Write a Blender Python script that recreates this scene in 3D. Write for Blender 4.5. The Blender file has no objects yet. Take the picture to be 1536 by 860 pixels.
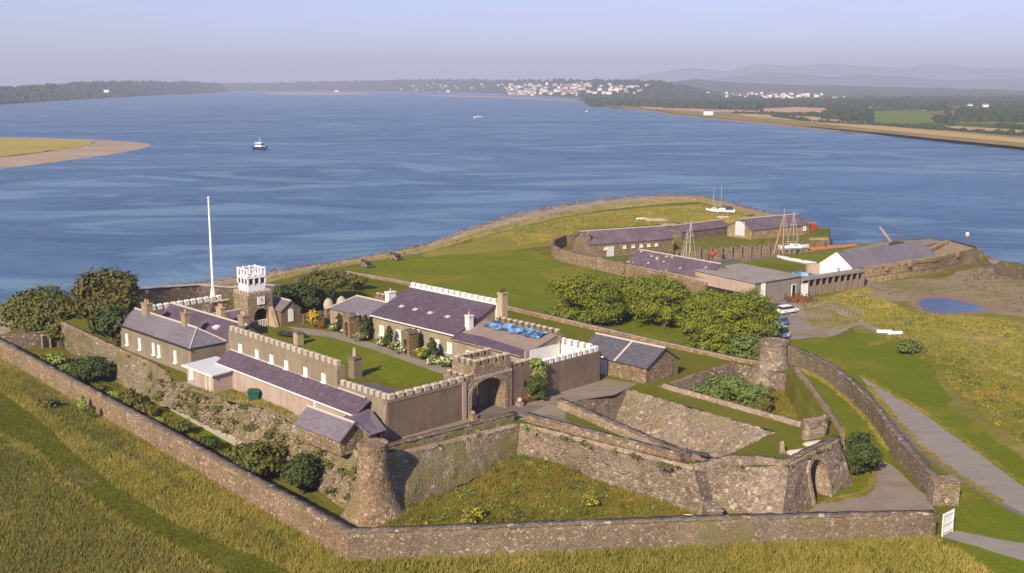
import bpy, math, random
import numpy as np
from mathutils import Vector, Matrix
from mathutils.geometry import delaunay_2d_cdt

rnd = random.Random(7)
nr = np.random.default_rng(11)
S = bpy.context.scene
COL = S.collection

# ------------------------------------------------------------------ camera
F_PX, HY, H = 1640.0, 126.0, 40.0
PITCH = math.atan((430 - HY) / F_PX)
cam_d = bpy.data.cameras.new('camera')
cam = bpy.data.objects.new('camera', cam_d)
COL.objects.link(cam)
cam.location = (0, 0, H)
cam.rotation_euler = (math.pi / 2 - PITCH, 0, 0)
cam_d.sensor_width = 36
cam_d.lens = 36 * F_PX / 1536
cam_d.clip_start = 1
cam_d.clip_end = 60000
S.camera = cam

# ------------------------------------------------------------------ light
SUN_EL = math.radians(32)
SX, SY = 0.43, 0.903                     # horizontal travel of the light
w = bpy.data.worlds.new('World')
S.world = w
w.use_nodes = True
nt = w.node_tree
nt.nodes.clear()
sky = nt.nodes.new('ShaderNodeTexSky')
sky.sky_type = 'NISHITA'
sky.sun_disc = False
sky.sun_elevation = SUN_EL
sky.sun_rotation = math.atan2(-SX, -SY)
sky.altitude = 40
sky.air_density = 1.0
sky.dust_density = 0.25
sky.ozone_density = 3.0
bg = nt.nodes.new('ShaderNodeBackground')
bg.inputs['Strength'].default_value = 0.072
wo = nt.nodes.new('ShaderNodeOutputWorld')
tint = nt.nodes.new('ShaderNodeMix')
tint.data_type = 'RGBA'
tint.blend_type = 'MULTIPLY'
tint.inputs[0].default_value = 1.0
tint.inputs[7].default_value = (1.02, 0.98, 1.40, 1)
# thin high cloud, the same all round the sky
tc = nt.nodes.new('ShaderNodeTexCoord')
mp = nt.nodes.new('ShaderNodeMapping')
mp.inputs['Scale'].default_value = (3.0, 3.0, 22.0)
cn = nt.nodes.new('ShaderNodeTexNoise')
cn.inputs['Scale'].default_value = 1.6
cn.inputs['Detail'].default_value = 5
cr = nt.nodes.new('ShaderNodeMapRange')
cr.inputs[1].default_value = 0.42
cr.inputs[2].default_value = 0.75
cr.inputs[3].default_value = 0.0
cr.inputs[4].default_value = 0.5
cm = nt.nodes.new('ShaderNodeMix')
cm.data_type = 'RGBA'
cm.inputs[7].default_value = (7.4, 7.1, 9.6, 1)
nt.links.new(tc.outputs['Generated'], mp.inputs['Vector'])
nt.links.new(mp.outputs[0], cn.inputs['Vector'])
nt.links.new(cn.outputs[0], cr.inputs[0])
nt.links.new(cr.outputs[0], cm.inputs[0])
nt.links.new(sky.outputs[0], tint.inputs[6])
nt.links.new(tint.outputs[2], cm.inputs[6])
nt.links.new(cm.outputs[2], bg.inputs['Color'])
nt.links.new(bg.outputs[0], wo.inputs['Surface'])

sun_d = bpy.data.lights.new('sun', 'SUN')
sun_d.energy = 5.0
sun_d.angle = math.radians(0.53)
sun_d.color = (1.0, 0.85, 0.60)
sun = bpy.data.objects.new('sun', sun_d)
COL.objects.link(sun)
sun.location = (-200, -300, 300)
_l = Vector((SX * math.cos(SUN_EL), SY * math.cos(SUN_EL), -math.sin(SUN_EL)))
sun.rotation_euler = _l.to_track_quat('-Z', 'Y').to_euler()

S.view_settings.view_transform = 'Standard'
S.view_settings.look = 'None'
S.view_settings.exposure = 0.58
S.view_settings.gamma = 1.0

# ------------------------------------------------------------------ placing
def P(x, y, z=0.0):
    """point of the place seen at photo pixel x, y on the level z"""
    a = (x - 768) / F_PX
    b = (430 - y) / F_PX
    dy = math.cos(PITCH) + b * math.sin(PITCH)
    dz = -math.sin(PITCH) + b * math.cos(PITCH)
    t = (z - H) / dz
    return Vector((a * t, dy * t, z))

def at_dist(x, y, d):
    """point on that sight line, d metres away over the ground"""
    a = (x - 768) / F_PX
    b = (430 - y) / F_PX
    dy = math.cos(PITCH) + b * math.sin(PITCH)
    dz = -math.sin(PITCH) + b * math.cos(PITCH)
    t = d / math.hypot(a, dy)
    return Vector((a * t, dy * t, H + dz * t))

def height(base, ytop):
    """level of the point straight above base that is seen at row ytop"""
    b = (430 - ytop) / F_PX
    dy = math.cos(PITCH) + b * math.sin(PITCH)
    dz = -math.sin(PITCH) + b * math.cos(PITCH)
    return H + base[1] / dy * dz

class Frame:
    def __init__(s, o, deg):
        s.o = Vector((o[0], o[1], 0))
        s.ang = math.radians(deg)
        s.u = Vector((math.cos(s.ang), math.sin(s.ang), 0))
        s.v = Vector((-math.sin(s.ang), math.cos(s.ang), 0))
    def __call__(s, a, b, z=0.0):
        p = s.o + s.u * a + s.v * b
        return Vector((p.x, p.y, z))

T0 = 4.5                                  # level of the fort terrace
K = P(582, 662, T0)
FT = Frame(K, 44.5)

# ------------------------------------------------------------------ materials
class NT:
    def __init__(s, m):
        s.nt = m.node_tree
        s.n = s.nt.nodes
        s.b = s.n['Principled BSDF']
        s._pos = None
    def node(s, t, **kw):
        nd = s.n.new(t)
        for k, v in kw.items():
            setattr(nd, k, v)
        return nd
    def put(s, sock, v):
        if hasattr(v, 'is_output') or hasattr(v, 'links'):
            s.nt.links.new(v, sock)
        else:
            if isinstance(v, (tuple, list)) and len(v) == 3 and sock.type == 'RGBA':
                v = (*v, 1)
            sock.default_value = v
    @property
    def pos(s):
        if s._pos is None:
            s._pos = s.node('ShaderNodeNewGeometry').outputs['Position']
        return s._pos
    def map(s, scale, rot=(0, 0, 0), vec=None):
        nd = s.node('ShaderNodeMapping')
        s.put(nd.inputs['Vector'], vec or s.pos)
        nd.inputs['Scale'].default_value = scale
        nd.inputs['Rotation'].default_value = rot
        return nd.outputs[0]
    def noise(s, scale, detail=4, rough=0.55, vec=None, dist=0.0):
        nd = s.node('ShaderNodeTexNoise')
        s.put(nd.inputs['Vector'], vec or s.pos)
        nd.inputs['Scale'].default_value = scale
        nd.inputs['Detail'].default_value = detail
        nd.inputs['Roughness'].default_value = rough
        nd.inputs['Distortion'].default_value = dist
        return nd.outputs[0]
    def vor(s, scale, feature='F1', out=0, vec=None, rand=1.0):
        nd = s.node('ShaderNodeTexVoronoi', feature=feature)
        s.put(nd.inputs['Vector'], vec or s.pos)
        nd.inputs['Scale'].default_value = scale
        nd.inputs['Randomness'].default_value = rand
        return nd.outputs[out]
    def ramp(s, fac, stops, interp='LINEAR'):
        nd = s.node('ShaderNodeValToRGB')
        nd.color_ramp.interpolation = interp
        e = nd.color_ramp.elements
        while len(e) < len(stops):
            e.new(0.5)
        for el, (p, c) in zip(e, stops):
            el.position = p
            el.color = (*c, 1) if len(c) == 3 else c
        s.put(nd.inputs[0], fac)
        return nd.outputs[0]
    def mixv(s, amp):
        nd = s.node('ShaderNodeTexNoise'); s.put(nd.inputs['Vector'], s.pos); nd.inputs['Scale'].default_value = 2.0
        m = s.node('ShaderNodeVectorMath', operation='MULTIPLY_ADD'); s.put(m.inputs[0], nd.outputs['Color']); m.inputs[1].default_value = (amp * 4,) * 3; s.put(m.inputs[2], s.pos)
        return m.outputs[0]
    def rng(s, v, a, b, c=0.0, d=1.0):
        nd = s.node('ShaderNodeMapRange')
        s.put(nd.inputs[0], v)
        for i, x in enumerate((a, b, c, d)):
            nd.inputs[i + 1].default_value = x
        return nd.outputs[0]
    def mix(s, fac, a, b, mode='MIX'):
        nd = s.node('ShaderNodeMix', data_type='RGBA', blend_type=mode)
        s.put(nd.inputs[0], fac)
        s.put(nd.inputs[6], a)
        s.put(nd.inputs[7], b)
        return nd.outputs[2]
    def math(s, op, a, b=0.0):
        nd = s.node('ShaderNodeMath', operation=op)
        s.put(nd.inputs[0], a)
        s.put(nd.inputs[1], b)
        return nd.outputs[0]
    def sep(s, v):
        nd = s.node('ShaderNodeSeparateXYZ')
        s.put(nd.inputs[0], v)
        return nd.outputs
    def bump(s, h, strength=0.5, dist=0.1):
        nd = s.node('ShaderNodeBump')
        s.put(nd.inputs['Height'], h)
        nd.inputs['Strength'].default_value = strength
        nd.inputs['Distance'].default_value = dist
        s.put(s.b.inputs['Normal'], nd.outputs[0])

MATS = {}
def mat(name, fn, rough=0.9, spec=0.2):
    m = bpy.data.materials.new(name)
    m.use_nodes = True
    t = NT(m)
    t.b.inputs['Roughness'].default_value = rough
    t.b.inputs['Specular IOR Level'].default_value = spec
    c = fn(t)
    if c is not None:
        t.put(t.b.inputs['Base Color'], c)
    MATS[name] = m
    return m

def stone_fn(cols, scale=2.3, moss=0.0, mosscol=(0.13, 0.135, 0.045), mortar=0.80, bump=0.6, flat=1.0):
    def fn(t):
        v = t.map((scale * 2.1, scale * 2.1, scale * 2.9), vec=t.mixv(0.05))
        wob = t.noise(1.6, 2)
        cell = t.vor(1.0, out=1, vec=v)
        r = t.sep(cell)[0]
        c = t.ramp(r, [(i / (len(cols) - 1), k) for i, k in enumerate(cols)])
        c = t.mix(t.rng(t.noise(0.22, 4), 0.3, 0.7), c, t.mix(1.0, c, (0.74, 0.70, 0.66), 'MULTIPLY'))
        c = t.mix(t.rng(t.noise(3.2, 6, 0.8), 0.32, 0.72, 0, 0.75), t.mix(1.0, c, (1.18, 1.16, 1.12), 'MULTIPLY'), t.mix(1.0, c, (0.55, 0.53, 0.52), 'MULTIPLY'))
        c = t.mix(t.rng(t.noise(0.16, 5, .7), .52, .70, 0, .4), c, t.mix(1.0, c, (1.25, 1.18, 1.0), 'MULTIPLY'))
        c = t.mix(t.rng(t.noise(1.0, 4, .65, vec=t.map((.9, .9, .12))), .50, .72, 0, .55), c, t.mix(1.0, c, (.58, .54, .50), 'MULTIPLY'))
        edge = t.vor(1.0, 'DISTANCE_TO_EDGE', vec=v)
        mk = t.rng(edge, 0.0, 0.14)
        sp = t.sep(t.vor(1.0, out=1, vec=t.map((scale * 1.7, scale * 1.7, scale * 2), (0.3, 0, 0))))[1]
        c = t.mix(t.rng(sp, .92, .96, 0, .6), c, (.52, .46, .40))
        c = t.mix(mk, t.mix(1.0, c, (mortar, mortar * .95, mortar * .9), 'MULTIPLY'), c)
        if moss:
            mm = t.rng(t.noise(0.35, 5, 0.65), 0.62 - moss * 0.3, 0.72 - moss * 0.2)
            c = t.mix(mm, c, mosscol)
        c = t.mix(t.rng(t.noise(7.5, 3, 0.75), .36, .66, 0, .6), t.mix(1.0, c, (1.0, .99, .97), 'MULTIPLY'), t.mix(1.0, c, (.5, .48, .47), 'MULTIPLY'))
        c = t.mix(1.0, c, (1.24, 1.22, 1.17), 'MULTIPLY')
        h = t.math('ADD', t.rng(edge, 0, 0.25), t.math('MULTIPLY', t.noise(9, 3), 0.4))
        h = t.math('ADD', h, t.math('MULTIPLY', r, 0.4))
        t.bump(h, bump, 0.14)
        return c
    return fn

mat('rubble_stone', stone_fn([(.17, .135, .125), (.27, .22, .19), (.33, .28, .245), (.22, .18, .165), (.37, .32, .275), (.30, .25, .225)], 1.55, 0.22, (.20, .175, .085)), 0.92)
mat('outer_stone', stone_fn([(.17, .135, .115), (.25, .205, .17), (.30, .25, .21), (.21, .17, .145), (.34, .29, .24)], 2.5, 0.3, (.18, .155, .075)), 0.92)
mat('warm_stone', stone_fn([(.19, .14, .105), (.28, .215, .155), (.35, .27, .195), (.24, .18, .135), (.40, .325, .24)], 2.0, 0.15, (.19, .16, .075)), 0.92)
mat('tower_stone', stone_fn([(.29, .23, .165), (.37, .295, .215), (.33, .265, .19), (.25, .20, .145), (.41, .335, .25)], 1.6, 0.05, (.24, .20, .10), mortar=.88), 0.92)
mat('gate_stone', stone_fn([(.28, .22, .175), (.36, .285, .225), (.32, .255, .20), (.24, .19, .155), (.41, .335, .27)], 1.6, 0.05, (.24, .20, .10), mortar=.86), 0.92)
mat('pale_stone', stone_fn([(.31, .25, .20), (.40, .34, .275), (.34, .28, .22), (.47, .41, .34)], 1.8, 0.10), 0.92)
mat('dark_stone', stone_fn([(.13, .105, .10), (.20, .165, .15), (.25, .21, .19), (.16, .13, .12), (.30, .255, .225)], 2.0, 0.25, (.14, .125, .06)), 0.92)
mat('mossy_stone', stone_fn([(.16, .13, .115), (.26, .22, .185), (.32, .275, .23), (.21, .175, .15), (.42, .37, .32)], 1.9, 0.6, (.16, .15, .06)), 0.92)
mat('coping_stone', stone_fn([(.14, .12, .11), (.20, .17, .155), (.24, .21, .19)], 1.2, 0.1, mortar=0.7, bump=0.5), 0.92)
mat('wrack', lambda t: t.mix(t.rng(t.noise(.5, 6, .7), .35, .65), (.075, .055, .04), (.17, .125, .085)), 0.8, 0.2)
mat('pier_stone', stone_fn([(.30, .235, .15), (.40, .315, .205), (.46, .365, .24), (.34, .265, .175)], 1.2, 0.25, (.22, .175, .07)), 0.92)

def render_fn(base, dark, streak=0.5):
    def fn(t):
        c = t.mix(t.rng(t.noise(0.35, 5, 0.6), 0.35, 0.7), base, dark)
        st = t.noise(1.0, 4, vec=t.map((1.6, 1.6, 0.12)))
        c = t.mix(t.rng(st, 0.45, 0.75, 0, streak), c, t.mix(1.0, c, (0.66, 0.62, 0.58), 'MULTIPLY'))
        c = t.mix(t.rng(t.noise(0.9, 6, .7), 0.5, 0.7, 0, 0.5), c, t.mix(1.0, c, (0.72, 0.68, 0.62), 'MULTIPLY'))
        c = t.mix(t.rng(t.noise(0.55, 5, .7, vec=t.map((1, 1, 1.6))), 0.58, 0.66, 0, 0.35), c, t.mix(1.0, c, (1.3, 1.27, 1.22), 'MULTIPLY'))
        c = t.mix(t.rng(t.noise(7, 3), 0.35, 0.7, 0, 0.35), c, t.mix(1.0, c, (0.7, 0.68, 0.66), 'MULTIPLY'))
        t.bump(t.noise(9, 4), 0.4, 0.05)
        return c
    return fn
mat('range_render', render_fn((.34, .275, .205), (.27, .215, .16)), 0.95)
mat('pebbledash', render_fn((.27, .22, .16), (.215, .175, .13)), 0.95)
mat('brown_render', render_fn((.225, .162, .112), (.17, .126, .092), 0.65), 0.95)
mat('pink_render', render_fn((.44, .345, .30), (.36, .28, .24)), 0.95)
mat('cream_render', render_fn((.50, .39, .255), (.40, .31, .20)), 0.95)
mat('grey_render', render_fn((.29, .25, .22), (.235, .205, .185)), 0.95)
mat('merlon_cap', render_fn((.47, .41, .345), (.36, .31, .26), 0.3), 0.95)
mat('white_paint', render_fn((.78, .76, .74), (.66, .64, .62), 0.25), 0.7)
mat('far_white', lambda t: (.72, .68, .66), 0.9)
mat('far_cream', lambda t: (.55, .46, .38), 0.9)
mat('far_pink', lambda t: (.42, .30, .27), 0.9)
mat('far_roof', lambda t: (.16, .14, .16), 0.9)

def slate_fn(base, alt, pale=0.25):
    def fn(t):
        sx = t.sep(t.pos)
        rows = t.math('FRACT', t.math('MULTIPLY', sx[2], 5.5))
        v = t.map((2.6, 2.6, 5.5))
        cell = t.sep(t.vor(1.0, out=1, vec=v))[0]
        c = t.mix(cell, base, alt)
        c = t.mix(t.rng(t.noise(0.5, 5, 0.65), 0.45, 0.75, 0, pale), c, (.26, .24, .25))
        c = t.mix(t.rng(t.noise(0.25, 4, .65), 0.4, 0.68, 0, 0.55), c, t.mix(1.0, c, (0.6, 0.57, 0.62), 'MULTIPLY'))
        c = t.mix(t.rng(t.noise(1.0, 5, .7, vec=t.map((1.6, 1.6, .35))), 0.5, 0.75, 0, 0.35), c, (.24, .215, .22))
        t.bump(t.math('ADD', rows, t.math('MULTIPLY', cell, 0.5)), 0.35, 0.03)
        return c
    return fn
mat('purple_slate', slate_fn((.075, .050, .078), (.105, .073, .102), 0.12), 0.7, 0.3)
mat('blue_slate', slate_fn((.07, .068, .085), (.10, .098, .118), 0.2), 0.7, 0.3)
mat('grey_slate', slate_fn((.13, .112, .14), (.18, .158, .185), 0.35), 0.7, 0.3)
mat('old_slate', slate_fn((.095, .066, .09), (.145, .108, .13), 0.5), 0.75, 0.3)
def fleck_fn(t):
    c = slate_fn((.085, .056, .082), (.13, .092, .118), 0.3)(t)
    f = t.sep(t.vor(1.1, out=1))[0]
    return t.mix(t.math('MULTIPLY', t.rng(f, .80, .86), t.rng(t.vor(1.1), .42, .30)), c, (.40, .36, .35))
mat('flecked_slate', fleck_fn, 0.75, 0.3)
mat('felt_roof', slate_fn((.27, .24, .215), (.31, .275, .245), 0.3), 0.9, 0.2)
mat('pink_roof', slate_fn((.27, .205, .175), (.24, .175, .15), 0.3), 0.9, 0.2)
mat('ridge_tile', lambda t: t.mix(t.noise(3), (.42, .36, .33), (.52, .47, .44)), 0.85)
mat('chimney_render', render_fn((.36, .275, .18), (.26, .20, .14)), 0.95)
mat('terracotta', lambda t: t.mix(t.noise(4), (.40, .20, .11), (.50, .32, .20)), 0.8)
mat('white_gloss', lambda t: (.80, .79, .78), 0.4, 0.4)
mat('blind', lambda t: (.58, .54, .52), 0.5, 0.4)
mat('glass', lambda t: (.035, .04, .05), 0.12, 0.6)
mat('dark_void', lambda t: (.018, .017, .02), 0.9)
mat('iron', lambda t: t.mix(t.noise(5), (.022, .022, .025), (.05, .04, .035)), 0.55, 0.4)
mat('rust', lambda t: t.mix(t.noise(3), (.20, .075, .03), (.11, .05, .03)), 0.9)
mat('timber', lambda t: t.mix(t.noise(3), (.15, .115, .09), (.24, .19, .15)), 0.9)
mat('varnish', lambda t: t.mix(t.noise(3), (.34, .19, .09), (.42, .26, .14)), 0.6, 0.4)
mat('blue_tarp', lambda t: t.mix(t.rng(t.noise(1.0, 5, .7), .45, .6), (.035, .075, .17), (.22, .40, .62)), 0.45, 0.4)
mat('green_plastic', lambda t: (.012, .075, .055), 0.5, 0.4)
mat('dark_green_paint', lambda t: (.012, .045, .035), 0.3, 0.5)
mat('navy_cloth', lambda t: (.03, .04, .15), 0.8)
mat('blue_paint', lambda t: (.09, .18, .38), 0.35, 0.5)
mat('red_paint', lambda t: (.42, .06, .03), 0.5, 0.4)
mat('orange_net', lambda t: t.mix(t.noise(1.5), (.50, .16, .04), (.34, .12, .05)), 0.9)
mat('rubber', lambda t: (.02, .02, .02), 0.8)
mat('buoy_pink', lambda t: (.72, .38, .40), 0.5)
mat('zinc', lambda t: t.mix(t.noise(2), (.50, .52, .55), (.58, .60, .63)), 0.5, 0.4)
mat('concrete', lambda t: t.mix(t.noise(1.5, 5), (.30, .265, .235), (.40, .36, .32)), 0.95)

def grass_fn(a, b, c, sc=0.35, straw=(.24, .19, .08), samt=0.4, fine=3.0):
    def fn(t):
        k = t.mix(t.rng(t.noise(sc, 5, 0.6), 0.3, 0.7), a, b)
        k = t.mix(t.rng(t.noise(sc * 0.23, 4, 0.6), 0.35, 0.7), k, c)
        k = t.mix(t.rng(t.noise(sc * 0.6, 6, 0.7), 0.52, 0.72, 0, samt), k, straw)
        k = t.mix(t.rng(t.noise(sc * 3.1, 5, 0.7), 0.48, 0.72, 0, samt * .7), k, t.mix(1.0, straw, (.75, .85, .7), 'MULTIPLY'))
        n2 = t.noise(fine, 5, 0.75)
        k = t.mix(t.rng(n2, 0.3, 0.7, 0.0, 0.55), t.mix(1.0, k, (1.15, 1.12, 1.1), 'MULTIPLY'), t.mix(1.0, k, (0.55, 0.57, 0.6), 'MULTIPLY'))
        t.bump(n2, 0.8, 0.25)
        return k
    return fn
mat('lawn', grass_fn((.122, .158, .014), (.16, .18, .018), (.105, .148, .013), 0.10, (.28, .21, .045), 0.75, 1.6), 0.95, 0.0)
mat('terrace_grass', grass_fn((.13, .145, .018), (.155, .15, .026), (.10, .122, .015), 0.3, (.23, .185, .085), 0.5, 2.5), 0.95, 0.0)
mat('ground_grass', grass_fn((.13, .135, .02), (.175, .155, .028), (.11, .12, .018), 0.16, (.26, .20, .075), 0.6, 2.2), 0.95, 0.0)
mat('mown_track', grass_fn((.12, .138, .018), (.15, .152, .024), (.105, .122, .016), 0.3, (.19, .155, .065), 0.3, 3), 0.95, 0.0)
mat('tall_grass', grass_fn((.16, .145, .028), (.225, .18, .035), (.115, .125, .024), 0.09, (.31, .23, .06), 0.75, 1.1), 0.95, 0.0)
def marsh_fn(t):
    st = t.map((0.55, 1.9, 1), (0, 0, -0.25))
    a = t.noise(0.10, 7, 0.7, vec=st, dist=1.2)
    c = t.ramp(a, [(.30, (.34, .26, .14)), (.42, (.26, .205, .07)), (.50, (.205, .19, .035)), (.60, (.25, .215, .045)), (.70, (.37, .285, .15))])
    b = t.noise(0.5, 6, 0.7, vec=st)
    c = t.mix(t.rng(b, .50, .66, 0, .6), c, (.24, .18, .10))
    c = t.mix(t.rng(t.noise(0.035, 5), .46, .60, 0, .7), c, (.135, .15, .035))
    c = t.mix(t.rng(t.noise(2.2, 5, .75), .35, .68, 0, .55), c, t.mix(1.0, c, (.55, .53, .5), 'MULTIPLY'))
    t.bump(t.noise(1.3, 5), .8, .25)
    return c
mat('dune_turf', grass_fn((.24, .205, .04), (.30, .245, .06), (.17, .17, .03), 0.12, (.36, .27, .09), 0.7, 1.2), 0.95, 0.0)
mat('marsh_grass', marsh_fn, 0.95, 0.0)
mat('weed', grass_fn((.13, .135, .026), (.20, .165, .03), (.105, .115, .026), 0.35, (.30, .21, .04), 0.6, 2.0), 0.95, 0.0)

def gravel_fn(a, b, g=0.0):
    def fn(t):
        c = t.mix(t.rng(t.noise(0.3, 6, 0.65), 0.3, 0.7), a, b)
        c = t.mix(t.rng(t.noise(4, 4, 0.75), 0.3, 0.7, 0, 0.5), c, t.mix(1.0, c, (.6, .58, .56), 'MULTIPLY'))
        c = t.mix(t.rng(t.noise(0.5, 5, 0.7, vec=t.map((.35, 1.2, 1), (0, 0, .7))), 0.48, 0.7, 0, 0.6), c, t.mix(1.0, c, (.68, .65, .62), 'MULTIPLY'))
        if g:
            c = t.mix(t.rng(t.noise(0.16, 6, 0.65), 0.5, 0.6, 0, g), c, (.15, .14, .05))
        t.bump(t.noise(6, 4), 0.5, 0.06)
        return c
    return fn
mat('gravel', gravel_fn((.30, .25, .205), (.245, .20, .165), 0.35), 0.95)
mat('bare_earth', gravel_fn((.22, .165, .095), (.17, .13, .07), .5), .95, 0)
mat('rubble_ground', gravel_fn((.33, .265, .20), (.24, .20, .12), 0.6), 0.95)
mat('asphalt', gravel_fn((.29, .265, .235), (.245, .225, .20)), 0.95)
mat('dock_gravel', gravel_fn((.31, .255, .21), (.25, .20, .165), 0.55), 0.95)
mat('court_path', gravel_fn((.30, .265, .215), (.26, .225, .18)), 0.95)
mat('dark_paving', gravel_fn((.20, .165, .155), (.16, .135, .13), 0.3), 0.95)

def beach_fn(t):
    z = t.sep(t.pos)[2]
    n = t.noise(0.09, 7, 0.65, dist=.5)
    v = t.math('ADD', t.math('MULTIPLY', z, 0.30), t.math('MULTIPLY', n, 1.3))
    c = t.ramp(t.rng(v, -0.65, 0.95), [(0, (.13, .095, .08)), (.18, (.20, .15, .125)), (.30, (.40, .32, .265)), (.40, (.27, .205, .16)), (.52, (.44, .35, .275)), (.62, (.30, .23, .165)), (.72, (.45, .355, .26)), (.85, (.30, .24, .12)), (1, (.24, .20, .08))])
    rk = t.sep(t.vor(.55, out=1))[0]
    low = t.rng(z, -1.4, -2.4)
    c = t.mix(t.math('MULTIPLY', t.rng(rk, .55, .7, 0, .85), low), c, (.085, .065, .055))
    c = t.mix(t.rng(t.noise(1.6, 6, 0.75), .35, .68, 0, .6), c, t.mix(1.0, c, (.5, .47, .45), 'MULTIPLY'))
    t.bump(t.noise(1.5, 5), 0.8, 0.3)
    return c
mat('shingle', beach_fn, 0.95)
def mud_fn(t):
    st = t.map((0.5, 2.0, 1), (0, 0, 0.1))
    a = t.noise(0.12, 7, 0.7, vec=st, dist=1.3)
    c = t.ramp(a, [(.28, (.14, .10, .065)), (.42, (.24, .18, .11)), (.52, (.30, .23, .145)), (.62, (.205, .16, .07)), (.74, (.34, .265, .17))])
    c = t.mix(t.rng(t.noise(0.05, 6, .65, dist=.8), .48, .60, 0, .85), c, (.19, .175, .045))
    c = t.mix(t.rng(t.noise(1.8, 5, .75), .35, .7, 0, .5), c, t.mix(1.0, c, (.55, .52, .5), 'MULTIPLY'))
    t.bump(t.noise(1.2, 5), 0.7, 0.2)
    return c
mat('foreshore', mud_fn, 0.95)

def leaf_fn(a, b, c):
    def fn(t):
        k = t.mix(t.rng(t.noise(0.9, 3), .35, .65), a, b)
        k = t.mix(t.rng(t.noise(4.5, 2), .45, .7), k, c)
        t.b.inputs['Subsurface Weight'].default_value = 0
        return k
    return fn
mat('leaf_olive', leaf_fn((.10, .105, .022), (.135, .125, .03), (.065, .075, .018)), 0.85, 0.2)
mat('leaf_brown', leaf_fn((.145, .105, .034), (.115, .11, .026), (.085, .08, .022)), 0.85, 0.2)
mat('leaf_pine', leaf_fn((.145, .175, .014), (.25, .26, .02), (.065, .09, .012)), 0.85, 0.2)
mat('leaf_bright', leaf_fn((.10, .14, .03), (.15, .18, .05), (.075, .11, .03)), 0.85, 0.2)
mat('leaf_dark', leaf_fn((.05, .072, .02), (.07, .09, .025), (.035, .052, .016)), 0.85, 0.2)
mat('leaf_yellow', leaf_fn((.42, .28, .02), (.50, .34, .03), (.30, .22, .02)), 0.85, 0.2)
mat('leaf_lime', leaf_fn((.20, .24, .05), (.26, .29, .07), (.15, .19, .04)), 0.85, 0.2)
mat('leaf_far', leaf_fn((.035, .05, .025), (.05, .065, .03), (.03, .04, .02)), 0.9, 0.1)
mat('flower_white', leaf_fn((.62, .66, .50), (.52, .58, .36), (.42, .5, .25)), 0.85, 0.2)
mat('flower_yellow', leaf_fn((.50, .40, .03), (.42, .34, .03), (.30, .26, .03)), 0.85, 0.2)
mat('flower_red', leaf_fn((.50, .05, .03), (.36, .05, .04), (.16, .10, .03)), 0.85, 0.2)
mat('bark', lambda t: t.mix(t.noise(4), (.09, .07, .055), (.14, .115, .09)), 0.95)

def water_fn(t):
    big = t.noise(0.004, 5, 0.6, vec=t.map((1.0, 2.6, 1), (0, 0, 0.25)), dist=1.2)
    c = t.mix(t.rng(big, .35, .68), (.014, .064, .148), (.055, .135, .235))
    s1 = t.noise(0.010, 6, 0.62, vec=t.map((0.6, 1.2, 1), (0, 0, 0.18)), dist=2.6)
    c = t.mix(t.rng(s1, .47, .60, 0, .85), c, (.15, .245, .36))
    hgt = t.math('ADD', t.math('MULTIPLY', t.noise(0.16, 4, 0.6, vec=t.map((0.6, 1.5, 1), (0, 0, 0.2))), 1.0), t.math('MULTIPLY', t.noise(0.7, 4, 0.7, vec=t.map((0.7, 1.4, 1))), 0.5))
    t.bump(hgt, 0.55, 1.6)
    t.put(t.b.inputs['Roughness'], t.rng(s1, .42, .60, .30, .60))
    return c
mat('sea_water', water_fn, 0.2, 0.4)
mat('pool_water', lambda t: (t.bump(t.noise(1.2, 4), 0.5, 0.3), t.mix(t.rng(t.noise(0.25, 5, vec=t.map((.6, 1.8, 1))), .35, .65), (.012, .03, .07), (.03, .07, .14)))[1], 0.12, 0.5)
mat('sand_far', lambda t: t.mix(t.rng(t.noise(0.03, 6, .7, vec=t.map((.5, 2, 1))), .35, .65), (.44, .33, .235), (.28, .20, .14)), 0.95)
mat('spit_grass', grass_fn((.33, .29, .07), (.26, .24, .06), (.38, .31, .09), 0.02, (.30, .22, .09), 0.5, 0.12), 0.95, 0.0)
def plain_fn(t):
    cell = t.sep(t.vor(0.0042, out=1, vec=t.map((1, 0.8, 1), (0, 0, .4))))
    c = t.ramp(cell[0], [(0, (.05, .075, .025)), (.3, (.085, .11, .03)), (.5, (.06, .085, .028)), (.7, (.19, .155, .07)), (.85, (.10, .125, .035)), (1, (.24, .19, .10))], 'CONSTANT')
    e = t.vor(0.0042, 'DISTANCE_TO_EDGE', vec=t.map((1, 0.8, 1), (0, 0, .4)))
    c = t.mix(t.rng(e, .02, .05), (.035, .05, .022), c)
    return t.mix(t.rng(t.noise(0.01, 5), .4, .6), c, t.mix(1.0, c, (.72, .75, .7), 'MULTIPLY'))
mat('plain_fields', plain_fn, 0.95, 0.0)
mat('field_green', lambda t: t.mix(t.noise(0.02), (.12, .165, .04), (.15, .19, .05)), 0.95, 0.0)
mat('field_tan', lambda t: t.mix(t.noise(0.02), (.38, .27, .125), (.44, .33, .17)), 0.95, 0.0)
mat('field_pink', lambda t: t.mix(t.noise(0.02), (.40, .26, .17), (.46, .32, .22)), 0.95, 0.0)
mat('salt_marsh', lambda t: t.mix(t.rng(t.noise(0.02, 5), .35, .65), (.30, .22, .085), (.19, .145, .055)), 0.95, 0.0)
mat('mudbank', lambda t: t.mix(t.noise(0.02), (.19, .125, .08), (.25, .17, .11)), 0.8, 0.2)
mat('hill_wood', lambda t: t.mix(t.rng(t.noise(0.012, 6, .7), .4, .62), (.035, .052, .026), (.075, .09, .035)), 0.95, 0.0)
mat('mountain_moor', lambda t: t.mix(t.noise(0.001, 5), (.07, .075, .05), (.10, .09, .06)), 0.95, 0.0)

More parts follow.
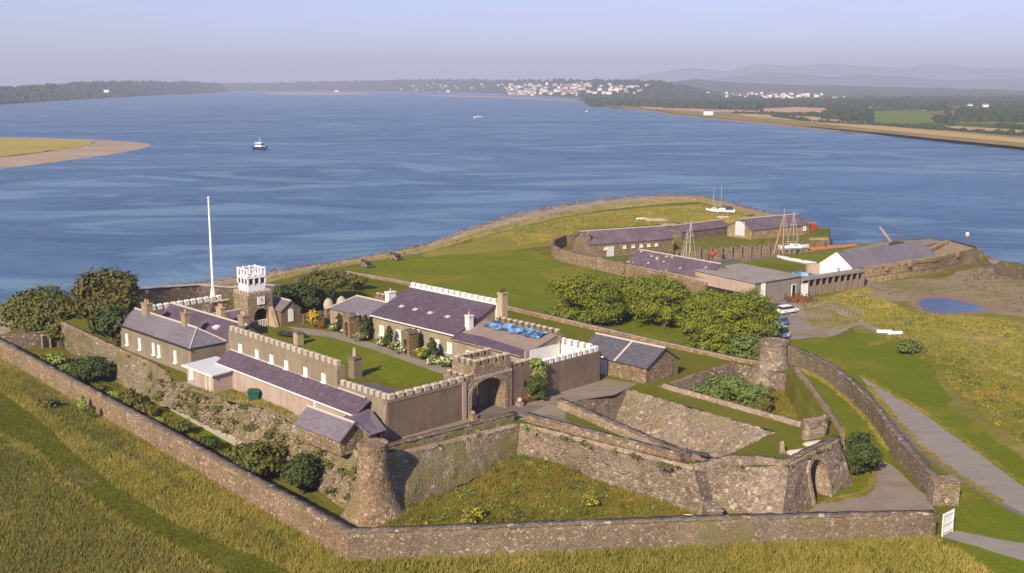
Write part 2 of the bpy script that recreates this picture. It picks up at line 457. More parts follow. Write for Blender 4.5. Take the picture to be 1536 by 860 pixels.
# ------------------------------------------------------------------ mesh helpers
def link(name, me, m, parent=None):
    o = bpy.data.objects.new(name, me)
    COL.objects.link(o)
    if m is not None and not len(me.materials):
        for k in (m if isinstance(m, (list, tuple)) else [m]):
            me.materials.append(MATS[k])
    if parent is not None:
        adopt(o, parent)
    return o

def world_loc(o):
    v = o.location.copy()
    p = o.parent
    return v

def adopt(o, parent):
    o.parent = parent
    o.matrix_parent_inverse = root_mat(parent).inverted()

def root_mat(o):
    m = Matrix.LocRotScale(o.location, o.rotation_euler, o.scale)
    if o.parent:
        m = root_mat(o.parent) @ o.matrix_parent_inverse @ m
    return m

def tag(o, label=None, cat=None, group=None, kind=None):
    if label: o['label'] = label
    if cat: o['category'] = cat
    if group: o['group'] = group
    if kind: o['kind'] = kind
    return o

def thing(name, loc, label, cat, group=None, rz=0.0):
    o = bpy.data.objects.new(name, None)
    o.empty_display_size = 0.5
    COL.objects.link(o)
    o.location = loc
    o.rotation_euler = (0, 0, rz)
    return tag(o, label, cat, group)

def dup(o, parent=None):
    c = o.copy()
    COL.objects.link(c)
    if parent is not None:
        c.parent = parent
    for ch in list(o.children):
        dup(ch, c)
    return c

class MB:
    def __init__(s):
        s.v = []; s.f = []; s.m = []
    def vs(s, pts):
        i = len(s.v)
        s.v += [tuple(p) for p in pts]
        return list(range(i, i + len(pts)))
    def poly(s, pts, m=0):
        s.f.append(s.vs(pts)); s.m.append(m)
    def face(s, idx, m=0):
        s.f.append(list(idx)); s.m.append(m)
    def hexa(s, b, t, m=0):
        """solid between two rings of equal length"""
        n = len(b)
        i = s.vs(b); j = s.vs(t)
        s.face(i[::-1], m); s.face(j, m)
        for k in range(n):
            l = (k + 1) % n
            s.face((i[k], i[l], j[l], j[k]), m)
    def box(s, c, d, rz=0.0, m=0):
        x, y, z = d[0] / 2, d[1] / 2, d[2] / 2
        R = Matrix.Rotation(rz, 3, 'Z')
        c = Vector(c)
        b = [c + R @ Vector(p) for p in ((-x, -y, -z), (x, -y, -z), (x, y, -z), (-x, y, -z))]
        t = [c + R @ Vector(p) for p in ((-x, -y, z), (x, -y, z), (x, y, z), (-x, y, z))]
        s.hexa(b, t, m)
    def prism(s, ring, z0, z1, m=0):
        s.hexa([(p[0], p[1], z0) for p in ring], [(p[0], p[1], z1) for p in ring], m)
    def slab(s, pts, th, m=0):
        """plate of thickness th under the polygon pts (ccw from above)"""
        a, b, c = Vector(pts[0]), Vector(pts[1]), Vector(pts[2])
        n = (b - a).cross(c - a).normalized()
        if n.z < 0:
            pts = list(pts)[::-1]; n = -n
        s.hexa([Vector(p) - n * th for p in pts], pts, m)
    def tube(s, p, q, r0, r1=None, n=8, m=0, cap=True):
        p, q = Vector(p), Vector(q)
        r1 = r0 if r1 is None else r1
        d = (q - p).normalized()
        a = d.orthogonal().normalized(); b = d.cross(a)
        i = s.vs([p + (a * math.cos(t) + b * math.sin(t)) * r0 for t in (2 * math.pi * k / n for k in range(n))])
        j = s.vs([q + (a * math.cos(t) + b * math.sin(t)) * r1 for t in (2 * math.pi * k / n for k in range(n))])
        for k in range(n):
            l = (k + 1) % n
            s.face((i[k], i[l], j[l], j[k]), m)
        if cap:
            s.face(i[::-1], m); s.face(j, m)
    def lathe(s, c, prof, n=20, m=0, jit=0.0):
        c = Vector(c)
        rings = []
        for (r, z) in prof:
            rings.append(s.vs([c + Vector(((r + rnd.uniform(-jit, jit)) * math.cos(2 * math.pi * k / n), (r + rnd.uniform(-jit, jit)) * math.sin(2 * math.pi * k / n), z)) for k in range(n)]))
        for a, b in zip(rings, rings[1:]):
            for k in range(n):
                l = (k + 1) % n
                s.face((a[k], a[l], b[l], b[k]), m)
        s.face(rings[-1], m)
    def mesh(s, name):
        me = bpy.data.meshes.new(name)
        me.from_pydata(s.v, [], s.f)
        me.polygons.foreach_set('material_index', s.m)
        me.update()
        return me
    def build(s, name, m, parent=None):
        return link(name, s.mesh(name), m, parent)

def fix(o):
    """outward normals"""
    import bmesh
    bm = bmesh.new(); bm.from_mesh(o.data)
    bmesh.ops.recalc_face_normals(bm, faces=bm.faces)
    bm.to_mesh(o.data); bm.free()
    return o

def np_mesh(name, V, Fc, m, parent=None):
    """fast mesh from arrays: V (n,3), Fc (k, 3 or 4)"""
    me = bpy.data.meshes.new(name)
    V = np.asarray(V, dtype=np.float32); Fc = np.asarray(Fc, dtype=np.int32)
    k = Fc.shape[1]
    me.vertices.add(len(V)); me.vertices.foreach_set('co', V.ravel())
    me.loops.add(Fc.size); me.loops.foreach_set('vertex_index', Fc.ravel())
    me.polygons.add(len(Fc))
    me.polygons.foreach_set('loop_start', np.arange(0, Fc.size, k, dtype=np.int32))
    me.update(calc_edges=True)
    return link(name, me, m, parent)

def sheet(name, pts, m, z=None, kind='structure', parent=None, sub=0):
    """flat polygon (any shape) triangulated"""
    ps = [Vector((p[0], p[1])) for p in pts]
    n = len(ps)
    r = delaunay_2d_cdt(ps, [(i, (i + 1) % n) for i in range(n)], [], 1, 1e-4)
    zz = pts[0][2] if z is None else z
    me = bpy.data.meshes.new(name)
    fs = []
    for f in r[2]:
        a, b, c = (r[0][i] for i in f[:3])
        if (b - a).cross(c - a) < 0:
            f = list(f)[::-1]
        fs.append(list(f))
    me.from_pydata([(v.x, v.y, zz) for v in r[0]], [], fs)
    o = link(name, me, m, parent)
    if kind: o['kind'] = kind
    return o

def sheet_holes(name, outer, holes, z, m, kind='structure'):
    vs, es, base = [], [], 0
    for lp in [outer] + holes:
        n = len(lp)
        vs += [Vector((p[0], p[1])) for p in lp]
        es += [(base + i, base + (i + 1) % n) for i in range(n)]
        base += n
    r = delaunay_2d_cdt(vs, es, [], 1, 1e-4)
    def inside(p, lp):
        c = False; j = len(lp) - 1
        for i in range(len(lp)):
            xi, yi, xj, yj = lp[i][0], lp[i][1], lp[j][0], lp[j][1]
            if (yi > p.y) != (yj > p.y) and p.x < (xj - xi) * (p.y - yi) / (yj - yi) + xi:
                c = not c
            j = i
        return c
    fs = []
    for f in r[2]:
        a, b, c = (r[0][i] for i in f[:3])
        g = (a + b + c) / 3
        if any(inside(g, h) for h in holes):
            continue
        fs.append(list(f) if (b - a).cross(c - a) > 0 else list(f)[::-1])
    me = bpy.data.meshes.new(name)
    me.from_pydata([(v.x, v.y, z) for v in r[0]], [], fs)
    o = link(name, me, m)
    o['kind'] = kind
    return o

def resample(pts, step):
    """polyline resampled, keeping its corners; points may carry extra columns"""
    out = []
    for a, b in zip(pts, pts[1:]):
        a, b = np.array(a, float), np.array(b, float)
        n = max(1, int(round(np.hypot(*(b - a)[:2]) / step)))
        for k in range(n):
            out.append(a + (b - a) * k / n)
    out.append(np.array(pts[-1], float))
    return np.array(out)

def wavy(pts, step, amp, closed=True, seed=1):
    """outline with natural wobble"""
    r = np.random.default_rng(seed)
    q = list(pts) + ([pts[0]] if closed else [])
    L = resample([(p[0], p[1]) for p in q], step)
    if closed: L = L[:-1]
    L = L + r.normal(0, amp, L.shape)
    return [(a, b) for a, b in L]

def ragged(pts, amp, step=.8, seed=1):
    """outline broken up at several sizes, like the edge of a patch of growth"""
    r = np.random.default_rng(seed)
    q = list(pts) + [pts[0]]
    L = resample([(p[0], p[1]) for p in q], step)[:-1]
    n = len(L); off = np.zeros(n)
    for k, a in ((24, 1.0), (9, .6), (4, .4), (2, .3)):
        c = r.normal(0, 1, max(3, n // k + 2)); x = np.arange(n) / n * len(c)
        off += a * amp * .6 * np.interp(x, np.arange(len(c) + 1), np.r_[c, c[0]])
    d = np.roll(L, -1, 0) - np.roll(L, 1, 0); d /= np.maximum(np.hypot(d[:, 0], d[:, 1])[:, None], 1e-6)
    L = L + np.stack([-d[:, 1], d[:, 0]], 1) * off[:, None]
    return [(a, b) for a, b in L]

def normals2(L, closed=False):
    d = np.gradient(L[:, :2], axis=0)
    if closed:
        d = np.roll(L[:, :2], -1, 0) - np.roll(L[:, :2], 1, 0)
    d /= np.maximum(np.hypot(d[:, 0], d[:, 1])[:, None], 1e-9)
    return np.stack([-d[:, 1], d[:, 0]], 1)

def sweep(name, pts, prof, m, parent=None, step=0.55, jit=0.05, vstep=0.5, jtop=0.05, ends=True):
    """wall along pts (x, y, zbase, ztop); prof = list of (offset to the left, share of height 0..1)"""
    L = resample(pts, step)
    N = normals2(L)
    # refine the profile
    pr = []
    hh = float(np.mean(L[:, 3] - L[:, 2]))
    for (o0, t0), (o1, t1) in zip(prof, prof[1:]):
        n = max(1, int(round(math.hypot(o1 - o0, (t1 - t0) * hh) / vstep)))
        for k in range(n):
            pr.append((o0 + (o1 - o0) * k / n, t0 + (t1 - t0) * k / n))
    pr.append(prof[-1])
    nP, nL = len(pr), len(L)
    V = np.zeros((nL, nP, 3))
    for j, (o, t) in enumerate(pr):
        V[:, j, :2] = L[:, :2] + N * o
        V[:, j, 2] = L[:, 2] + (L[:, 3] - L[:, 2]) * t
    inner = np.array([0.02 < t for (_, t) in pr])
    V[:, :, :2] += (N[:, None, :] * nr.normal(0, jit, (nL, nP, 1)))
    V[:, inner, 2] += nr.normal(0, jtop, (nL, int(inner.sum())))
    idx = np.arange(nL * nP).reshape(nL, nP)
    F = np.stack([idx[:-1, :-1], idx[1:, :-1], idx[1:, 1:], idx[:-1, 1:]], -1).reshape(-1, 4)
    Vf = V.reshape(-1, 3)
    o = np_mesh(name, Vf, F, m, parent)
    if ends:
        import bmesh
        bm = bmesh.new(); bm.from_mesh(o.data); bm.verts.ensure_lookup_table()
        for row in (idx[0], idx[-1]):
            try: bm.faces.new([bm.verts[i] for i in row])
            except ValueError: pass
        bmesh.ops.recalc_face_normals(bm, faces=bm.faces)
        bm.to_mesh(o.data); bm.free()
    return o

def loft(name, rows, m, parent=None, jit=0.0, jz=0.0, kind=None, edgefix=True, sides=False):
    """surface through rows of equally many points"""
    V = np.array([[tuple(p) for p in r] for r in rows], float)
    J = nr.normal(0, 1, V.shape) * np.array([jit, jit, jz])
    if edgefix: J[0] = 0; J[-1] = 0
    if sides: J[:, 0] = 0; J[:, -1] = 0
    V = V + J
    a, b = V.shape[:2]
    idx = np.arange(a * b).reshape(a, b)
    F = np.stack([idx[:-1, :-1], idx[:-1, 1:], idx[1:, 1:], idx[1:, :-1]], -1).reshape(-1, 4)
    o = np_mesh(name, V.reshape(-1, 3), F, m, parent)
    me = o.data
    if len(me.polygons) and sum(p.normal.z for p in me.polygons[:50]) < 0:
        me.flip_normals()
    if kind: o['kind'] = kind
    return o

def bank(name, top, bot, rows, m, parent=None, jit=0.06, jz=0.05, step=0.6, kind=None):
    """ruled face between two polylines (x,y,z), subdivided and roughened"""
    def rs(pl, n):
        pl = np.array([tuple(p) for p in pl], float)
        s = np.r_[0, np.cumsum(np.linalg.norm(np.diff(pl, axis=0), axis=1))]
        t = np.linspace(0, s[-1], n)
        return np.stack([np.interp(t, s, pl[:, k]) for k in range(3)], 1)
    ln = sum((Vector(b) - Vector(a)).length for a, b in zip(top, top[1:]))
    n = max(2, int(ln / step) + 1)
    A, B = rs(top, n), rs(bot, n)
    R = [A + (B - A) * k / rows for k in range(rows + 1)]
    return loft(name, R, m, parent, jit, jz, kind, edgefix=False, sides=True)

def poly_of(pix, z=0.0):
    return [P(x, y, z) for x, y in pix]

# ================================================================== SETTING
WZ = -3.0                                   # level of the sea
me = bpy.data.meshes.new('sea')
me.from_pydata([(-9000, -400, WZ), (9000, -400, WZ), (9000, 18500, WZ), (-9000, 18500, WZ)], [], [(0, 1, 2, 3)])
tag(link('sea', me, 'sea_water'), kind='structure')

# land: grass platform edge (z = 0) and water line (z = WZ) of the spit
edge_px = [(-260, 590), (-100, 545), (0, 503), (60, 477), (130, 460), (200, 452), (300, 440), (400, 424), (480, 405), (560, 392), (600, 385), (640, 378), (700, 361), (760, 345),
           (830, 328), (900, 316), (960, 309), (1005, 305), (1050, 303), (1085, 312), (1130, 325), (1180, 333), (1222, 339)]
water_px = [(-260, 500), (-100, 476), (0, 459), (60, 452), (130, 445), (200, 436), (300, 424), (400, 409), (480, 397), (560, 384), (600, 376), (640, 367), (700, 344), (760, 324),
            (830, 309), (900, 299), (960, 293), (1010, 292), (1055, 294), (1092, 303), (1140, 316), (1188, 327), (1226, 336)]
edge = [P(x, y, 0) for x, y in edge_px]
watr = [P(x, y, WZ - 0.4) for x, y in water_px]
E1 = resample([(p.x, p.y) for p in edge], 8)
def rs_n(pl, n):
    pl = np.array([tuple(p)[:2] for p in pl]); s = np.r_[0, np.cumsum(np.hypot(*np.diff(pl, axis=0).T))]
    t = np.linspace(0, 1, n)
    # keep the parameter of the edge points so that both lines correspond
    u = np.linspace(0, 1, len(pl))
    return np.stack([np.interp(t, u, pl[:, k]) for k in (0, 1)], 1)
NB = 180
EA = rs_n(edge, NB); WA = rs_n(watr, NB)
EA = EA + nr.normal(0, 0.35, EA.shape)
rows = []
for k, (f, z) in enumerate([(0, 0.0), (.12, -.25), (.3, -.9), (.5, -1.2), (.7, -2.0), (.88, -2.7), (1.0, WZ - .15), (1.25, WZ - 1.2)]):
    q = EA + (WA - EA) * f
    wob = (nr.normal(0, .25, NB) if 0 < k < 7 else np.zeros(NB))
    rows.append([(x, y, z + w_ * .35) for (x, y), w_ in zip(q, wob)])
tag(loft('beach', rows, 'shingle', jit=0.15, jz=0.0), kind='structure')

# the dock basin opens to the sea between the two piers
pier_n = [P(x, y, 0) for x, y in [(1243, 346), (1243, 357)]]
basin = [P(x, y, 0) for x, y in [(1243, 361), (1160, 367), (1090, 372), (1012, 378), (1003, 390), (1040, 396), (1085, 394), (1165, 385), (1245, 374), (1330, 361), (1392, 357), (1466, 369)]]
shore_s = [P(x, y, 0) for x, y in [(1482, 388), (1488, 399)]]
flat = [P(x, y, -2.2) for x, y in [(1500, 405), (1536, 413), (1640, 426), (1800, 460)]]
land = [(x, y) for x, y in EA] + [(p.x, p.y) for p in pier_n + basin + shore_s + flat] + [(300, 150), (300, -80), (-300, -80), (-300, 120)]
GRD = sheet('ground', land, 'ground_grass', 0.0)

# skirt under the land towards the basin and the south shore
sk = [(p.x, p.y) for p in [Vector((*EA[-1], 0))] + pier_n + basin[:1]]

# foreshore flat south of the pier
fs = poly_of([(1296, 424), (1340, 420), (1406, 412), (1482, 400), (1500, 406), (1536, 414), (1640, 428), (1800, 465), (1800, 560), (1640, 500), (1536, 474), (1490, 468), (1430, 474), (1376, 468), (1366, 452), (1330, 452), (1300, 446), (1280, 440)], 0.0)
sheet('foreshore', ragged(fs, 2.2, seed=3), 'foreshore', 0.008)
rk = poly_of([(1465, 394), (1500, 400), (1536, 409), (1600, 419), (1700, 436), (1700, 446), (1600, 430), (1536, 421), (1495, 413)], 0)
sheet('rocky_shore', ragged(rk, 1.5, seed=8), 'wrack', 0.016)
rowsA = [[(p[0], p[1], z) for p in resample([tuple(P(x, y, 0))[:2] for x, y in ln], 3)] for ln, z in
         [([(1470, 398), (1500, 404), (1536, 412), (1640, 426)], 0.02)]]
top_s = [P(x, y, 0.02) for x, y in [(1470, 392), (1488, 399), (1500, 404), (1536, 412.5), (1640, 425), (1800, 460)]]
bot_s = [P(x, y, WZ - .3) + Vector((2, 3, 0)) for x, y in [(1476, 384), (1492, 391), (1508, 394), (1545, 402), (1650, 415), (1810, 445)]]
tag(bank('shore_slope', top_s, bot_s, 6, 'shingle', jit=.3, jz=.15, step=2), kind='structure')

pond = poly_of([(1377, 455), (1384, 449), (1400, 447), (1420, 448), (1440, 452), (1462, 457), (1478, 462), (1480, 465), (1462, 468), (1430, 470), (1402, 470), (1384, 465)], 0)
bnk = poly_of([(1362, 455), (1376, 445), (1400, 441), (1424, 442), (1452, 448), (1484, 457), (1520, 460), (1540, 464), (1490, 467), (1462, 471), (1430, 474), (1400, 473), (1376, 466)], 0)
sheet('pond_bank', ragged(bnk, 0.6, seed=4), 'mudbank', 0.012)
sheet('pond', wavy(pond, 1.5, .08, seed=5), 'pool_water', 0.020)

# paths and ground covers outside the fort
sheet('road', poly_of([(1288, 562), (1294, 566), (1330, 588), (1380, 617), (1430, 653), (1480, 689), (1536, 731), (1640, 810), (1640, 860), (1536, 771), (1500, 752), (1440, 716), (1392, 681), (1340, 627), (1300, 578)], 0), 'asphalt', 0.012)
sheet('road_verge', poly_of([(1300, 578), (1340, 627), (1392, 681), (1440, 716), (1500, 752), (1536, 771), (1536, 777), (1498, 757), (1436, 720), (1386, 685), (1334, 631)], 0), 'dark_paving', 0.008)
sheet('gate_path', wavy(poly_of([(1411, 806), (1434, 797), (1470, 804), (1500, 810), (1560, 818), (1700, 850), (1700, 900), (1560, 850), (1490, 828), (1440, 813)], 0), 1.5, .08, seed=6), 'asphalt', 0.010)
lw = poly_of([(1184, 512), (1290, 502), (1330, 506), (1390, 540), (1440, 585), (1500, 640), (1600, 720), (1700, 900), (1700, 940), (1420, 850), (1436, 745), (1300, 578)], 0)
sheet('lawn', ragged(lw, 0.9, seed=7), 'lawn', 0.004)
lw2 = poly_of([(500, 409), (560, 394), (640, 383), (700, 377), (780, 372), (826, 388), (864, 399), (935, 417), (1050, 445), (1110, 460), (1165, 500), (1180, 512), (1150, 545), (1101, 540), (820, 477), (600, 430), (520, 425)], 0)
sheet('parade_lawn', ragged(lw2, 1.2, seed=9), 'lawn', 0.004)
sheet('dock_lawn', ragged(poly_of([(1048, 398), (1090, 395), (1165, 386), (1240, 377), (1300, 366), (1310, 372), (1250, 392), (1190, 398), (1155, 396), (1090, 408)], 0), 1.0, seed=10), 'lawn', 0.004)
sheet('dune_grass', ragged(poly_of([(700, 364), (760, 348), (830, 331), (900, 319), (960, 312), (1050, 306), (1085, 314), (1130, 328), (1100, 338), (1010, 338), (880, 345), (826, 366), (780, 370), (640, 384), (640, 380)], 0), 2.2, seed=12), 'dune_turf', 0.006)
sheet('dock_yard', ragged(poly_of([(1150, 458), (1200, 446), (1240, 452), (1285, 462), (1292, 480), (1280, 492), (1240, 502), (1195, 507), (1165, 505), (1120, 480)], 0), 1.6, seed=13), 'dock_gravel', 0.012)
sheet('marsh', ragged(poly_of([(1210, 448), (1296, 424), (1340, 440), (1420, 440), (1500, 450), (1640, 480), (1800, 540), (1800, 640), (1640, 800), (1500, 640), (1440, 585), (1390, 540), (1330, 506), (1290, 500), (1250, 480)], 0), 2.0, seed=14), 'marsh_grass', 0.0055)
sheet('mown_track', ragged(poly_of([(-60, 600), (0, 588), (60, 630), (112, 682), (180, 735), (260, 785), (340, 820), (420, 850), (480, 900), (400, 900), (300, 840), (180, 780), (90, 715), (60, 680), (0, 650), (-60, 640)], 0), 0.7, seed=15), 'mown_track', 0.004)
sheet('worn_path', ragged(poly_of([(95, 705), (112, 700), (145, 722), (140, 730), (115, 725)], 0), 0.5, seed=16), 'bare_earth', 0.008)

sheet('sand_track', ragged(poly_of([(1240, 462), (1290, 478), (1318, 492), (1352, 504), (1400, 527), (1440, 550), (1442, 554), (1400, 532), (1350, 509), (1312, 497), (1285, 486), (1240, 470)], 0), 0.7, seed=41), 'gravel', 0.013)
sheet('mud_patch', ragged(poly_of([(1400, 497), (1450, 492), (1500, 505), (1536, 520), (1480, 516), (1430, 508)], 0), 1.6, seed=42), 'foreshore', 0.007)
sheet('mud_patch', ragged(poly_of([(1450, 535), (1500, 545), (1560, 570), (1560, 580), (1490, 556)], 0), 1.6, seed=43), 'foreshore', 0.007)
sheet('pier_ground', ragged(poly_of([(1262, 376), (1300, 366), (1340, 362), (1392, 359), (1464, 370), (1474, 384), (1410, 400), (1300, 410)], 0), .8, seed=45), 'dock_gravel', 0.018)
# ---- distant coasts (real hills, kilometres away)
def hill(name, pts, depth, m, rough=0.12, rows=9, n=120, dist=None, base_z=None, seed=1):
    """pts: (column, crest row, foot row); crest lies depth metres behind the foot"""
    r = np.random.default_rng(seed)
    X = np.linspace(pts[0][0], pts[-1][0], n)
    yt = np.interp(X, [p[0] for p in pts], [p[1] for p in pts])
    yb = np.interp(X, [p[0] for p in pts], [p[2] for p in pts])
    wv = np.convolve(r.normal(0, 1, n + 8), np.ones(5) / 5, 'same')[4:-4] * 1.1
    R = []
    z0 = WZ if base_z is None else base_z
    for k in range(rows + 1):
        f = k / rows
        row = []
        for i in range(n):
            b = P(X[i], yb[i], z0) if dist is None else at_dist(X[i], 126, dist)
            d0 = math.hypot(b.x, b.y)
            d1 = d0 + depth
            top = H + (HY - (yt[i] + wv[i] * rough * 6)) / F_PX * d1 * 0.985
            d = d0 + depth * f
            s = math.sin(f * math.pi / 2) ** 1.15
            z = z0 - 1 + (top - z0 + 1) * s + (r.normal(0, 1) * rough * 0.03 * abs(top) if 0 < k < rows else 0)
            row.append((b.x / d0 * d, b.y / d0 * d, z))
        R.append(row)
    R.append([(x * 1.25, y * 1.25, z0 - 2) for x, y, z in R[-1]])
    o = loft(name, R, m, kind='structure')
    return R

R_left = hill('wooded_coast', [(-200, 138, 166), (-60, 135, 161), (0, 133, 157), (60, 130, 153), (130, 126, 149), (160, 124.5, 147), (220, 124, 144), (280, 124, 141.5), (335, 126, 139)], 700, 'hill_wood', seed=2)
R_mid = hill('far_coast', [(300, 126, 136.5), (400, 125, 136.5), (480, 123.5, 136.5), (560, 122, 137), (640, 120, 138), (700, 120.5, 139), (745, 122, 140.5), (800, 121, 143), (860, 121.5, 147), (930, 122.5, 151), (985, 124.5, 152), (1030, 131, 152), (1080, 142, 152)], 1100, 'hill_wood', seed=3, n=160)
hill('inland_hills', [(930, 122, 140), (1000, 124, 140), (1045, 119, 140), (1080, 123, 140), (1180, 127, 140), (1300, 129, 140), (1420, 132, 140), (1536, 135, 140), (1700, 136, 140)], 1400, 'hill_wood', dist=5200, base_z=0, seed=4)
hill('foothills', [(1000, 124, 130), (1080, 118, 130), (1150, 109, 130), (1200, 112, 130), (1250, 117, 130), (1290, 112, 130), (1340, 115, 130), (1420, 121, 130), (1536, 119, 130), (1700, 123, 130)], 1500, 'mountain_moor', dist=9500, base_z=0, seed=5, rough=.06)
hill('mountains', [(900, 123, 130), (960, 114, 130), (1000, 107, 130), (1040, 103, 130), (1090, 108, 130), (1135, 97, 130), (1190, 101, 130), (1240, 97, 130), (1300, 101, 130), (1350, 104, 130), (1400, 98, 130), (1450, 103, 130), (1500, 106, 130), (1560, 101, 130), (1700, 108, 130)], 1500, 'mountain_moor', dist=14500, base_z=0, seed=6, rough=.06)

# low plain across the water
shr = [(868, 151), (910, 161), (985, 169), (1060, 179), (1130, 185), (1200, 192), (1300, 201), (1400, 211), (1536, 225), (1700, 244), (1900, 270)]
pl_edge = [P(x, y, WZ) for x, y in shr]
plain = [(p.x * (1 + 9 / p.length), p.y * (1 + 9 / p.length)) for p in pl_edge] + [(9000, 2000), (8500, 8000), (2000, 8000), (500, 5200)]
sheet('coastal_plain', plain, 'plain_fields', -1.0)
tag(bank('far_beach', [Vector((p.x * (1 + 9 / p.length), p.y * (1 + 9 / p.length), -.97)) for p in pl_edge], [p + Vector((0, -5, -.4)) for p in pl_edge], 3, 'mudbank', jit=.5, jz=.05, step=12), kind='structure')
for nm, mt, px in [
    ('salt_marsh', 'salt_marsh', [(905, 158.5), (960, 161), (1040, 165), (1140, 169), (1200, 177), (1300, 184), (1400, 194), (1536, 205), (1700, 220), (1700, 239), (1536, 221), (1400, 207.5), (1300, 197.5), (1200, 188.5), (1130, 181.5), (1060, 175.5), (985, 166), (920, 160.5)]),
    ('green_field', 'field_green', [(1303, 168), (1340, 166), (1388, 168), (1424, 182), (1348, 188), (1306, 182)]),
    ('stubble_field', 'field_tan', [(1100, 171), (1180, 170), (1262, 179), (1255, 182), (1180, 180), (1120, 175)]),
    ('ploughed_field', 'field_pink', [(1145, 163), (1195, 160.5), (1250, 163), (1246, 171), (1145, 171)]),
    ('stubble_field', 'field_tan', [(1215, 184), (1300, 187), (1400, 196), (1536, 208), (1700, 222), (1700, 230), (1536, 215), (1400, 203), (1300, 193)]),
    ('pale_field', 'field_tan', [(1300, 160), (1390, 165), (1390, 167), (1300, 163)]),
    ('green_field', 'field_green', [(1440, 180), (1560, 184), (1560, 188), (1440, 185)]),
    ('stubble_field', 'field_tan', [(1400, 187), (1480, 192), (1600, 200), (1600, 204), (1450, 196)]),
    ('pale_field', 'field_pink', [(960, 160), (1080, 164), (1140, 165.5), (1140, 168), (1060, 168), (970, 163)])]:
    lv = {'salt_marsh': -0.9}.get(nm, -0.7)
    sheet(nm, poly_of(px, lv), mt, lv)
sheet('sandbank', poly_of([(392, 139.5), (450, 138.5), (540, 139), (560, 141), (500, 143), (420, 142.5)], WZ + .15), 'sand_far', WZ + .15)
sheet('mud_shore', poly_of([(640, 143), (700, 143.5), (745, 145), (860, 150), (868, 152.5), (760, 147), (640, 144.2)], WZ + .12), 'sand_far', WZ + .12)

# sand spit on the left
wl = [(-220, 268), (-60, 258), (0, 253.5), (60, 246), (120, 238), (190, 228), (222, 220.5), (226, 217), (205, 213), (150, 210), (60, 207), (0, 206), (-220, 205)]
gl = [(-220, 252), (-60, 242), (0, 236.5), (60, 229.5), (108, 222), (132, 217), (145, 213.5), (140, 212.5), (120, 211.5), (100, 210.5), (50, 209), (0, 208), (-220, 207)]
A_ = [P(x, y, WZ) for x, y in wl]; B_ = [P(x, y, -1.4) for x, y in gl]
nS = 90
wa, ga = rs_n(A_, nS), rs_n(B_, nS)
rws = []
for f, z in [(-.12, WZ - .6), (0, WZ + .05), (.35, -2.2), (.7, -1.8), (1.0, -1.35)]:
    q = wa + (ga - wa) * f
    rws.append([(x, y, z) for x, y in q])
tag(loft('sand_spit', rws, 'sand_far', jit=.6, jz=.05), kind='structure')
sheet('spit_dune', ragged([tuple(p) for p in ga], 4.0, step=4, seed=46), 'spit_grass', -1.33)

# ================================================================== FORT GROUND
g_lip = [P(556, 693, T0), P(780, 638, T0), P(1040, 704, T0), P(1058, 701, T0), P(1184, 698, T0), P(1259, 661, T0)]
east = [P(1259, 648, T0), P(1225, 600, T0), P(1190, 556, T0)]
back = [P(1150, 545, T0), P(1101, 540, T0), P(1000, 518, T0), P(820, 477, T0), P(700, 448, T0), P(600, 424, T0), P(520, 412, T0)]
back2 = [P(430, 420, T0), P(330, 432, T0), P(250, 442, T0), P(150, 468, T0), P(95, 482, T0)]
scarp_l = [P(92, 485, T0), P(160, 517, T0), P(230, 549, T0)]
rub_top = [P(246, 560, T0), P(290, 592, T0), P(330, 600, T0), P(400, 614, T0), P(453, 644, T0), P(540, 682, T0)]
trench = [P(842, 607, T0), P(942, 584, T0), P(1165, 648, T0), P(1095, 681, T0), P(1060, 694, T0), P(1030, 690, T0)]
hollow = [P(992, 582, T0), P(1104, 545, T0), P(1180, 562, T0), P(1245, 640, T0), P(1200, 641, T0)]
terr = g_lip + east + back + back2 + scarp_l + rub_top
terr2 = [(p.x, p.y) for p in terr]
sheet_holes('fort_terrace', terr2, [[(p.x, p.y) for p in trench], [(p.x, p.y) for p in hollow]], T0, 'terrace_grass')

# paths and lawns on the terrace
def tsheet(name, px, m, dz, wob=.12, seed=1):
    return sheet(name, wavy(poly_of(px, T0), 1.5, wob, seed=seed) if wob else poly_of(px, T0), m, T0 + dz)
tsheet('courtyard_lawn', [(420, 492), (470, 499), (500, 505), (560, 524), (625, 547), (682, 562), (640, 574), (598, 582), (560, 560), (500, 540), (440, 515)], 'lawn', .004, seed=21)
tsheet('courtyard_path', [(432, 490), (470, 494), (500, 498), (560, 515), (620, 536), (690, 557), (702, 566), (684, 568), (640, 553), (560, 525), (500, 507), (450, 500)], 'court_path', .010, .05, seed=22)
tsheet('flower_bed', [(470, 489), (500, 493), (560, 510), (620, 531), (690, 553), (700, 540), (640, 520), (560, 500), (500, 482), (478, 482)], 'weed', .006, seed=23)
sheet('terrace_road', [tuple(FT(a, b))[:2] for a, b in [(-1, -.02), (33.8, -.02), (35, -4), (29, -5.2), (23.4, -3.4), (21.2, -4.8), (17.6, -8), (14.6, -8), (14.6, -3.2), (10, -2.4), (3, -1.7), (-1, -1.6)]], 'gravel', T0 + .008)
sheet('gate_forecourt', [tuple(FT(a, b))[:2] for a, b in [(11.3, 3.6), (16.5, 3.6), (16.5, .0), (18.8, -.3), (20.5, -2.6), (17, -3.2), (12.4, -2), (11.3, -.4)]], 'dark_paving', T0 + .014)
sheet('rampart_walk', [tuple(FT(a, b))[:2] for a, b in [(14.9, -5), (18.2, -5), (16.7, -24.5), (14.7, -24.5)]], 'dark_paving', T0 + .012)

tsheet('rubble_ground', [(262, 574), (288, 590), (330, 599), (400, 613), (453, 643), (480, 656), (505, 646), (470, 628), (420, 607), (368, 590), (322, 590), (292, 573)], 'rubble_ground', .006, .25, seed=25)
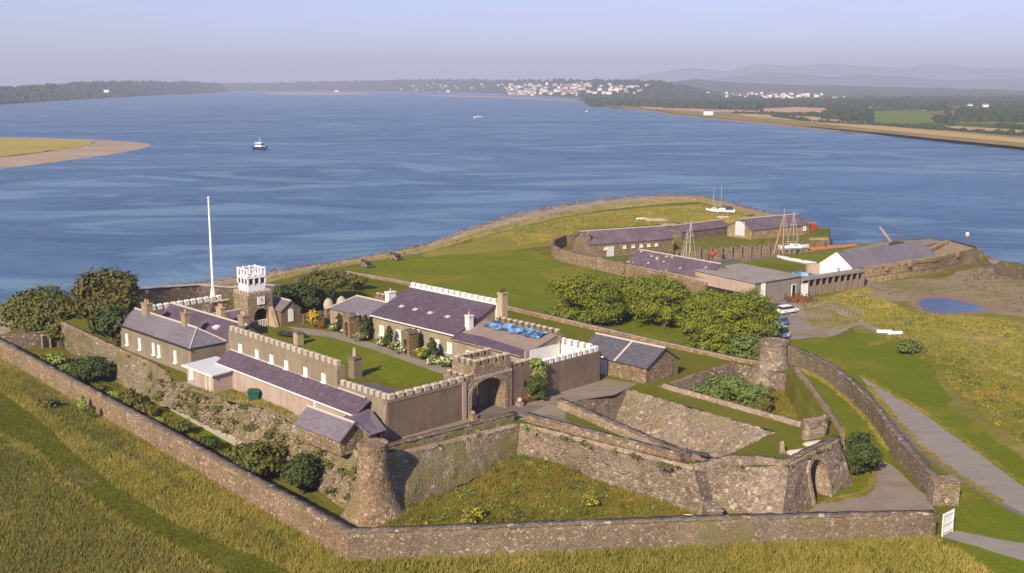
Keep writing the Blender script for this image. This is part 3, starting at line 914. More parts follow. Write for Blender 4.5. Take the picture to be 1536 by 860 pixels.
# ditch floor covers (level 0)
sheet('ditch_lawn', wavy(poly_of([(1184, 548), (1230, 568), (1285, 610), (1320, 655), (1340, 692), (1312, 697), (1300, 740), (1240, 755), (1282, 720), (1262, 655), (1225, 600), (1190, 560)], 0), 1.5, .1, seed=31), 'lawn', 0.004)
sheet('gravel_yard', ragged(poly_of([(1230, 782), (1215, 768), (1232, 752), (1262, 744), (1300, 741), (1313, 722), (1308, 700), (1322, 690), (1345, 700), (1395, 750), (1408, 775)], 0), 0.5, seed=32), 'gravel', 0.010)
sheet('ditch_weeds', wavy(poly_of([(560, 800), (600, 740), (650, 705), (700, 690), (775, 690), (850, 700), (1000, 760), (1080, 778), (1060, 800)], 0), 1.5, .2, seed=33), 'weed', 0.006)
sheet('ditch_garden', wavy(poly_of([(40, 520), (100, 530), (180, 570), (250, 610), (340, 668), (400, 700), (470, 745), (540, 790), (500, 790), (350, 705), (200, 625), (90, 560)], 0), 1.5, .2, seed=34), 'weed', 0.006)
APEX = P(778, 688, 0)
def ditch_z(x, y):
    d = np.hypot(np.asarray(x) - APEX.x, np.asarray(y) - APEX.y)
    return 1.9 * np.clip(1 - d / 11.0, 0, 1) ** .9
_g = []
for _i in range(34):
    _r = []
    for _j in range(34):
        _x, _y = APEX.x - 11.5 + 23 * _i / 33, APEX.y - 12 + 14 * _j / 33
        _z = float(ditch_z(_x, _y)); _r.append((_x, _y, _z + (nr.normal(0, .05) if _z > .05 else -.05)))
    _g.append(_r)
tag(loft('ditch_bank', _g, 'weed'), kind='structure')
sheet('garden_lawn', wavy(poly_of([(245, 612), (300, 640), (372, 676), (360, 690), (290, 655), (240, 628)], 0), 1.5, .12, seed=35), 'lawn', 0.012)

# ================================================================== BUILDING KIT
def block(root, name, fr, a0, a1, b0, b1, z0, z1, m, out=None):
    mb = out or MB()
    r = [fr(a0, b0), fr(a1, b0), fr(a1, b1), fr(a0, b1)]
    mb.prism(r, z0, z1)
    return mb if out else mb.build(name, m, root)

_shared = {}
def shared(key, make):
    if key not in _shared:
        _shared[key] = make()
    return _shared[key]

def inst(name, me, loc, rz, parent):
    o = bpy.data.objects.new(name, me)
    COL.objects.link(o)
    o.location = loc
    o.rotation_euler = (0, 0, rz)
    if parent is not None:
        adopt(o, parent)
    return o

def merlon_me(w, d, h, m, cap):
    def make():
        mb = MB()
        mb.box((0, 0, h * .38), (w, d, h * .76), m=0)
        mb.hexa([(-w / 2 - .04, -d / 2 - .05, h * .762), (w / 2 + .04, -d / 2 - .05, h * .762), (w / 2 + .04, d / 2 + .05, h * .762), (-w / 2 - .04, d / 2 + .05, h * .762)],
                [(-w / 2 + .06, -d / 2 + .12, h), (w / 2 - .06, -d / 2 + .12, h), (w / 2 - .06, d / 2 - .12, h), (-w / 2 + .06, d / 2 - .12, h)], 1)
        me = mb.mesh('merlon')
        me.materials.append(MATS[m]); me.materials.append(MATS[cap])
        return me
    return shared(('merlon', w, d, h, m, cap), make)

def crenels(root, p, q, z, n, m='merlon_cap', cap='merlon_cap', share=.62, d=.5, h=.6, z2=None):
    p, q = Vector(p[:2]), Vector(q[:2])
    L = (q - p).length / n
    rz = math.atan2(q.y - p.y, q.x - p.x)
    me = merlon_me(round(L * share, 2), d, h, m, cap)
    for k in range(n):
        c = p + (q - p) * ((k + .5) / n)
        zz = z if z2 is None else z + (z2 - z) * (k + .5) / n
        o = inst('merlon', me, (c.x + rnd.uniform(-.02, .02), c.y, zz + rnd.uniform(-.015, .015) - .004), rz + rnd.uniform(-.03, .03), root)

def win_parts(w, h, style):
    def make():
        fr = MB(); t = .11
        for x in (-w / 2 + t / 2, w / 2 - t / 2):
            fr.box((x, -.03, h / 2), (t, .12, h))
        for z in (t / 2, h - t / 2):
            fr.box((0, -.03, z), (w - 2 * t, .11, t))
        if style != 'plain':
            fr.box((0, -.035, h / 2), (w - 2 * t, .08, .06))
            fr.box((0, -.04, h * .25 + .03), (.05, .06, h / 2 - t)); fr.box((0, -.04, h * .75 - .03), (.05, .06, h / 2 - t))
        f = fr.mesh('window'); f.materials.append(MATS['white_gloss'])
        pn = MB(); pn.box((0, .0, h / 2), (w - 2 * t + .02, .04, h - 2 * t + .02))
        p = pn.mesh('pane'); p.materials.append(MATS['glass' if style == 'glass' else 'blind'])
        sl = MB(); sl.box((0, -.1, -.06), (w + .24, .26, .12))
        s = sl.mesh('sill'); s.materials.append(MATS['white_paint'])
        return f, p, s
    return shared(('win', w, h, style), make)

def window(root, p, rz, w=.75, h=1.3, style='blind'):
    f, pn, s = win_parts(w, h, style)
    o = inst('window', f, p, rz, root)
    for nm, me in (('pane', pn), ('sill', s)):
        c = bpy.data.objects.new(nm, me); COL.objects.link(c); c.parent = o
    return o

def door(root, p, rz, w, h, m='white_gloss', name='door', frame='white_paint'):
    mb = MB(); mb.box((0, -.04, h / 2), (w, .10, h))
    for k in (-1, 1):
        mb.box((k * w * .22, -.1, h * .3), (w * .3, .03, h * .36)); mb.box((k * w * .22, -.1, h * .72), (w * .3, .03, h * .36))
    me = mb.mesh(name); me.materials.append(MATS[m])
    o = inst(name, me, p, rz, root)
    fb = MB()
    for k in (-1, 1): fb.box((k * (w / 2 + .07), -.06, h / 2), (.13, .16, h))
    fb.box((0, -.06, h + .07), (w + .28, .16, .14))
    fm = fb.mesh('door_frame'); fm.materials.append(MATS[frame])
    c = bpy.data.objects.new('door_frame', fm); COL.objects.link(c); c.parent = o
    return o

def pitched(root, fr, a0, a1, b0, b1, z0, ze, zr, wall, roof, along='b', hip0=0., hip1=0., over=.28, th=.14, ridge='ridge_tile', ar=None):
    """walls and a ridged roof; ridge runs along a or b; hip0/hip1 = run of the hip at each end"""
    def q(s, l, z):                       # s across, l along the ridge
        return fr(s, l, z) if along == 'b' else fr(l, s, z)
    s0, s1, l0, l1 = (a0, a1, b0, b1) if along == 'b' else (b0, b1, a0, a1)
    sm = (s0 + s1) / 2 if ar is None else ar
    mb = MB()
    ring = [(s0, l0), (s1, l0), (s1, l1), (s0, l1)]
    mb.hexa([q(s, l, z0) for s, l in ring], [q(s, l, ze) for s, l in ring])
    for l, hp, e in ((l0, hip0, .3), (l1, hip1, -.3)):
        if hp == 0:
            mb.hexa([q(s0, l, ze - .002), q(s1, l, ze - .002), q(sm, l, zr - .05)], [q(s0, l + e, ze - .002), q(s1, l + e, ze - .002), q(sm, l + e, zr - .05)])
    wl = fix(mb.build('wall', wall, root))
    rb = MB()
    e0 = -over if hip0 == 0 else 0
    e1 = over if hip1 == 0 else 0
    d0 = (zr - ze) / (sm - s0); d1 = (zr - ze) / (s1 - sm)
    up = .03 + th
    r0, r1 = l0 + hip0 + e0, l1 - hip1 + e1
    ev0, ev1 = l0 - over, l1 + over
    rb.slab([q(s0 - over, ev0, ze - over * d0 + up), q(sm, r0, zr + up), q(sm, r1, zr + up), q(s0 - over, ev1, ze - over * d0 + up)], th)
    rb.slab([q(s1 + over, ev0, ze - over * d1 + up), q(sm, r0, zr + up), q(sm, r1, zr + up), q(s1 + over, ev1, ze - over * d1 + up)], th)
    if hip0: rb.slab([q(s0 - over, ev0, ze - over * d0 + up), q(s1 + over, ev0, ze - over * d1 + up), q(sm, r0, zr + up)], th)
    if hip1: rb.slab([q(s0 - over, ev1, ze - over * d0 + up), q(s1 + over, ev1, ze - over * d1 + up), q(sm, r1, zr + up)], th)
    rf = fix(rb.build('roof', roof, root))
    if ridge:
        cb = MB()
        cb.tube(q(sm, r0, zr + up + .02), q(sm, r1, zr + up + .02), .13, n=6)
        for hp, rr, ev in ((hip0, r0, ev0), (hip1, r1, ev1)):
            if hp:
                for s, d in ((s0 - over, d0), (s1 + over, d1)):
                    cb.tube(q(sm, rr, zr + up), q(s, ev, ze - over * d + up), .10, n=6)
        cb.build('ridge', ridge, rf)
    return wl, rf

def chimney(root, fr, a, b, z0, z1, da=.7, db=.7, m='chimney_render', pots=2, potm='terracotta', cap=True):
    mb = MB()
    mb.prism([fr(a - da / 2, b - db / 2), fr(a + da / 2, b - db / 2), fr(a + da / 2, b + db / 2), fr(a - da / 2, b + db / 2)], z0, z1)
    if cap:
        k = .08
        mb.prism([fr(a - da / 2 - k, b - db / 2 - k), fr(a + da / 2 + k, b - db / 2 - k), fr(a + da / 2 + k, b + db / 2 + k), fr(a - da / 2 - k, b + db / 2 + k)], z1 + .001, z1 + .16)
    o = mb.build('chimney', m, root)
    for k in range(pots):
        t = (k + .5) / pots - .5
        c = fr(a + (t * da * .9 if da >= db else 0), b + (t * db * .9 if db > da else 0), z1 + .15)
        pb = MB(); pb.tube(c, c + Vector((0, 0, .5)), .14, .11, 8)
        pb.build('chimney_pot', potm, o)
    return o

def arch_block(fr, a0, a1, b0, b1, z0, z1, ac, w, spring, rise, n=10):
    """wall block with an arched opening through it along b"""
    ol = [(a0, z0), (ac - w / 2, z0), (ac - w / 2, spring)]
    ol += [(ac - w / 2 * math.cos(math.pi * k / n), spring + rise * math.sin(math.pi * k / n)) for k in range(1, n)]
    ol += [(ac + w / 2, spring), (ac + w / 2, z0), (a1, z0), (a1, z1), (a0, z1)]
    m = len(ol)
    r = delaunay_2d_cdt([Vector(p) for p in ol], [(i, (i + 1) % m) for i in range(m)], [], 1, 1e-5)
    mb = MB()
    for b, flip in ((b0, 0), (b1, 1)):
        i0 = mb.vs([fr(v.x, b, v.y) for v in r[0]])
        for f in r[2]:
            mb.face([i0[k] for k in f])
    for i in range(m):
        p, q = ol[i], ol[(i + 1) % m]
        mb.poly([fr(p[0], b0, p[1]), fr(q[0], b0, q[1]), fr(q[0], b1, q[1]), fr(p[0], b1, p[1])])
    return mb

def fix_merge(o):
    import bmesh
    bm = bmesh.new(); bm.from_mesh(o.data)
    bmesh.ops.remove_doubles(bm, verts=bm.verts, dist=.001)
    bmesh.ops.recalc_face_normals(bm, faces=bm.faces)
    bm.to_mesh(o.data); bm.free()
    return o

A_F = FT.ang                       # local -y looks out of the front (towards -v)
A_L = FT.ang - math.pi / 2         # local -y looks out to the left (towards -u)

# ================================================================== OUTER WALL AND RAMPARTS
def wall_thing(name, label, pts, prof, m, cop=None, group='stone walls round the fort ditch', step=.5, jit=.05, cat='wall', copm='coping_stone'):
    c = pts[len(pts) // 2]
    r = thing(name, (c[0], c[1], c[2]), label, cat, group)
    sweep('masonry', pts, prof, m, r, step=step, jit=jit)
    if cop:
        o0, o1, h = cop
        pc = [(x, y, zt - .03, zt + h) for x, y, zb, zt in pts]
        sweep('coping', pc, [(o0, 0), (o0, 1), (o1, 1), (o1, 0)], copm, r, step=.7, jit=.035, vstep=.6, jtop=.03)
    return r
def px_wall(px, z0, zt):
    out = []
    for i, (x, y) in enumerate(px):
        p = P(x, y, z0)
        out.append((p.x, p.y, z0 - .1, zt if not isinstance(zt, (list, tuple)) else zt[i]))
    return out
cornerW = (522, 845)
wall_thing('outer_wall', 'long rubble outer wall running down the left beside the tall grass', px_wall([(-150, 460), (-60, 506), (0, 538), (100, 597), (250, 684), (400, 773), cornerW], 0, [2.5, 2.5, 2.5, 2.55, 2.6, 2.65, 2.7]),
           [(0, 0), (.12, 1), (.85, 1), (.98, 0)], 'warm_stone', (.02, .95, .12))
wall_thing('outer_wall', 'near rubble outer wall along the bottom of the view, ending at the white gate', px_wall([cornerW, (700, 838), (900, 829), (1100, 820), (1300, 812), (1404, 808)], 0, [2.7, 2.65, 2.6, 2.5, 2.35, 2.2]),
           [(.0, 0), (.12, 1), (.85, 1), (.98, 0)], 'outer_stone', (.02, .95, .12))
wall_thing('outer_wall', 'curving outer wall on the right between the ditch lawn and the road', px_wall([(1398, 752), (1386, 741), (1360, 708), (1333, 675), (1316, 650), (1299, 628), (1272, 600), (1240, 574), (1197, 551), (1176, 543)], 0, [2.3, 2.3, 2.3, 2.35, 2.4, 2.4, 2.5, 2.5, 2.4, 2.4]),
           [(0, 0), (-.1, 1), (-.75, 1), (-.9, 0)], 'outer_stone', (.0, -.85, .12))
wall_thing('cross_wall', 'short purple-grey wall with a doorway across the far end of the ditch', px_wall([(-4, 527), (40, 524), (98, 519)], 0, 2.4), [(0, 0), (.05, 1), (.6, 1), (.65, 0)], 'dark_stone', (-.03, .68, .1))
dw = thing('doorway', P(71, 521, 0), 'dark doorway in the short wall at the far end of the ditch', 'doorway')
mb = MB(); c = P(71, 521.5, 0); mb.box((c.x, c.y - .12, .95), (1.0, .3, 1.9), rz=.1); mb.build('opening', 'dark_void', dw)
mb = MB()
for k in (-1, 1): mb.box((c.x + k * .62, c.y - .16, 1.0), (.24, .42, 2.0), rz=.1)
mb.box((c.x, c.y - .16, 2.05), (1.5, .42, .2), rz=.1); mb.build('door_frame', 'pale_stone', dw)

# gate at the near right corner
g0, g1 = P(1412, 806, 0), P(1428, 797.5, 0)
gp = thing('gate_pier', P(1420, 760, 0), 'stone corner pier beside the white gate', 'pier')
q0 = P(1398, 758, 0); q1 = P(1436, 757, 0)
mb = MB(); mb.box(((q0.x + q1.x) / 2, q0.y + .6, 1.15), (q1.x - q0.x, 1.5, 2.3)); mb.build('masonry', 'rubble_stone', gp)
mb = MB(); mb.box(((q0.x + q1.x) / 2, q0.y + .6, 2.38), (q1.x - q0.x + .2, 1.7, .15)); mb.build('coping', 'warm_stone', gp)
d = (g1 - g0); L = d.length; rz = math.atan2(d.y, d.x)
gt = thing('gate', g0, 'white boarded gate standing open at the near right corner', 'gate', rz=rz)
nbd = 8
for k in range(nbd):
    mb = MB(); mb.box(((k + .5) * L / nbd, 0, 1.12), (L / nbd - .03, .05, 2.1 - .02 * (k % 2))); me = mb.mesh('board'); me.materials.append(MATS['white_gloss'])
    o = bpy.data.objects.new('board', me); COL.objects.link(o); o.parent = gt
mb = MB()
for z in (.35, 1.1, 1.95): mb.box((L / 2, -.06, z), (L, .06, .14))
for x in (.05, L - .05): mb.box((x, -.06, 1.12), (.12, .08, 2.2))
me = mb.mesh('gate_frame'); me.materials.append(MATS['white_paint']); o = bpy.data.objects.new('gate_frame', me); COL.objects.link(o); o.parent = gt

# --- rampart (scarp) walls below the terrace
def scarp(label, top, bot, m='rubble_stone', lip=True, rows=9, lipm='pale_stone', step=.5, cut=None, liph=.25, name='rampart_wall', jit=.09):
    c = (Vector(bot[0]) + Vector(bot[-1])) / 2
    r = thing(name, (c.x, c.y, 0), label, 'wall', 'rubble walls holding up the fort terrace')
    o = bank('masonry', top, bot, rows, m, r, jit=jit, jz=.05, step=step)
    if lip:
        pc = [(p[0], p[1], p[2] - .12, p[2] + liph) for p in top]
        sweep('coping', pc, [(-.1, 0), (-.1, 1), (.45, 1), (.45, 0)], lipm, r, step=.7, jit=.04, vstep=.5, jtop=.04)
    return r, o
V3 = lambda p, z: Vector((p[0], p[1], z))
t1c = P(557, 786, 0) + Vector((0, 2.2, 0))
LA, LB, LC, LC2, LD, LE = (P(x, y, T0) for x, y in [(556, 693), (780, 638), (1040, 704), (1058, 701), (1184, 698), (1259, 661)])
scarp('rubble rampart wall in shade beside the near bell-shaped turret', [LA, LB], [P(560, 790, 0), P(640, 752, .2), P(775, 688, 1.2)], 'mossy_stone')
scarp('long sunlit rubble rampart wall above the yellow weeds of the ditch', [LB, LC], [P(775, 688, 1.2), P(850, 705, .5), P(1060, 777, 0)], 'rubble_stone')
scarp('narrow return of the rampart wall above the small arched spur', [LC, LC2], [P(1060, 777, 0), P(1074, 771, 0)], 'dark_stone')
scarp('broad front of the bastion wall left of the blind archway', [LC2, P(1097, 699, T0), P(1140, 697, T0), LD], [P(1074, 771, 0), P(1120, 775, 0), P(1172, 783, 0)], 'rubble_stone')
bw, face = scarp('end of the bastion wall pierced by a tall archway', [LD, LE], [P(1172, 783, 0), P(1280, 727, 0)], 'rubble_stone', step=.4, rows=12)
# archway in that end: the masonry is left out and a vaulted passage built in
B0, B1 = P(1172, 783, 0), P(1280, 727, 0)
dirv = (B1 - B0).normalized(); inw = Vector((-dirv.y, dirv.x, 0))
ctr = P(1233, 751, 0); sc = (ctr - B0).dot(dirv); AW, ASP = 2.9, 2.5
import bmesh
bm = bmesh.new(); bm.from_mesh(face.data)
kill = []
for f in bm.faces:
    c = f.calc_center_median() - B0
    s = c.dot(dirv) - sc
    top = ASP + math.sqrt(max(0, (AW / 2) ** 2 - s * s)) if abs(s) < AW / 2 else -1
    if f.calc_center_median().z < top + .05: kill.append(f)
bmesh.ops.delete(bm, geom=kill, context='FACES')
bm.to_mesh(face.data); bm.free()
FA = Frame(B0 + dirv * sc, math.degrees(math.atan2(dirv.y, dirv.x)))
def arc(w, sp, n=12):
    return [(-w / 2, 0)] + [(-w / 2 * math.cos(math.pi * k / n), sp + w / 2 * math.sin(math.pi * k / n)) for k in range(n + 1)] + [(w / 2, 0)]
LK = (((LD - B0).dot(inw)) * .45 + ((LE - B1).dot(inw)) * .55) / T0
def lean(z): return LK * z            # the wall leans back as it rises
mb = MB(); A1, A2 = arc(AW, ASP), arc(AW + .8, ASP)
for i in range(len(A1) - 1):
    p0, p1, o0, o1 = A1[i], A1[i + 1], A2[i], A2[i + 1]
    mb.hexa([FA(p0[0], lean(p0[1]) - .22, p0[1]), FA(p1[0], lean(p1[1]) - .22, p1[1]), FA(o1[0], lean(o1[1]) - .22, o1[1]), FA(o0[0], lean(o0[1]) - .22, o0[1])],
            [FA(p0[0], lean(p0[1]) + .5, p0[1]), FA(p1[0], lean(p1[1]) + .5, p1[1]), FA(o1[0], lean(o1[1]) + .5, o1[1]), FA(o0[0], lean(o0[1]) + .5, o0[1])])
mb.build('arch_ring', 'pale_stone', bw)
mb = MB()
for i in range(len(A1) - 1):
    p0, p1 = A1[i], A1[i + 1]
    mb.poly([FA(p0[0] * 1.01, lean(p0[1]), p0[1]), FA(p1[0] * 1.01, lean(p1[1]), p1[1]), FA(p1[0] * 1.01, 5, p1[1]), FA(p0[0] * 1.01, 5, p0[1])])
mb.poly([FA(x, 4.2, z) for x, z in A1])
mb.build('passage', 'pale_stone', bw)
# bastion parapet with a lower string course
for nm, pts in [('string_course', [(LC2, .55), (LD, .55)])]:
    pass

# small arched spur at the foot of the return
sp = thing('spur_wall', P(1075, 786, 0), 'small stone spur with a dark arched mouth beside the near outer wall', 'wall')
c = P(1072, 799, 0); FS = Frame(c, 4)
mb = MB(); mb.hexa([FS(-.85, 0, -.1), FS(.85, 0, -.1), FS(.85, 1.6, -.1), FS(-.85, 1.6, -.1)], [FS(-.7, .1, 2.0), FS(.7, .1, 2.0), FS(.7, 1.9, 2.0), FS(-.7, 1.9, 2.0)]); mb.build('masonry', 'dark_stone', sp)
mb = MB(); mb.hexa([FS(-.78, .0, 2.002), FS(.78, .0, 2.002), FS(.78, 2.0, 2.002), FS(-.78, 2.0, 2.002)], [FS(-.7, .1, 2.14), FS(.7, .1, 2.14), FS(.7, 1.95, 2.2), FS(-.7, 1.95, 2.2)]); mb.build('coping', 'rubble_stone', sp)
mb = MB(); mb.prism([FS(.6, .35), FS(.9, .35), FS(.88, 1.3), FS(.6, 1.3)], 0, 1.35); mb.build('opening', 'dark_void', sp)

# left scarp and the tumbled bank below the house
scarp('old rubble rampart wall below the brown house on the left', [P(92, 485, T0), P(160, 517, T0), P(230, 549, T0), P(246, 560, T0)], [P(94, 521, 0), P(150, 560, 0), P(215, 596, .5), P(235, 606, .6)], 'mossy_stone', lipm='warm_stone')
rt = [P(x, y, T0 - .02) for x, y in [(246, 560), (290, 592), (330, 600), (400, 614), (453, 644), (540, 682), (556, 693)]]
rbm = [P(x, y, z) for x, y, z in [(235, 606, .6), (268, 616, .7), (330, 648, .7), (372, 670, .7), (430, 706, .5), (500, 752, .1), (556, 790, 0)]]
tag(bank('rubble_bank', rt, rbm, 12, 'mossy_stone', jit=.16, jz=.14, step=.5), kind='structure')
cw = thing('garden_wall', rbm[2], 'low straight concrete kerb wall between the ditch lawn and the rubble bank', 'wall')
pc = [P(x, y, 0) for x, y in [(238, 606), (252, 613), (300, 640), (374, 681)]]
sweep('masonry', [(p.x, p.y, -.05, .95) for p in pc], [(0, 0), (0, 1), (.4, 1), (.4, 0)], 'concrete', cw, jit=.01, jtop=.01)
ew = thing('terrace_kerb', P(490, 662, T0), 'low kerb wall on the terrace edge left of the near turret', 'wall')
pc = [P(x, y, T0) for x, y in [(448, 643), (495, 664), (537, 683)]]
sweep('masonry', [(p.x, p.y, T0 - .3, T0 + .3) for p in pc], [(0, 0), (0, 1), (.45, 1), (.45, 0)], 'pale_stone', ew, jit=.03)

# upper parapets on the terrace
wall_thing('parapet_wall', 'low mossy parapet on the terrace between the near turret and the gateway', [(*FT(-4.2, -3.0)[:2], T0 - .1, T0 + .75), (*FT(14.2, -4.3)[:2], T0 - .1, T0 + .8)], [(0, 0), (.04, 1), (.65, 1), (.7, 0)], 'mossy_stone', (-.04, .72, .1), 'low walls along the rampart tops', copm='dark_stone')
wall_thing('parapet_wall', 'low parapet outside the sunken passage, nearest the sunlit rampart', [(*FT(14.5, -4.9)[:2], T0 - .1, T0 + .75), (*FT(15.2, -15)[:2], T0 - .1, T0 + .75), (*FT(15.9, -24.6)[:2], T0 - .1, T0 + .75)], [(0, 0), (.04, 1), (.65, 1), (.7, 0)], 'warm_stone', (-.04, .72, .1), 'low walls along the rampart tops')
wall_thing('parapet_wall', 'pale low wall along the left edge of the sunken passage', [(*FT(21.6, -3.9)[:2], T0 - .1, T0 + .85), (*FT(19.8, -12)[:2], T0 - .1, T0 + .85), (*FT(17.0, -24.2)[:2], T0 - .1, T0 + .85)], [(-.85, 0), (-.8, 1), (-.05, 1), (0, 0)], 'pale_stone', (-.84, -.02, .1), 'low walls along the rampart tops', copm='dark_stone')
wall_thing('parapet_wall', 'parapet on the bastion above the end archway', [(LD.x, LD.y, T0 + .05, T0 + .3), (LE.x, LE.y, T0 + .05, T0 + .3)], [(.02, 0), (.06, 1), (.7, 1), (.75, 0)], 'rubble_stone', (0, .75, .12), 'low walls along the rampart tops')
wall_thing('parapet_wall', 'parapet on the broad front of the bastion', [(LC.x, LC.y, T0 + .05, T0 + .4), (LC2.x, LC2.y, T0 - .5, T0 + .45), (*P(1097, 699, T0)[:2], T0 - .5, T0 + .9), (*P(1140, 697, T0)[:2], T0 - .5, T0 + .75), (LD.x, LD.y, T0 - .5, T0 + .3)], [(-.16, 0), (-.06, 1), (.6, 1), (.65, 0)], 'rubble_stone', None, 'low walls along the rampart tops')

# --- sunken passage with its sloping stone revetment
tr = [Vector(p) for p in trench]
FLZ = 1.4
flr = [FT(23.3, -5.2), FT(28.2, -6.2), FT(26.6, -24.6), FT(17.2, -24.4)]
pf = [V3(FT(21.3, -3.2), FLZ), V3(FT(28.5, -5.5), FLZ), V3(FT(27.2, -26.4), FLZ), V3(FT(16.4, -25.2), FLZ)]
sheet('passage_floor', pf, 'dark_paving', FLZ)
rv = thing('revetment', FT(29, -15, FLZ), 'wide sloping stone revetment on the right of the sunken passage', 'wall')
bank('masonry', [tr[1], tr[2]], [V3(FT(28.2, -6.0), FLZ), V3(FT(26.2, -25.4), FLZ)], 9, 'rubble_stone', rv, jit=.09, jz=.07, step=.5)
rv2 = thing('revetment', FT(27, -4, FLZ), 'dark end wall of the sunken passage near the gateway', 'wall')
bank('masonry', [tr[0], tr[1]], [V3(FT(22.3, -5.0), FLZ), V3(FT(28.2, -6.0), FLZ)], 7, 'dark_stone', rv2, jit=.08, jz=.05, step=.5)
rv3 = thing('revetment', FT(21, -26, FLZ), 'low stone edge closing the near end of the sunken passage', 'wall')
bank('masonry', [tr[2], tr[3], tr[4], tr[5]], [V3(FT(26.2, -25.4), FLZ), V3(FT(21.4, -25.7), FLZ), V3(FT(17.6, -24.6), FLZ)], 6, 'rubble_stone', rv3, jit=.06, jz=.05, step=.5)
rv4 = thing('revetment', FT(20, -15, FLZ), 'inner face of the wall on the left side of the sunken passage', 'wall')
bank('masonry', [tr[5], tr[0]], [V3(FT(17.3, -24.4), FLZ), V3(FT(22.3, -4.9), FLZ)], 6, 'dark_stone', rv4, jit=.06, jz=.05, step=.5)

# --- weedy hollow of the right bastion
hw = [Vector(p) for p in hollow]
HB = [FT(37.5, -10, 2.2), FT(50.5, -9.8, 2.0), FT(50.0, -16.0, 3.2), FT(37.5, -28.0, 3.6), FT(35.4, -26.5, 3.4)]
hb = sheet('hollow_floor', [V3(p, 2.0) for p in [FT(35.5, -7.2), FT(52, -6.8), FT(52, -16.5), FT(36, -29.8), FT(33.6, -29)]], 'weed', 2.0)
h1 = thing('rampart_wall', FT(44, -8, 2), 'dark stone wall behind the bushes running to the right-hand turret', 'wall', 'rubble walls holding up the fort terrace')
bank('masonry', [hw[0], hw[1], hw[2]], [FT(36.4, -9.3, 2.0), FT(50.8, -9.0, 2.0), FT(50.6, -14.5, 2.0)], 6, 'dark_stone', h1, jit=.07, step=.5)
pc = [(p.x, p.y, T0 - .1, T0 + .22) for p in hw[:2]]
sweep('coping', pc, [(-.05, 0), (-.05, 1), (.5, 1), (.5, 0)], 'warm_stone', h1, jit=.04)
tag(bank('hollow_bank', [hw[2], hw[3]], [FT(50.6, -14.5, 2.0), FT(37, -26, 2.4)], 6, 'weed', jit=.05, jz=.04, step=.9), kind='structure')
h2 = thing('parapet_wall', FT(34, -18, T0), 'pale low wall between the bushes and the grass above the revetment', 'wall', 'low walls along the rampart tops')
pc = [(p.x, p.y, T0 - .1, T0 + .5) for p in (hw[0], hw[4])]
sweep('masonry', pc, [(0, 0), (0, 1), (.55, 1), (.55, 0)], 'pale_stone', h2, jit=.05)
bank('inner_face', [hw[4], hw[0]], [FT(35, -27.5, 2.0), FT(36.4, -9.3, 2.0)], 5, 'dark_stone', h2, jit=.05, step=.6)
h3 = thing('parapet_wall', FT(44, -22, T0), 'low wall on the east edge of the bastion above the ditch lawn', 'wall', 'low walls along the rampart tops')
ep = [P(1260, 650, T0), P(1225, 600, T0), P(1212, 581, T0), P(1191, 556, T0)]
sweep('masonry', [(p.x, p.y, -.2, T0 + .55) for p in ep], [(-.9, 0), (-.45, 1), (0.1, 1), (.15, 0)], 'warm_stone', h3, jit=.05, step=.6)
sb = thing('stone_pen', P(1222, 652, T0), 'roofless stone pen at the corner of the bastion lawn', 'shelter')
pp = [P(1204, 646, T0), P(1208, 661, T0), P(1241, 654, T0), P(1238, 639, T0)]
for k in range(4):
    a, b = pp[k], pp[(k + 1) % 4]; n_ = Vector((-(b - a).y, (b - a).x, 0)).normalized() * .5
    a2, b2 = a + (b - a).normalized() * (.0 if k % 2 else .51), b - (b - a).normalized() * (.0 if k % 2 else .51)
    sweep('masonry', [(p.x, p.y, T0 - .1, T0 + (1.25 if k in (0, 3) else .95)) for p in (a2, b2)], [(0, 0), (0, 1), (.5, 1), (.5, 0)], 'pale_stone', sb, jit=.015, step=.6)
fl = sheet('floor', [V3(p, T0 + .03) for p in pp], 'dark_stone', T0 + .03, kind=None, parent=sb)
mp_ = thing('marker_post', P(1173, 680, T0), 'leaning weathered post standing on the bastion lawn', 'post')
c = P(1173, 680, T0); mb = MB(); mb.hexa([c + Vector(v) for v in ((-.28, -.22, 0), (.28, -.22, 0), (.28, .22, 0), (-.28, .22, 0))], [c + Vector(v) for v in ((-.25, -.1, 1.15), (.1, -.1, 1.25), (.1, .15, 1.25), (-.25, .15, 1.15))]); mb.build('shaft', 'pale_stone', mp_)
mb = MB(); mb.box(c + Vector((0, 0, .06)), (.8, .7, .12)); mb.build('plinth', 'coping_stone', mp_)

# --- turrets with flared feet
def turret(label, c, prof, m, n=28, crown=.35):
    r = thing('turret', c, label, 'turret', 'bell-footed stone turrets on the ramparts')
    mb = MB()
    P2 = resample([(a, b) for a, b in prof], .45)
    mb.lathe((c[0], c[1], c[2]), [tuple(p) for p in P2], n, 0, .035)
    mb.build('body', m, r)
    rt_, zt = prof[-1]
    mb = MB()
    mb.lathe((c[0], c[1], c[2]), [(rt_ + .02, zt - crown), (rt_ + .12, zt - crown + .05), (rt_ + .12, zt + .1), (rt_ - .28, zt + .1), (rt_ - .3, zt + .02)], n, 0, .02)
    mb.build('rim', 'warm_stone' if 'near' in label else m, r)
    return r
turret('near bell-shaped stone turret at the left corner of the rampart', (t1c.x, t1c.y, 0), [(3.15, 0), (2.75, .6), (2.4, 1.2), (2.1, 1.9), (1.82, 2.7), (1.62, 3.6), (1.47, 4.6), (1.40, 5.6), (1.36, 7.0)], 'warm_stone')
c2 = P(1165, 586, 2.0) + Vector((0, 2.4, 0))
c2 = Vector((c2.x, c2.y, 2.0)); zt2 = height(c2, 512)
turret('far stone turret with a spreading foot beside the pine clump', c2, [(3.3, 0), (2.9, .8), (2.5, 1.6), (2.15, 2.5), (1.9, 3.3), (1.85, 3.32), (1.78, 4.2), (1.72, zt2 - 2.0)], 'rubble_stone')

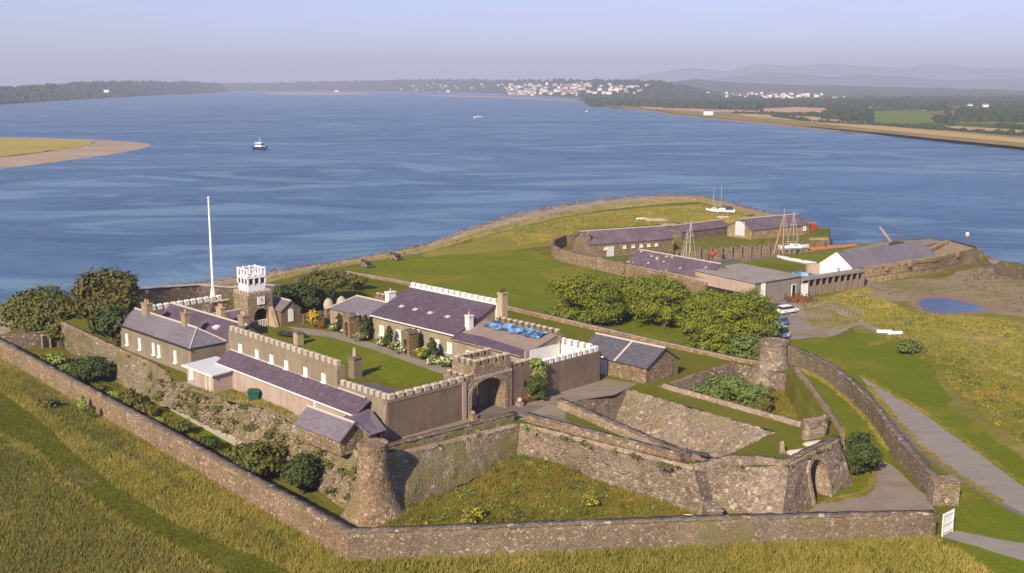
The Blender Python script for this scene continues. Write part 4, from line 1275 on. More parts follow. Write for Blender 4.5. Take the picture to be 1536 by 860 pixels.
# rear rampart wall along the parade lawn
wall_thing('rear_wall', 'long beige wall top behind the store and the right-hand range', [(*P(1140, 546, T0)[:2], -.2, T0 + .35), (*P(1101, 540, T0)[:2], -.2, T0 + .4), (*P(1000, 518, T0)[:2], -.2, T0 + .45), (*P(820, 477, T0)[:2], -.2, T0 + .5), (*P(700, 448, T0)[:2], -.2, T0 + .5), (*P(600, 424, T0)[:2], -.2, T0 + .5), (*P(520, 410, T0)[:2], -.2, T0 + .5)],
           [(-.3, 0), (-.05, 1), (.75, 1), (.8, .85)], 'warm_stone', (-.08, .8, .08), 'rubble walls holding up the fort terrace', step=.8, copm='pale_stone')
wall_thing('rear_wall', 'tall dark shore wall with a pale broad top behind the house and clock tower', [(*P(x, yb, T0)[:2], T0 - .2, height(P(x, yb, T0), yt)) for x, yb, yt in [(196, 470, 435), (250, 458, 431), (300, 450, 428), (345, 448, 432), (400, 446, 428), (440, 444, 432)][::-1]],
           [(0, 0), (-.05, 1), (-1.3, 1), (-1.5, 0)], 'dark_stone', (.1, -1.4, .14), 'rubble walls holding up the fort terrace', step=.8, copm='concrete')
wall_thing('rear_wall', 'low stone wall along the shore behind the dark trees', [(*P(520, 410, T0)[:2], -.2, T0 + .4), (*P(442, 424, T0)[:2], -.2, T0 + .6)],
           [(-.3, 0), (-.05, 1), (.9, 1), (.95, .85)], 'dark_stone', (-.1, .9, .1), 'rubble walls holding up the fort terrace', step=.8)

# ================================================================== FORT BUILDINGS
# left-hand frame follows the slightly turned left range
WL_T = FT(0.75, 31.6); _d = WL_T - FT(0.0, 8.3)
FL = Frame(FT(0, 8.3), math.degrees(math.atan2(_d.y, _d.x)) - 90)      # a across, b along the left range
A_L2 = FL.ang - math.pi / 2

# --- front wall, left of the gate
fw = thing('crenellated_wall', FT(5, 0, T0), 'brown crenellated front wall between the left corner and the gateway', 'wall', 'crenellated walls of the courtyard')
block(fw, 'wall', FT, 0, 10.6, 0, .7, T0 - .1, 8.7, 'brown_render')
crenels(fw, FT(0.1, .3), FT(10.6, .3), 8.7, 9)
mb = MB(); mb.prism([FT(-.03, -.06), FT(10.6, -.06), FT(10.6, -.001), FT(-.03, -.001)], 8.42, 8.58); mb.build('string_course', 'pebbledash', fw)
mb = MB(); mb.prism([FT(10.1, -.12), FT(10.6, -.12), FT(10.6, -.003), FT(10.1, -.003)], T0, 8.6); mb.build('pilaster', 'pink_render', fw)

# --- low side wall
sw = thing('crenellated_wall', FT(0, 4, T0), 'low crenellated side wall behind the slate hut', 'wall', 'crenellated walls of the courtyard')
block(sw, 'wall', FT, 0.01, .7, .71, 8.3, T0 - .1, 8.75, 'pebbledash')
crenels(sw, FT(.32, .2), FT(.32, 8.2), 8.75, 8)
mb = MB(); mb.hexa([FT(-.5, 0.05, T0), FT(.0, 0.05, T0), FT(.0, .6, T0), FT(-.5, .6, T0)], [FT(-.06, 0.05, 8.2), FT(.0, 0.05, 8.2), FT(.0, .6, 8.2), FT(-.06, .6, 8.2)]); mb.build('buttress', 'pebbledash', sw)

# --- tall side wall with its windows
tw = thing('crenellated_wall', FL(0, 12, T0), 'tall crenellated side wall with six small white windows', 'wall', 'crenellated walls of the courtyard')
LTW = 23.6
block(tw, 'wall', FL, 0, .9, .02, LTW, T0 - .1, 10.7, 'pebbledash')
crenels(tw, FL(.35, 0.1), FL(.35, LTW), 10.7, 20)
mb = MB(); mb.prism([FL(-.14, .0), FL(-.002, .0), FL(-.002, 10.2), FL(-.14, 10.2)], T0, 10.3); mb.build('thickening', 'pebbledash', tw)
for (x, y) in [(361, 536), (386, 545), (408, 553), (432, 562), (461, 572), (488, 582)]:
    # the sill height comes from where each window meets the lean-to roof
    best = min((k * .1 for k in range(0, 237)), key=lambda b: abs((FL(0, b, 8.55).x / (FL(0, b, 8.55).y * math.cos(PITCH) + (H - 8.55) * math.sin(PITCH))) - (x - 768) / F_PX))
    window(tw, FL(-.15 if best < 10.2 else -.01, best, 8.55), A_L2, .72, .95)

# --- lean-to along that wall
lt = thing('lean_to', FL(-1, 12, T0), 'long pink-walled lean-to with a purple slate roof', 'outbuilding')
mb = MB()
mb.hexa([FL(-1.75, -5.6, T0 - .6), FL(-.3, -5.6, T0 - .6), FL(-.3, 22.8, T0 - .6), FL(-1.75, 22.8, T0 - .6)], [FL(-1.75, -5.6, 7.0), FL(-.3, -5.6, 7.35), FL(-.3, 22.8, 7.35), FL(-1.75, 22.8, 7.0)])
mb.build('wall', 'pink_render', lt)
mb = MB(); mb.slab([FL(-2.0, -5.9, 7.12), FL(-.16, -5.9, 8.35), FL(-.16, 23.2, 8.35), FL(-2.0, 23.2, 7.12)], .13); rf = mb.build('roof', 'purple_slate', lt)
mb = MB(); mb.tube(FL(-2.05, -5.9, 7.02), FL(-2.05, 23.2, 7.02), .1, n=6); mb.build('gutter', 'white_paint', rf)
mb = MB(); mb.slab([FL(-.16, -5.0, 8.44), FL(-.01, -5.0, 8.5), FL(-.01, 23.2, 8.5), FL(-.16, 23.2, 8.44)], .1); mb.build('flashing', 'ridge_tile', rf)
mb = MB(); mb.prism([FL(-1.95, 1.6), FL(-1.76, 1.6), FL(-1.76, 1.85), FL(-1.95, 1.85)], T0 - .4, 7.0); mb.build('downpipe', 'white_paint', lt)

# --- annex with a flat pale roof
an = thing('annex', FT(-3.5, 28.5, T0), 'small flat-roofed annex with a pale grey roof beside the house', 'outbuilding')
block(an, 'wall', FT, -3.6, -.1, 28.1, 34.4, T0 - .6, 6.55, 'pink_render')
mb = MB(); mb.slab([FT(-3.95, 27.8, 6.72), FT(0.6, 27.8, 6.98), FT(0.6, 34.8, 6.98), FT(-3.95, 34.8, 6.72)], .16); mb.build('roof', 'zinc', an)
mb = MB(); mb.prism([FT(-4.0, 27.7), FT(-3.88, 27.7), FT(-3.88, 34.9), FT(-4.0, 34.9)], 6.5, 6.74); mb.build('gutter', 'white_paint', an)
window(an, FT(-3.62, 33.2, T0 + .75), A_L, .8, 1.1); door(an, FT(-3.62, 29.2, T0), A_L, .8, 1.9, 'cream_render')

# --- the house at the left
ho = thing('house', FT(3, 46, T0), 'brown two-ridged slate-roofed house at the far left of the fort', 'house')
H0, H1 = 37.2, 56.6
pitched(ho, FT, -1.5, 3.3, H0, H1, T0 - .3, 7.95, 9.55, 'pebbledash', 'grey_slate', hip0=2.6, over=.22)
pitched(ho, FT, 3.32, 8.2, H0 - 1.2, H1 - 1, T0, 7.95, 9.75, 'pebbledash', 'purple_slate', over=.15)
for b in (54.6, 50.9, 47.0, 45.5, 41.2):
    window(ho, FT(-1.52, b, 5.35), A_L, .62, 1.55)
mb = MB(); mb.prism([FT(-1.8, H0 - .3), FT(-1.69, H0 - .3), FT(-1.69, H1 + .2), FT(-1.8, H1 + .2)], 7.72, 7.86); mb.build('gutter', 'iron', ho)
chimney(ho, FT, .8, 53.0, 8.6, 10.9, .9, 1.5, pots=2); chimney(ho, FT, .9, 42.6, 8.8, 11.1, .8, 1.0, pots=1); chimney(ho, FT, 5.9, 37.0, 8.6, 10.9, .9, 1.2, pots=3)
mb = MB(); c = FT(4.6, 41.5, 8.75); mb.slab([FT(4.1, 40.8, 8.95), FT(5.2, 40.8, 9.35), FT(5.2, 42.0, 9.35), FT(4.1, 42.0, 8.95)], .25); mb.build('skylight', 'zinc', ho)

# crenellated wall behind the house, with the flagstaff
bk = thing('crenellated_wall', FT(9, 62, T0), 'pale crenellated wall behind the house at the foot of the flagpole', 'wall', 'crenellated walls of the courtyard')
block(bk, 'wall', FT, 5.5, 17.4, 62.0, 62.6, T0, 7.9, 'pebbledash'); crenels(bk, FT(5.6, 62.3), FT(17.3, 62.3), 7.9, 11, 'white_paint', 'white_paint', d=.5, h=.8)
tr_ = thing('turret_stub', FT(15.2, 60.5, T0), 'rough square stone stub beside the flagpole', 'wall')
block(tr_, 'wall', FT, 13.6, 17.0, 59.2, 61.8, T0, 7.9, 'dark_stone'); crenels(tr_, FT(13.7, 59.5), FT(16.9, 59.5), 7.9, 4, 'dark_stone', 'merlon_cap')
fp = thing('flagpole', FT(13.6, 63.2, T0), 'tall white flagpole standing behind the house', 'flagpole')
c = FT(16.4, 63.3, T0)
fz = height(c, 298)
mb = MB(); mb.tube((c.x, c.y, T0 + 4.9), (c.x, c.y, fz), .21, .12, 10); pl = mb.build('pole', 'white_gloss', fp)
mb = MB(); mb.lathe((c.x, c.y, fz), [(.0, 0), (.2, .08), (.2, .2), (.02, .3)], 8); mb.build('finial', 'white_gloss', pl)
mb = MB(); mb.lathe((c.x, c.y, T0), [(1.0, 0), (.9, 2.5), (.55, 3.6), (.36, 4.9), (.2, 5.2)], 10); mb.build('base', 'white_paint', fp)

# --- low gabled rooms between house and tower
rm = thing('gatehouse_room', FT(11, 54, T0), 'small dark gabled room with a tall chimney left of the clock tower', 'outbuilding')
pitched(rm, FT, 9.2, 14.5, 50.0, 55.4, T0, 6.6, 8.0, 'dark_stone', 'old_slate', along='a')
chimney(rm, FT, 9.6, 49.2, 6, 9.6, .7, 1.3, pots=3, m='cream_render')

# --- clock tower
TA0, TA1, TB0, TB1 = 17.2, 21.4, 54.8, 58.8
tow = thing('clock_tower', FT(19, 57, T0), 'square stone clock tower with a white glazed lookout on top', 'tower')
fix_merge(arch_block(FT, TA0, TA1, TB0, TB1, T0, 9.5, 19.4, 2.4, 6.2, 1.15).build('wall', 'tower_stone', tow))
crenels(tow, FT(TA0, TB0 + .25), FT(TA1, TB0 + .25), 9.5, 5, h=.55, share=.6); crenels(tow, FT(TA0 + .25, TB1), FT(TA0 + .25, TB0 + .3), 9.5, 5, h=.55, share=.6)
crenels(tow, FT(TA1 - .25, TB0 + .5), FT(TA1 - .25, TB1), 9.5, 5, h=.55, share=.6)
ck = MB(); ck.prism([FT(18.8, TB0 - .14), FT(20.0, TB0 - .14), FT(20.0, TB0 - .004), FT(18.8, TB0 - .004)], 7.95, 9.1); ckf = ck.build('clock_face', 'white_gloss', tow)
hm = MB()
for p, q in (((19.4, 8.52), (19.4, 8.95)), ((19.4, 8.52), (19.7, 8.38))):
    hm.tube(FT(p[0], TB0 - .17, p[1]), FT(q[0], TB0 - .17, q[1]), .035, n=5)
hm.build('clock_hand', 'iron', ckf)
mb = MB(); mb.prism([FT(18.1, TB1 - .8), FT(20.7, TB1 - .8), FT(20.7, TB1 - .5), FT(18.1, TB1 - .5)], T0, 7.5); mb.build('passage_panel', 'grey_render', tow)
rl = MB()
for k in range(9):
    x = 18.28 + k * .28; rl.tube(FT(x, TB0 + .3, T0), FT(x, TB0 + .3, T0 + .95), .05, n=5)
rl.tube(FT(18.2, TB0 + .3, T0 + 1.0), FT(20.6, TB0 + .3, T0 + 1.0), .07, n=5); rl.build('railing', 'white_gloss', tow)
mb = MB(); mb.hexa([FT(20.65, TB0 - 1.6, T0), FT(21.35, TB0 - 1.6, T0), FT(21.35, TB0 - .002, T0), FT(20.65, TB0 - .002, T0)], [FT(20.65, TB0 - .5, 6.8), FT(21.35, TB0 - .5, 6.8), FT(21.35, TB0 - .002, 7.4), FT(20.65, TB0 - .002, 7.4)]); mb.build('buttress', 'cream_render', tow)
# the white lookout: solid dado, a row of windows, then an open top frame
L0, L1, M0, M1 = TA0 + .65, TA1 - .65, TB0 + .8, TB1 - .5
lk = MB(); lk.prism([FT(L0, M0), FT(L1, M0), FT(L1, M1), FT(L0, M1)], 9.48, 10.95); lko = lk.build('lookout', 'white_gloss', tow)
def rect_frame(mb, z0, z1, t):
    for p, q in (((L0, M0), (L1, M0)), ((L1, M0), (L1, M1)), ((L1, M1), (L0, M1)), ((L0, M1), (L0, M0))):
        P0, P1 = FT(*p, z0), FT(*q, z0)
        mb.box(((P0.x + P1.x) / 2, (P0.y + P1.y) / 2, (z0 + z1) / 2), ((P1 - P0).length + t, t, z1 - z0), rz=math.atan2(P1.y - P0.y, P1.x - P0.x))
up = MB(); rect_frame(up, 11.8, 12.08, .26); rect_frame(up, 13.07, 13.24, .2)
for a in (L0, (L0 * 2 + L1) / 3, (L0 + 2 * L1) / 3, L1):
    for b in (M0, M1): up.prism([FT(a - .12, b - .12), FT(a + .12, b - .12), FT(a + .12, b + .12), FT(a - .12, b + .12)], 10.94, 13.35)
for b in ((M0 * 2 + M1) / 3, (M0 + 2 * M1) / 3):
    for a in (L0, L1): up.prism([FT(a - .11, b - .11), FT(a + .11, b - .11), FT(a + .11, b + .11), FT(a - .11, b + .11)], 10.94, 13.27)
up.build('lantern_frame', 'white_gloss', lko)
gl = MB(); gl.prism([FT(L0 + .02, M0 + .02), FT(L1 - .02, M0 + .02), FT(L1 - .02, M1 - .02), FT(L0 + .02, M1 - .02)], 10.952, 11.78)
gl.build('pane', 'glass', lko)
rp = MB(); rp.prism([FT(L0 + .1, M0 + .1), FT(L1 - .1, M0 + .1), FT(L1 - .1, M1 - .1), FT(L0 + .1, M1 - .1)], 11.82, 12.05)
rp.build('deck', 'white_paint', lko)

# lodge right of the tower
ld = thing('lodge', FT(23, 54, T0), 'little gabled lodge with a tall white arched window right of the clock tower', 'outbuilding')
pitched(ld, FT, 21.7, 25.2, 53.2, 57.5, T0, 6.7, 8.0, 'brown_render', 'grey_slate', over=.15)
mb = MB()
A1 = arc(.9, 1.55, 8); c = FT(23.0, 53.2, T0 + .5)
mb.hexa([FT(23.4 + x, 53.12, T0 + .5 + z) for x, z in A1], [FT(23.4 + x, 53.19, T0 + .5 + z) for x, z in A1]); mb.build('window', 'white_gloss', ld)
gw = thing('garden_wall', FT(28, 51, T0), 'low stone wall between the lodge and the yellow shrub', 'wall')
block(gw, 'masonry', FT, 25.2, 31.0, 52.5, 53.0, T0, 5.9, 'dark_stone')

# --- right-hand range: grey-roofed wing
gy = thing('cottage', FT(28, 43, T0), 'grey-roofed stone wing at the far end of the right-hand range', 'house')
pitched(gy, FT, 26.6, 32.6, 38.1, 47.6, T0, 7.35, 8.95, 'range_render', 'grey_slate', hip1=2.2, over=.22, ar=29.9)
for b in (45.6, 42.2, 39.9): window(gy, FT(26.58, b, 5.3), A_L, .75, 1.3)
cb = thing('crenellated_wall', FT(34, 43, T0), 'short brown crenellated wall behind the grey-roofed wing', 'wall', 'crenellated walls of the courtyard')
block(cb, 'wall', FT, 33.3, 34.0, 37.6, 45.5, T0, 8.6, 'warm_stone'); crenels(cb, FT(33.6, 37.8), FT(33.6, 45.4), 8.6, 7, 'warm_stone', 'merlon_cap')
ly = thing('stone_finials', FT(29, 50.5, T0), 'pair of pale rounded stone finials on a wall by the dark trees', 'wall')
block(ly, 'wall', FT, 27.4, 31.2, 49.6, 50.3, T0, 6.9, 'warm_stone')
mb = MB()
for a in (28.0, 30.4): mb.lathe(FT(a, 49.95, 6.88), [(.75, 0), (.8, .5), (.6, 1.1), (.1, 1.5)], 10)
mb.build('finial', 'merlon_cap', ly)

# --- great purple slope of the right-hand range
bg_ = thing('barrack_range', FT(30, 28, T0), 'barrack range with one great purple slate roof and a white crenellated parapet', 'building')
BA0, BA1, BB0, BB1 = 26.7, 33.7, 19.6, 37.4
mb = MB()
for b0, b1 in ((BB0, BB1),):
    mb.hexa([FT(BA0, b0, T0), FT(BA1, b0, T0), FT(BA1, b1, T0), FT(BA0, b1, T0)], [FT(BA0, b0, 7.95), FT(BA1, b0, 10.75), FT(BA1, b1, 10.75), FT(BA0, b1, 7.95)])
fix(mb.build('wall', 'range_render', bg_))
mb = MB(); mb.slab([FT(BA0 - .35, BB0 - .2, 8.0), FT(BA1, BB0 - .2, 10.95), FT(BA1, BB1 + .2, 10.95), FT(BA0 - .35, BB1 + .2, 8.0)], .16); rf = mb.build('roof', 'purple_slate', bg_)
mb = MB(); mb.prism([FT(BA0 - .5, BB0), FT(BA0 - .36, BB0), FT(BA0 - .36, BB1), FT(BA0 - .5, BB1)], 7.82, 7.97); mb.build('gutter', 'white_paint', rf)
for k, b in enumerate((34.4, 31.4, 28.2, 24.6)):
    mb = MB(); mb.slab([FT(29.1, b - .6, 9.15), FT(29.6, b - .6, 9.37), FT(29.6, b + .2, 9.37), FT(29.1, b + .2, 9.15)], .1); mb.build('rooflight', 'ridge_tile', rf)
mb = MB(); mb.prism([FT(BA1 + .01, BB0 - .3), FT(BA1 + .55, BB0 - .3), FT(BA1 + .55, BB1 + .3), FT(BA1 + .01, BB1 + .3)], T0, 11.1); pw = mb.build('parapet', 'white_paint', bg_)
crenels(bg_, FT(BA1 + .28, BB1 + .2), FT(BA1 + .28, BB0 - .2), 11.1, 15, 'white_paint', 'white_paint', d=.5, h=.6, share=.66)
for b in (35.3, 31.6, 23.4, 20.9): window(bg_, FT(BA0 - .02, b, 5.35), A_L, .95, 1.35)
window(bg_, FT(BA0 - .02, 27.8, 6.5), A_L, 1.3, .95); door(bg_, FT(BA0 - .02, 30.4, T0), A_L, 1.0, 2.1)
chimney(bg_, FT, 28.6, 19.2, 7.5, 10.2, .8, .8, 'white_paint', 1); chimney(bg_, FT, 33.9, 18.4, T0, 12.6, 1.0, .9, 'cream_render', 2, 'iron'); chimney(bg_, FT, 30.6, 38.2, 7.0, 10.5, 1.3, .9, 'white_paint', 1)

# --- pink roof with the tarpaulin
pk = thing('stripped_range', FT(28, 12, T0), 'half-stripped pinkish roof with purple slates left along its eaves', 'building')
KA0, KA1, KB0, KB1 = 25.7, 31.7, 6.4, 19.3
mb = MB(); mb.hexa([FT(KA0, KB0, T0), FT(KA1, KB0, T0), FT(KA1, KB1, T0), FT(KA0, KB1, T0)], [FT(KA0, KB0, 7.6), FT(KA1, KB0, 9.2), FT(KA1, KB1, 9.2), FT(KA0, KB1, 7.6)]); fix(mb.build('wall', 'range_render', pk))
mb = MB(); mb.slab([FT(KA0 - .3, KB0 - .1, 7.72), FT(KA1, KB0 - .1, 9.36), FT(KA1, KB1, 9.36), FT(KA0 - .3, KB1, 7.72)], .15); rf = mb.build('roof', 'pink_roof', pk)
mb = MB(); sl_ = (9.36 - 7.72) / (KA1 - KA0 + .3)
def rz_(a): return 7.72 + (a - KA0 + .3) * sl_
mb.slab([FT(KA0 - .3, KB0 - .1, rz_(KA0 - .3) + .07), FT(KA0 + 1.0, KB0 + .4, rz_(KA0 + 1.0) + .07), FT(KA0 + 1.7, KB1 - 4, rz_(KA0 + 1.7) + .07), FT(KA0 + 1.5, KB1, rz_(KA0 + 1.5) + .07), FT(KA0 - .3, KB1, rz_(KA0 - .3) + .07)], .06); mb.build('slates', 'purple_slate', rf)
mb = MB(); mb.prism([FT(KA0 - .42, KB0), FT(KA0 - .31, KB0), FT(KA0 - .31, KB1), FT(KA0 - .42, KB1)], 7.6, 7.74); mb.build('gutter', 'pale_stone', rf)
for b, al in ((13.2, 0), (16.2, 0)): window(pk, FT(KA0 - .02, b, 5.4), A_L, .8, 1.2)
mb = MB(); mb.prism([FT(KA1 + .01, KB0 - .6), FT(KA1 + .6, KB0 - .6), FT(KA1 + .6, KB1 - .6), FT(KA1 + .01, KB1 - .6)], T0, 9.3); mb.build('parapet', 'warm_stone', pk)
crenels(pk, FT(KA1 + .3, KB1 - 1.6), FT(KA1 + .3, KB0 - .3), 9.3, 11, 'warm_stone', 'merlon_cap', share=.5, h=.75)
tpts = []
nA, nBt = 8, 30
R = []
for i in range(nA + 1):
    row = []
    for j in range(nBt + 1):
        b = 17.6 + (7.6 - 17.6) * j / nBt
        a = 29.5 + .16 * math.sin(j * .7) + rnd.uniform(-.06, .06) + (31.35 - 29.5) * i / nA
        row.append((*FT(a, b)[:2], rz_(a) + .16 + abs(rnd.gauss(0, .09))))
    R.append(row)
tp = loft('tarpaulin', R, 'blue_tarp'); tag(tp, 'long crumpled blue tarpaulin along the top of the stripped roof', 'tarpaulin')
gbk = thing('garden_bush', FT(24.6, 17.8, T0), 'x', 'bush'); bpy.data.objects.remove(gbk)

# --- white-lined yard at the right-hand corner
yd = thing('crenellated_yard', FT(27, 3, T0), 'walled yard with white crenels and white inner walls at the right-hand corner', 'building', 'crenellated walls of the courtyard')
block(yd, 'front_wall', FT, 22.4, 32.5, 0, .6, T0 - .1, 8.25, 'brown_render')
crenels(yd, FT(22.6, .3), FT(32.4, .3), 8.25, 10, 'white_paint', 'white_paint', share=.6, h=.7)
block(yd, 'side_wall', FT, 31.9, 32.5, .605, 8.6, T0 - .1, 8.25, 'brown_render')
crenels(yd, FT(32.2, .9), FT(32.2, 8.5), 8.25, 7, 'white_paint', 'white_paint', share=.6, h=.75)
block(yd, 'inner_lining', FT, 22.6, 31.89, .603, .68, 6.6, 8.26, 'white_paint'); block(yd, 'inner_lining', FT, 31.82, 31.897, .69, 6.3, 6.6, 8.26, 'white_paint')
block(yd, 'floor', FT, 22.45, 31.8, .69, 6.3, 6.3, 6.6, 'zinc')
block(yd, 'rear_wall', FT, 25.8, 31.8, 6.0, 6.3, T0, 8.3, 'grey_render')
block(yd, 'inner_lining', FT, 26.5, 31.7, 5.9, 5.99, 6.6, 8.3, 'white_paint')
mb = MB(); mb.slab([FT(27.2, 1.2, 6.9), FT(31.0, 1.2, 7.3), FT(31.0, 3.6, 7.3), FT(27.2, 3.6, 6.9)], .1); mb.build('hatch', 'dark_paving', yd)
R = [[(*FT(24.4 + i * .45, 1.4 + j * .42)[:2], 6.62 + max(0, 1.0 - .22 * ((i - 3) ** 2 + (j - 3) ** 2) ** .5 * 1.1) + rnd.uniform(0, .15)) for j in range(7)] for i in range(7)]
tp2 = loft('tarpaulin', R, 'blue_tarp'); tag(tp2, 'small heap under blue tarpaulin in the white-lined yard', 'tarpaulin')

# --- centre wall and gateway
ce = thing('crenellated_wall', FT(20, 0, T0), 'ivy-hung crenellated wall between the gateway and the white-lined yard', 'wall', 'crenellated walls of the courtyard')
block(ce, 'wall', FT, 17.6, 22.38, .15, .8, T0 - .1, 8.7, 'brown_render'); crenels(ce, FT(17.6, .45), FT(21.6, .45), 8.7, 4, 'warm_stone', 'merlon_cap', h=.7)
mb = MB(); mb.prism([FT(22.0, -.12), FT(22.38, -.12), FT(22.38, .14), FT(22.0, .14)], T0, 8.4); mb.build('pilaster', 'pebbledash', ce)
mb = MB(); mb.prism([FT(19.6, .1), FT(20.0, .1), FT(20.0, .148), FT(19.6, .148)], 6.3, 6.9); mb.build('vent', 'dark_void', ce)
gh = thing('gatehouse', FT(14, 1.5, T0), 'crenellated stone gatehouse with a deep arched entrance', 'gatehouse')
fix_merge(arch_block(FT, 10.62, 17.58, .0, 3.6, T0 - .1, 8.75, 13.9, 5.0, 6.7, 1.75, 14).build('wall', 'gate_stone', gh))
mb = MB(); mb.prism([FT(11.9, .02), FT(17.5, .02), FT(17.5, 3.58), FT(11.9, 3.58)], 8.752, 10.0); mb.build('upper_wall', 'gate_stone', gh)
mb = MB(); mb.prism([FT(11.86, -.05), FT(17.54, -.05), FT(17.54, .018), FT(11.86, .018)], 8.6, 8.85); mb.build('string_course', 'merlon_cap', gh)
for p, q, n in ((FT(11.9, .3), FT(17.5, .3), 5), (FT(12.2, 3.5), FT(12.2, .6), 3), (FT(17.4, 3.3), FT(12.4, 3.3), 5)):
    crenels(gh, p, q, 10.0, n, 'gate_stone', 'merlon_cap', share=.6, h=.75)
crenels(gh, FT(10.6, .3), FT(11.9, .3), 8.75, 1, 'gate_stone', 'merlon_cap', share=.6, h=.6); crenels(gh, FT(11.0, 3.4), FT(11.0, .6), 8.75, 3, 'gate_stone', 'merlon_cap', share=.55, h=.65)
mb = MB()
A1, A2 = arc(5.0, 2.3 - 0, 12), arc(5.9, 2.3, 12)
A1 = [(x, min(z, 2.3) if z <= 2.3 else 2.3 + (z - 2.3) * .70) for x, z in A1]; A2 = [(x, z if z <= 2.3 else 2.3 + (z - 2.3) * .70) for x, z in A2]
for i in range(len(A1) - 1):
    p0, p1, o0, o1 = A1[i], A1[i + 1], A2[i], A2[i + 1]
    mb.hexa([FT(13.9 + x, -.08, T0 - .1 + z) for x, z in (p0, p1, o1, o0)], [FT(13.9 + x, -.002, T0 - .1 + z) for x, z in (p0, p1, o1, o0)])
mb.build('arch_ring', 'pale_stone', gh)
# blue panel paints in the open passage's shade, beside grey and timber leaves
mb = MB(); mb.prism([FT(11.45, 2.6), FT(13.4, 2.6), FT(13.4, 2.75), FT(11.45, 2.75)], T0, 7.8); mb.build('passage_panel', 'blue_paint', gh)
mb = MB(); mb.prism([FT(13.42, 2.9), FT(14.9, 2.9), FT(14.9, 3.05), FT(13.42, 3.05)], T0, 8.0); mb.build('passage_panel', 'grey_render', gh)
mb = MB(); mb.prism([FT(14.92, 2.6), FT(16.35, 2.6), FT(16.35, 2.75), FT(14.92, 2.75)], T0, 7.8); mb.build('passage_panel', 'timber', gh)
for a, lb in ((18.1, 'round pale stone ball on a block at the right of the entrance arch'), (11.0, 'rough stone guard block at the left foot of the entrance arch')):
    gb = thing('guard_stone', FT(a, -.7, T0), lb, 'guard stone')
    mb = MB(); mb.box(FT(a, -.7, T0 + .25), (.7, .7, .5), rz=A_F); mb.build('block', 'pale_stone', gb)
    mb = MB(); mb.lathe(FT(a, -.7, T0 + .48), [(.1, 0), (.24, .08), (.29, .25), (.22, .44), (.04, .53)], 10); mb.build('ball', 'merlon_cap' if a > 15 else 'pale_stone', gb)

# --- store building right of the yard
st = thing('store_building', FT(38, 0, T0), 'stone store with a grey slate roof beside the right-hand yard', 'building')
pitched(st, FT, 35.3, 41.6, -4.9, 5.8, T0 - .2, 6.5, 8.3, 'warm_stone', 'blue_slate', over=.25, ar=38.6)
door(st, FT(35.28, 1.9, T0), A_L, 1.1, 2.1); 
mb = MB(); mb.slab([FT(35.0, -.25, 6.6), FT(38.6, -.25, 8.58), FT(38.6, .05, 8.58), FT(35.0, .05, 6.6)], .06); mb.build('parting_strip', 'ridge_tile', st)
lk2 = thing('link_wall', FT(34, 3, T0), 'narrow archway wall linking the yard and the slate-roofed store', 'wall')
fix_merge(arch_block(FT, 32.55, 35.2, 2.4, 3.0, T0, 7.4, 33.9, 1.5, 6.0, .7).build('masonry', 'warm_stone', lk2))

# --- slate hut beside the near turret
hu = thing('slate_hut', FT(-3.4, 2.5, T0), 'low stone hut with a crossed slate roof beside the near turret', 'outbuilding')
pitched(hu, FT, -6.1, -3.0, -.4, 7.0, T0, 6.15, 7.45, 'warm_stone', 'grey_slate', over=.3, ar=-4.6)
wing = [FT(-3.6, -1.6), FT(-1.15, -.75), FT(-.35, 2.2), FT(-2.98, 2.2)]
mb = MB(); mb.hexa([V3(p, T0) for p in wing], [V3(wing[0], 6.2), V3(wing[1], 6.2), V3(wing[2], 7.3), V3(wing[3], 7.3)]); fix(mb.build('side_wall', 'warm_stone', hu))
qs = [P(531, 632, 7.62), P(556, 614, 7.62), P(580, 645, 6.35), P(556, 653, 6.35)]
mb = MB(); mb.slab(qs, .15); fix(mb.build('side_roof', 'grey_slate', hu))
mb = MB(); mb.slab([qs[0], qs[1], FT(.0, 4.4, 7.0), FT(-3.4, 4.0, 6.6)], .15); fix(mb.build('side_roof', 'old_slate', hu))
mb = MB(); mb.prism([FT(-2.1, -1.32), FT(-1.9, -1.25), FT(-1.9, -1.0), FT(-2.1, -1.07)], T0, 6.1); mb.build('downpipe', 'iron', hu)

# --- things in the courtyard
il = thing('inner_lean_to', FT(2.5, 5, T0), 'low purple-roofed lean-to inside the left front corner of the courtyard', 'outbuilding')
mb = MB(); mb.hexa([FT(.71, 1.0, T0), FT(5.0, 1.0, T0), FT(5.0, 9.0, T0), FT(.71, 9.0, T0)], [FT(.71, 1.0, 8.3), FT(5.0, 1.0, 7.6), FT(5.0, 9.0, 7.6), FT(.71, 9.0, 8.3)]); mb.build('wall', 'grey_render', il)
mb = MB(); mb.slab([FT(.72, .8, 8.5), FT(5.3, .8, 7.74), FT(5.3, 9.2, 7.74), FT(.72, 9.2, 8.5)], .13); mb.build('roof', 'old_slate', il)
def pillar(name, base, w, h, m, label, cat, group, niche=False):
    r = thing(name, base, label, cat, group)
    mb = MB(); c = Vector(base)
    if niche:
        fr = Frame(c - FT.u * 0, 44.5)
        fix_merge(arch_block(Frame(c, 44.5 - 90), -w / 2, w / 2, -w / 2, w / 2, T0, T0 + h * .9, 0, w * .45, T0 + h * .55, w * .2, 6).build('shaft', m, r))
    else:
        mb.box(c + Vector((0, 0, h * .45)), (w, w, h * .9), rz=A_F); mb.build('shaft', m, r)
    mb = MB(); z = h * .9 + .002
    fr = Frame(c, 44.5); k = w / 2 + .12
    mb.hexa([fr(-k, -k, T0 + z), fr(k, -k, T0 + z), fr(k, k, T0 + z), fr(-k, k, T0 + z)], [fr(-k * .8, -k * .8, T0 + h), fr(k * .8, -k * .8, T0 + h), fr(k * .8, k * .8, T0 + h), fr(-k * .8, k * .8, T0 + h)])
    mb.build('cap', 'coping_stone', r)
    return r
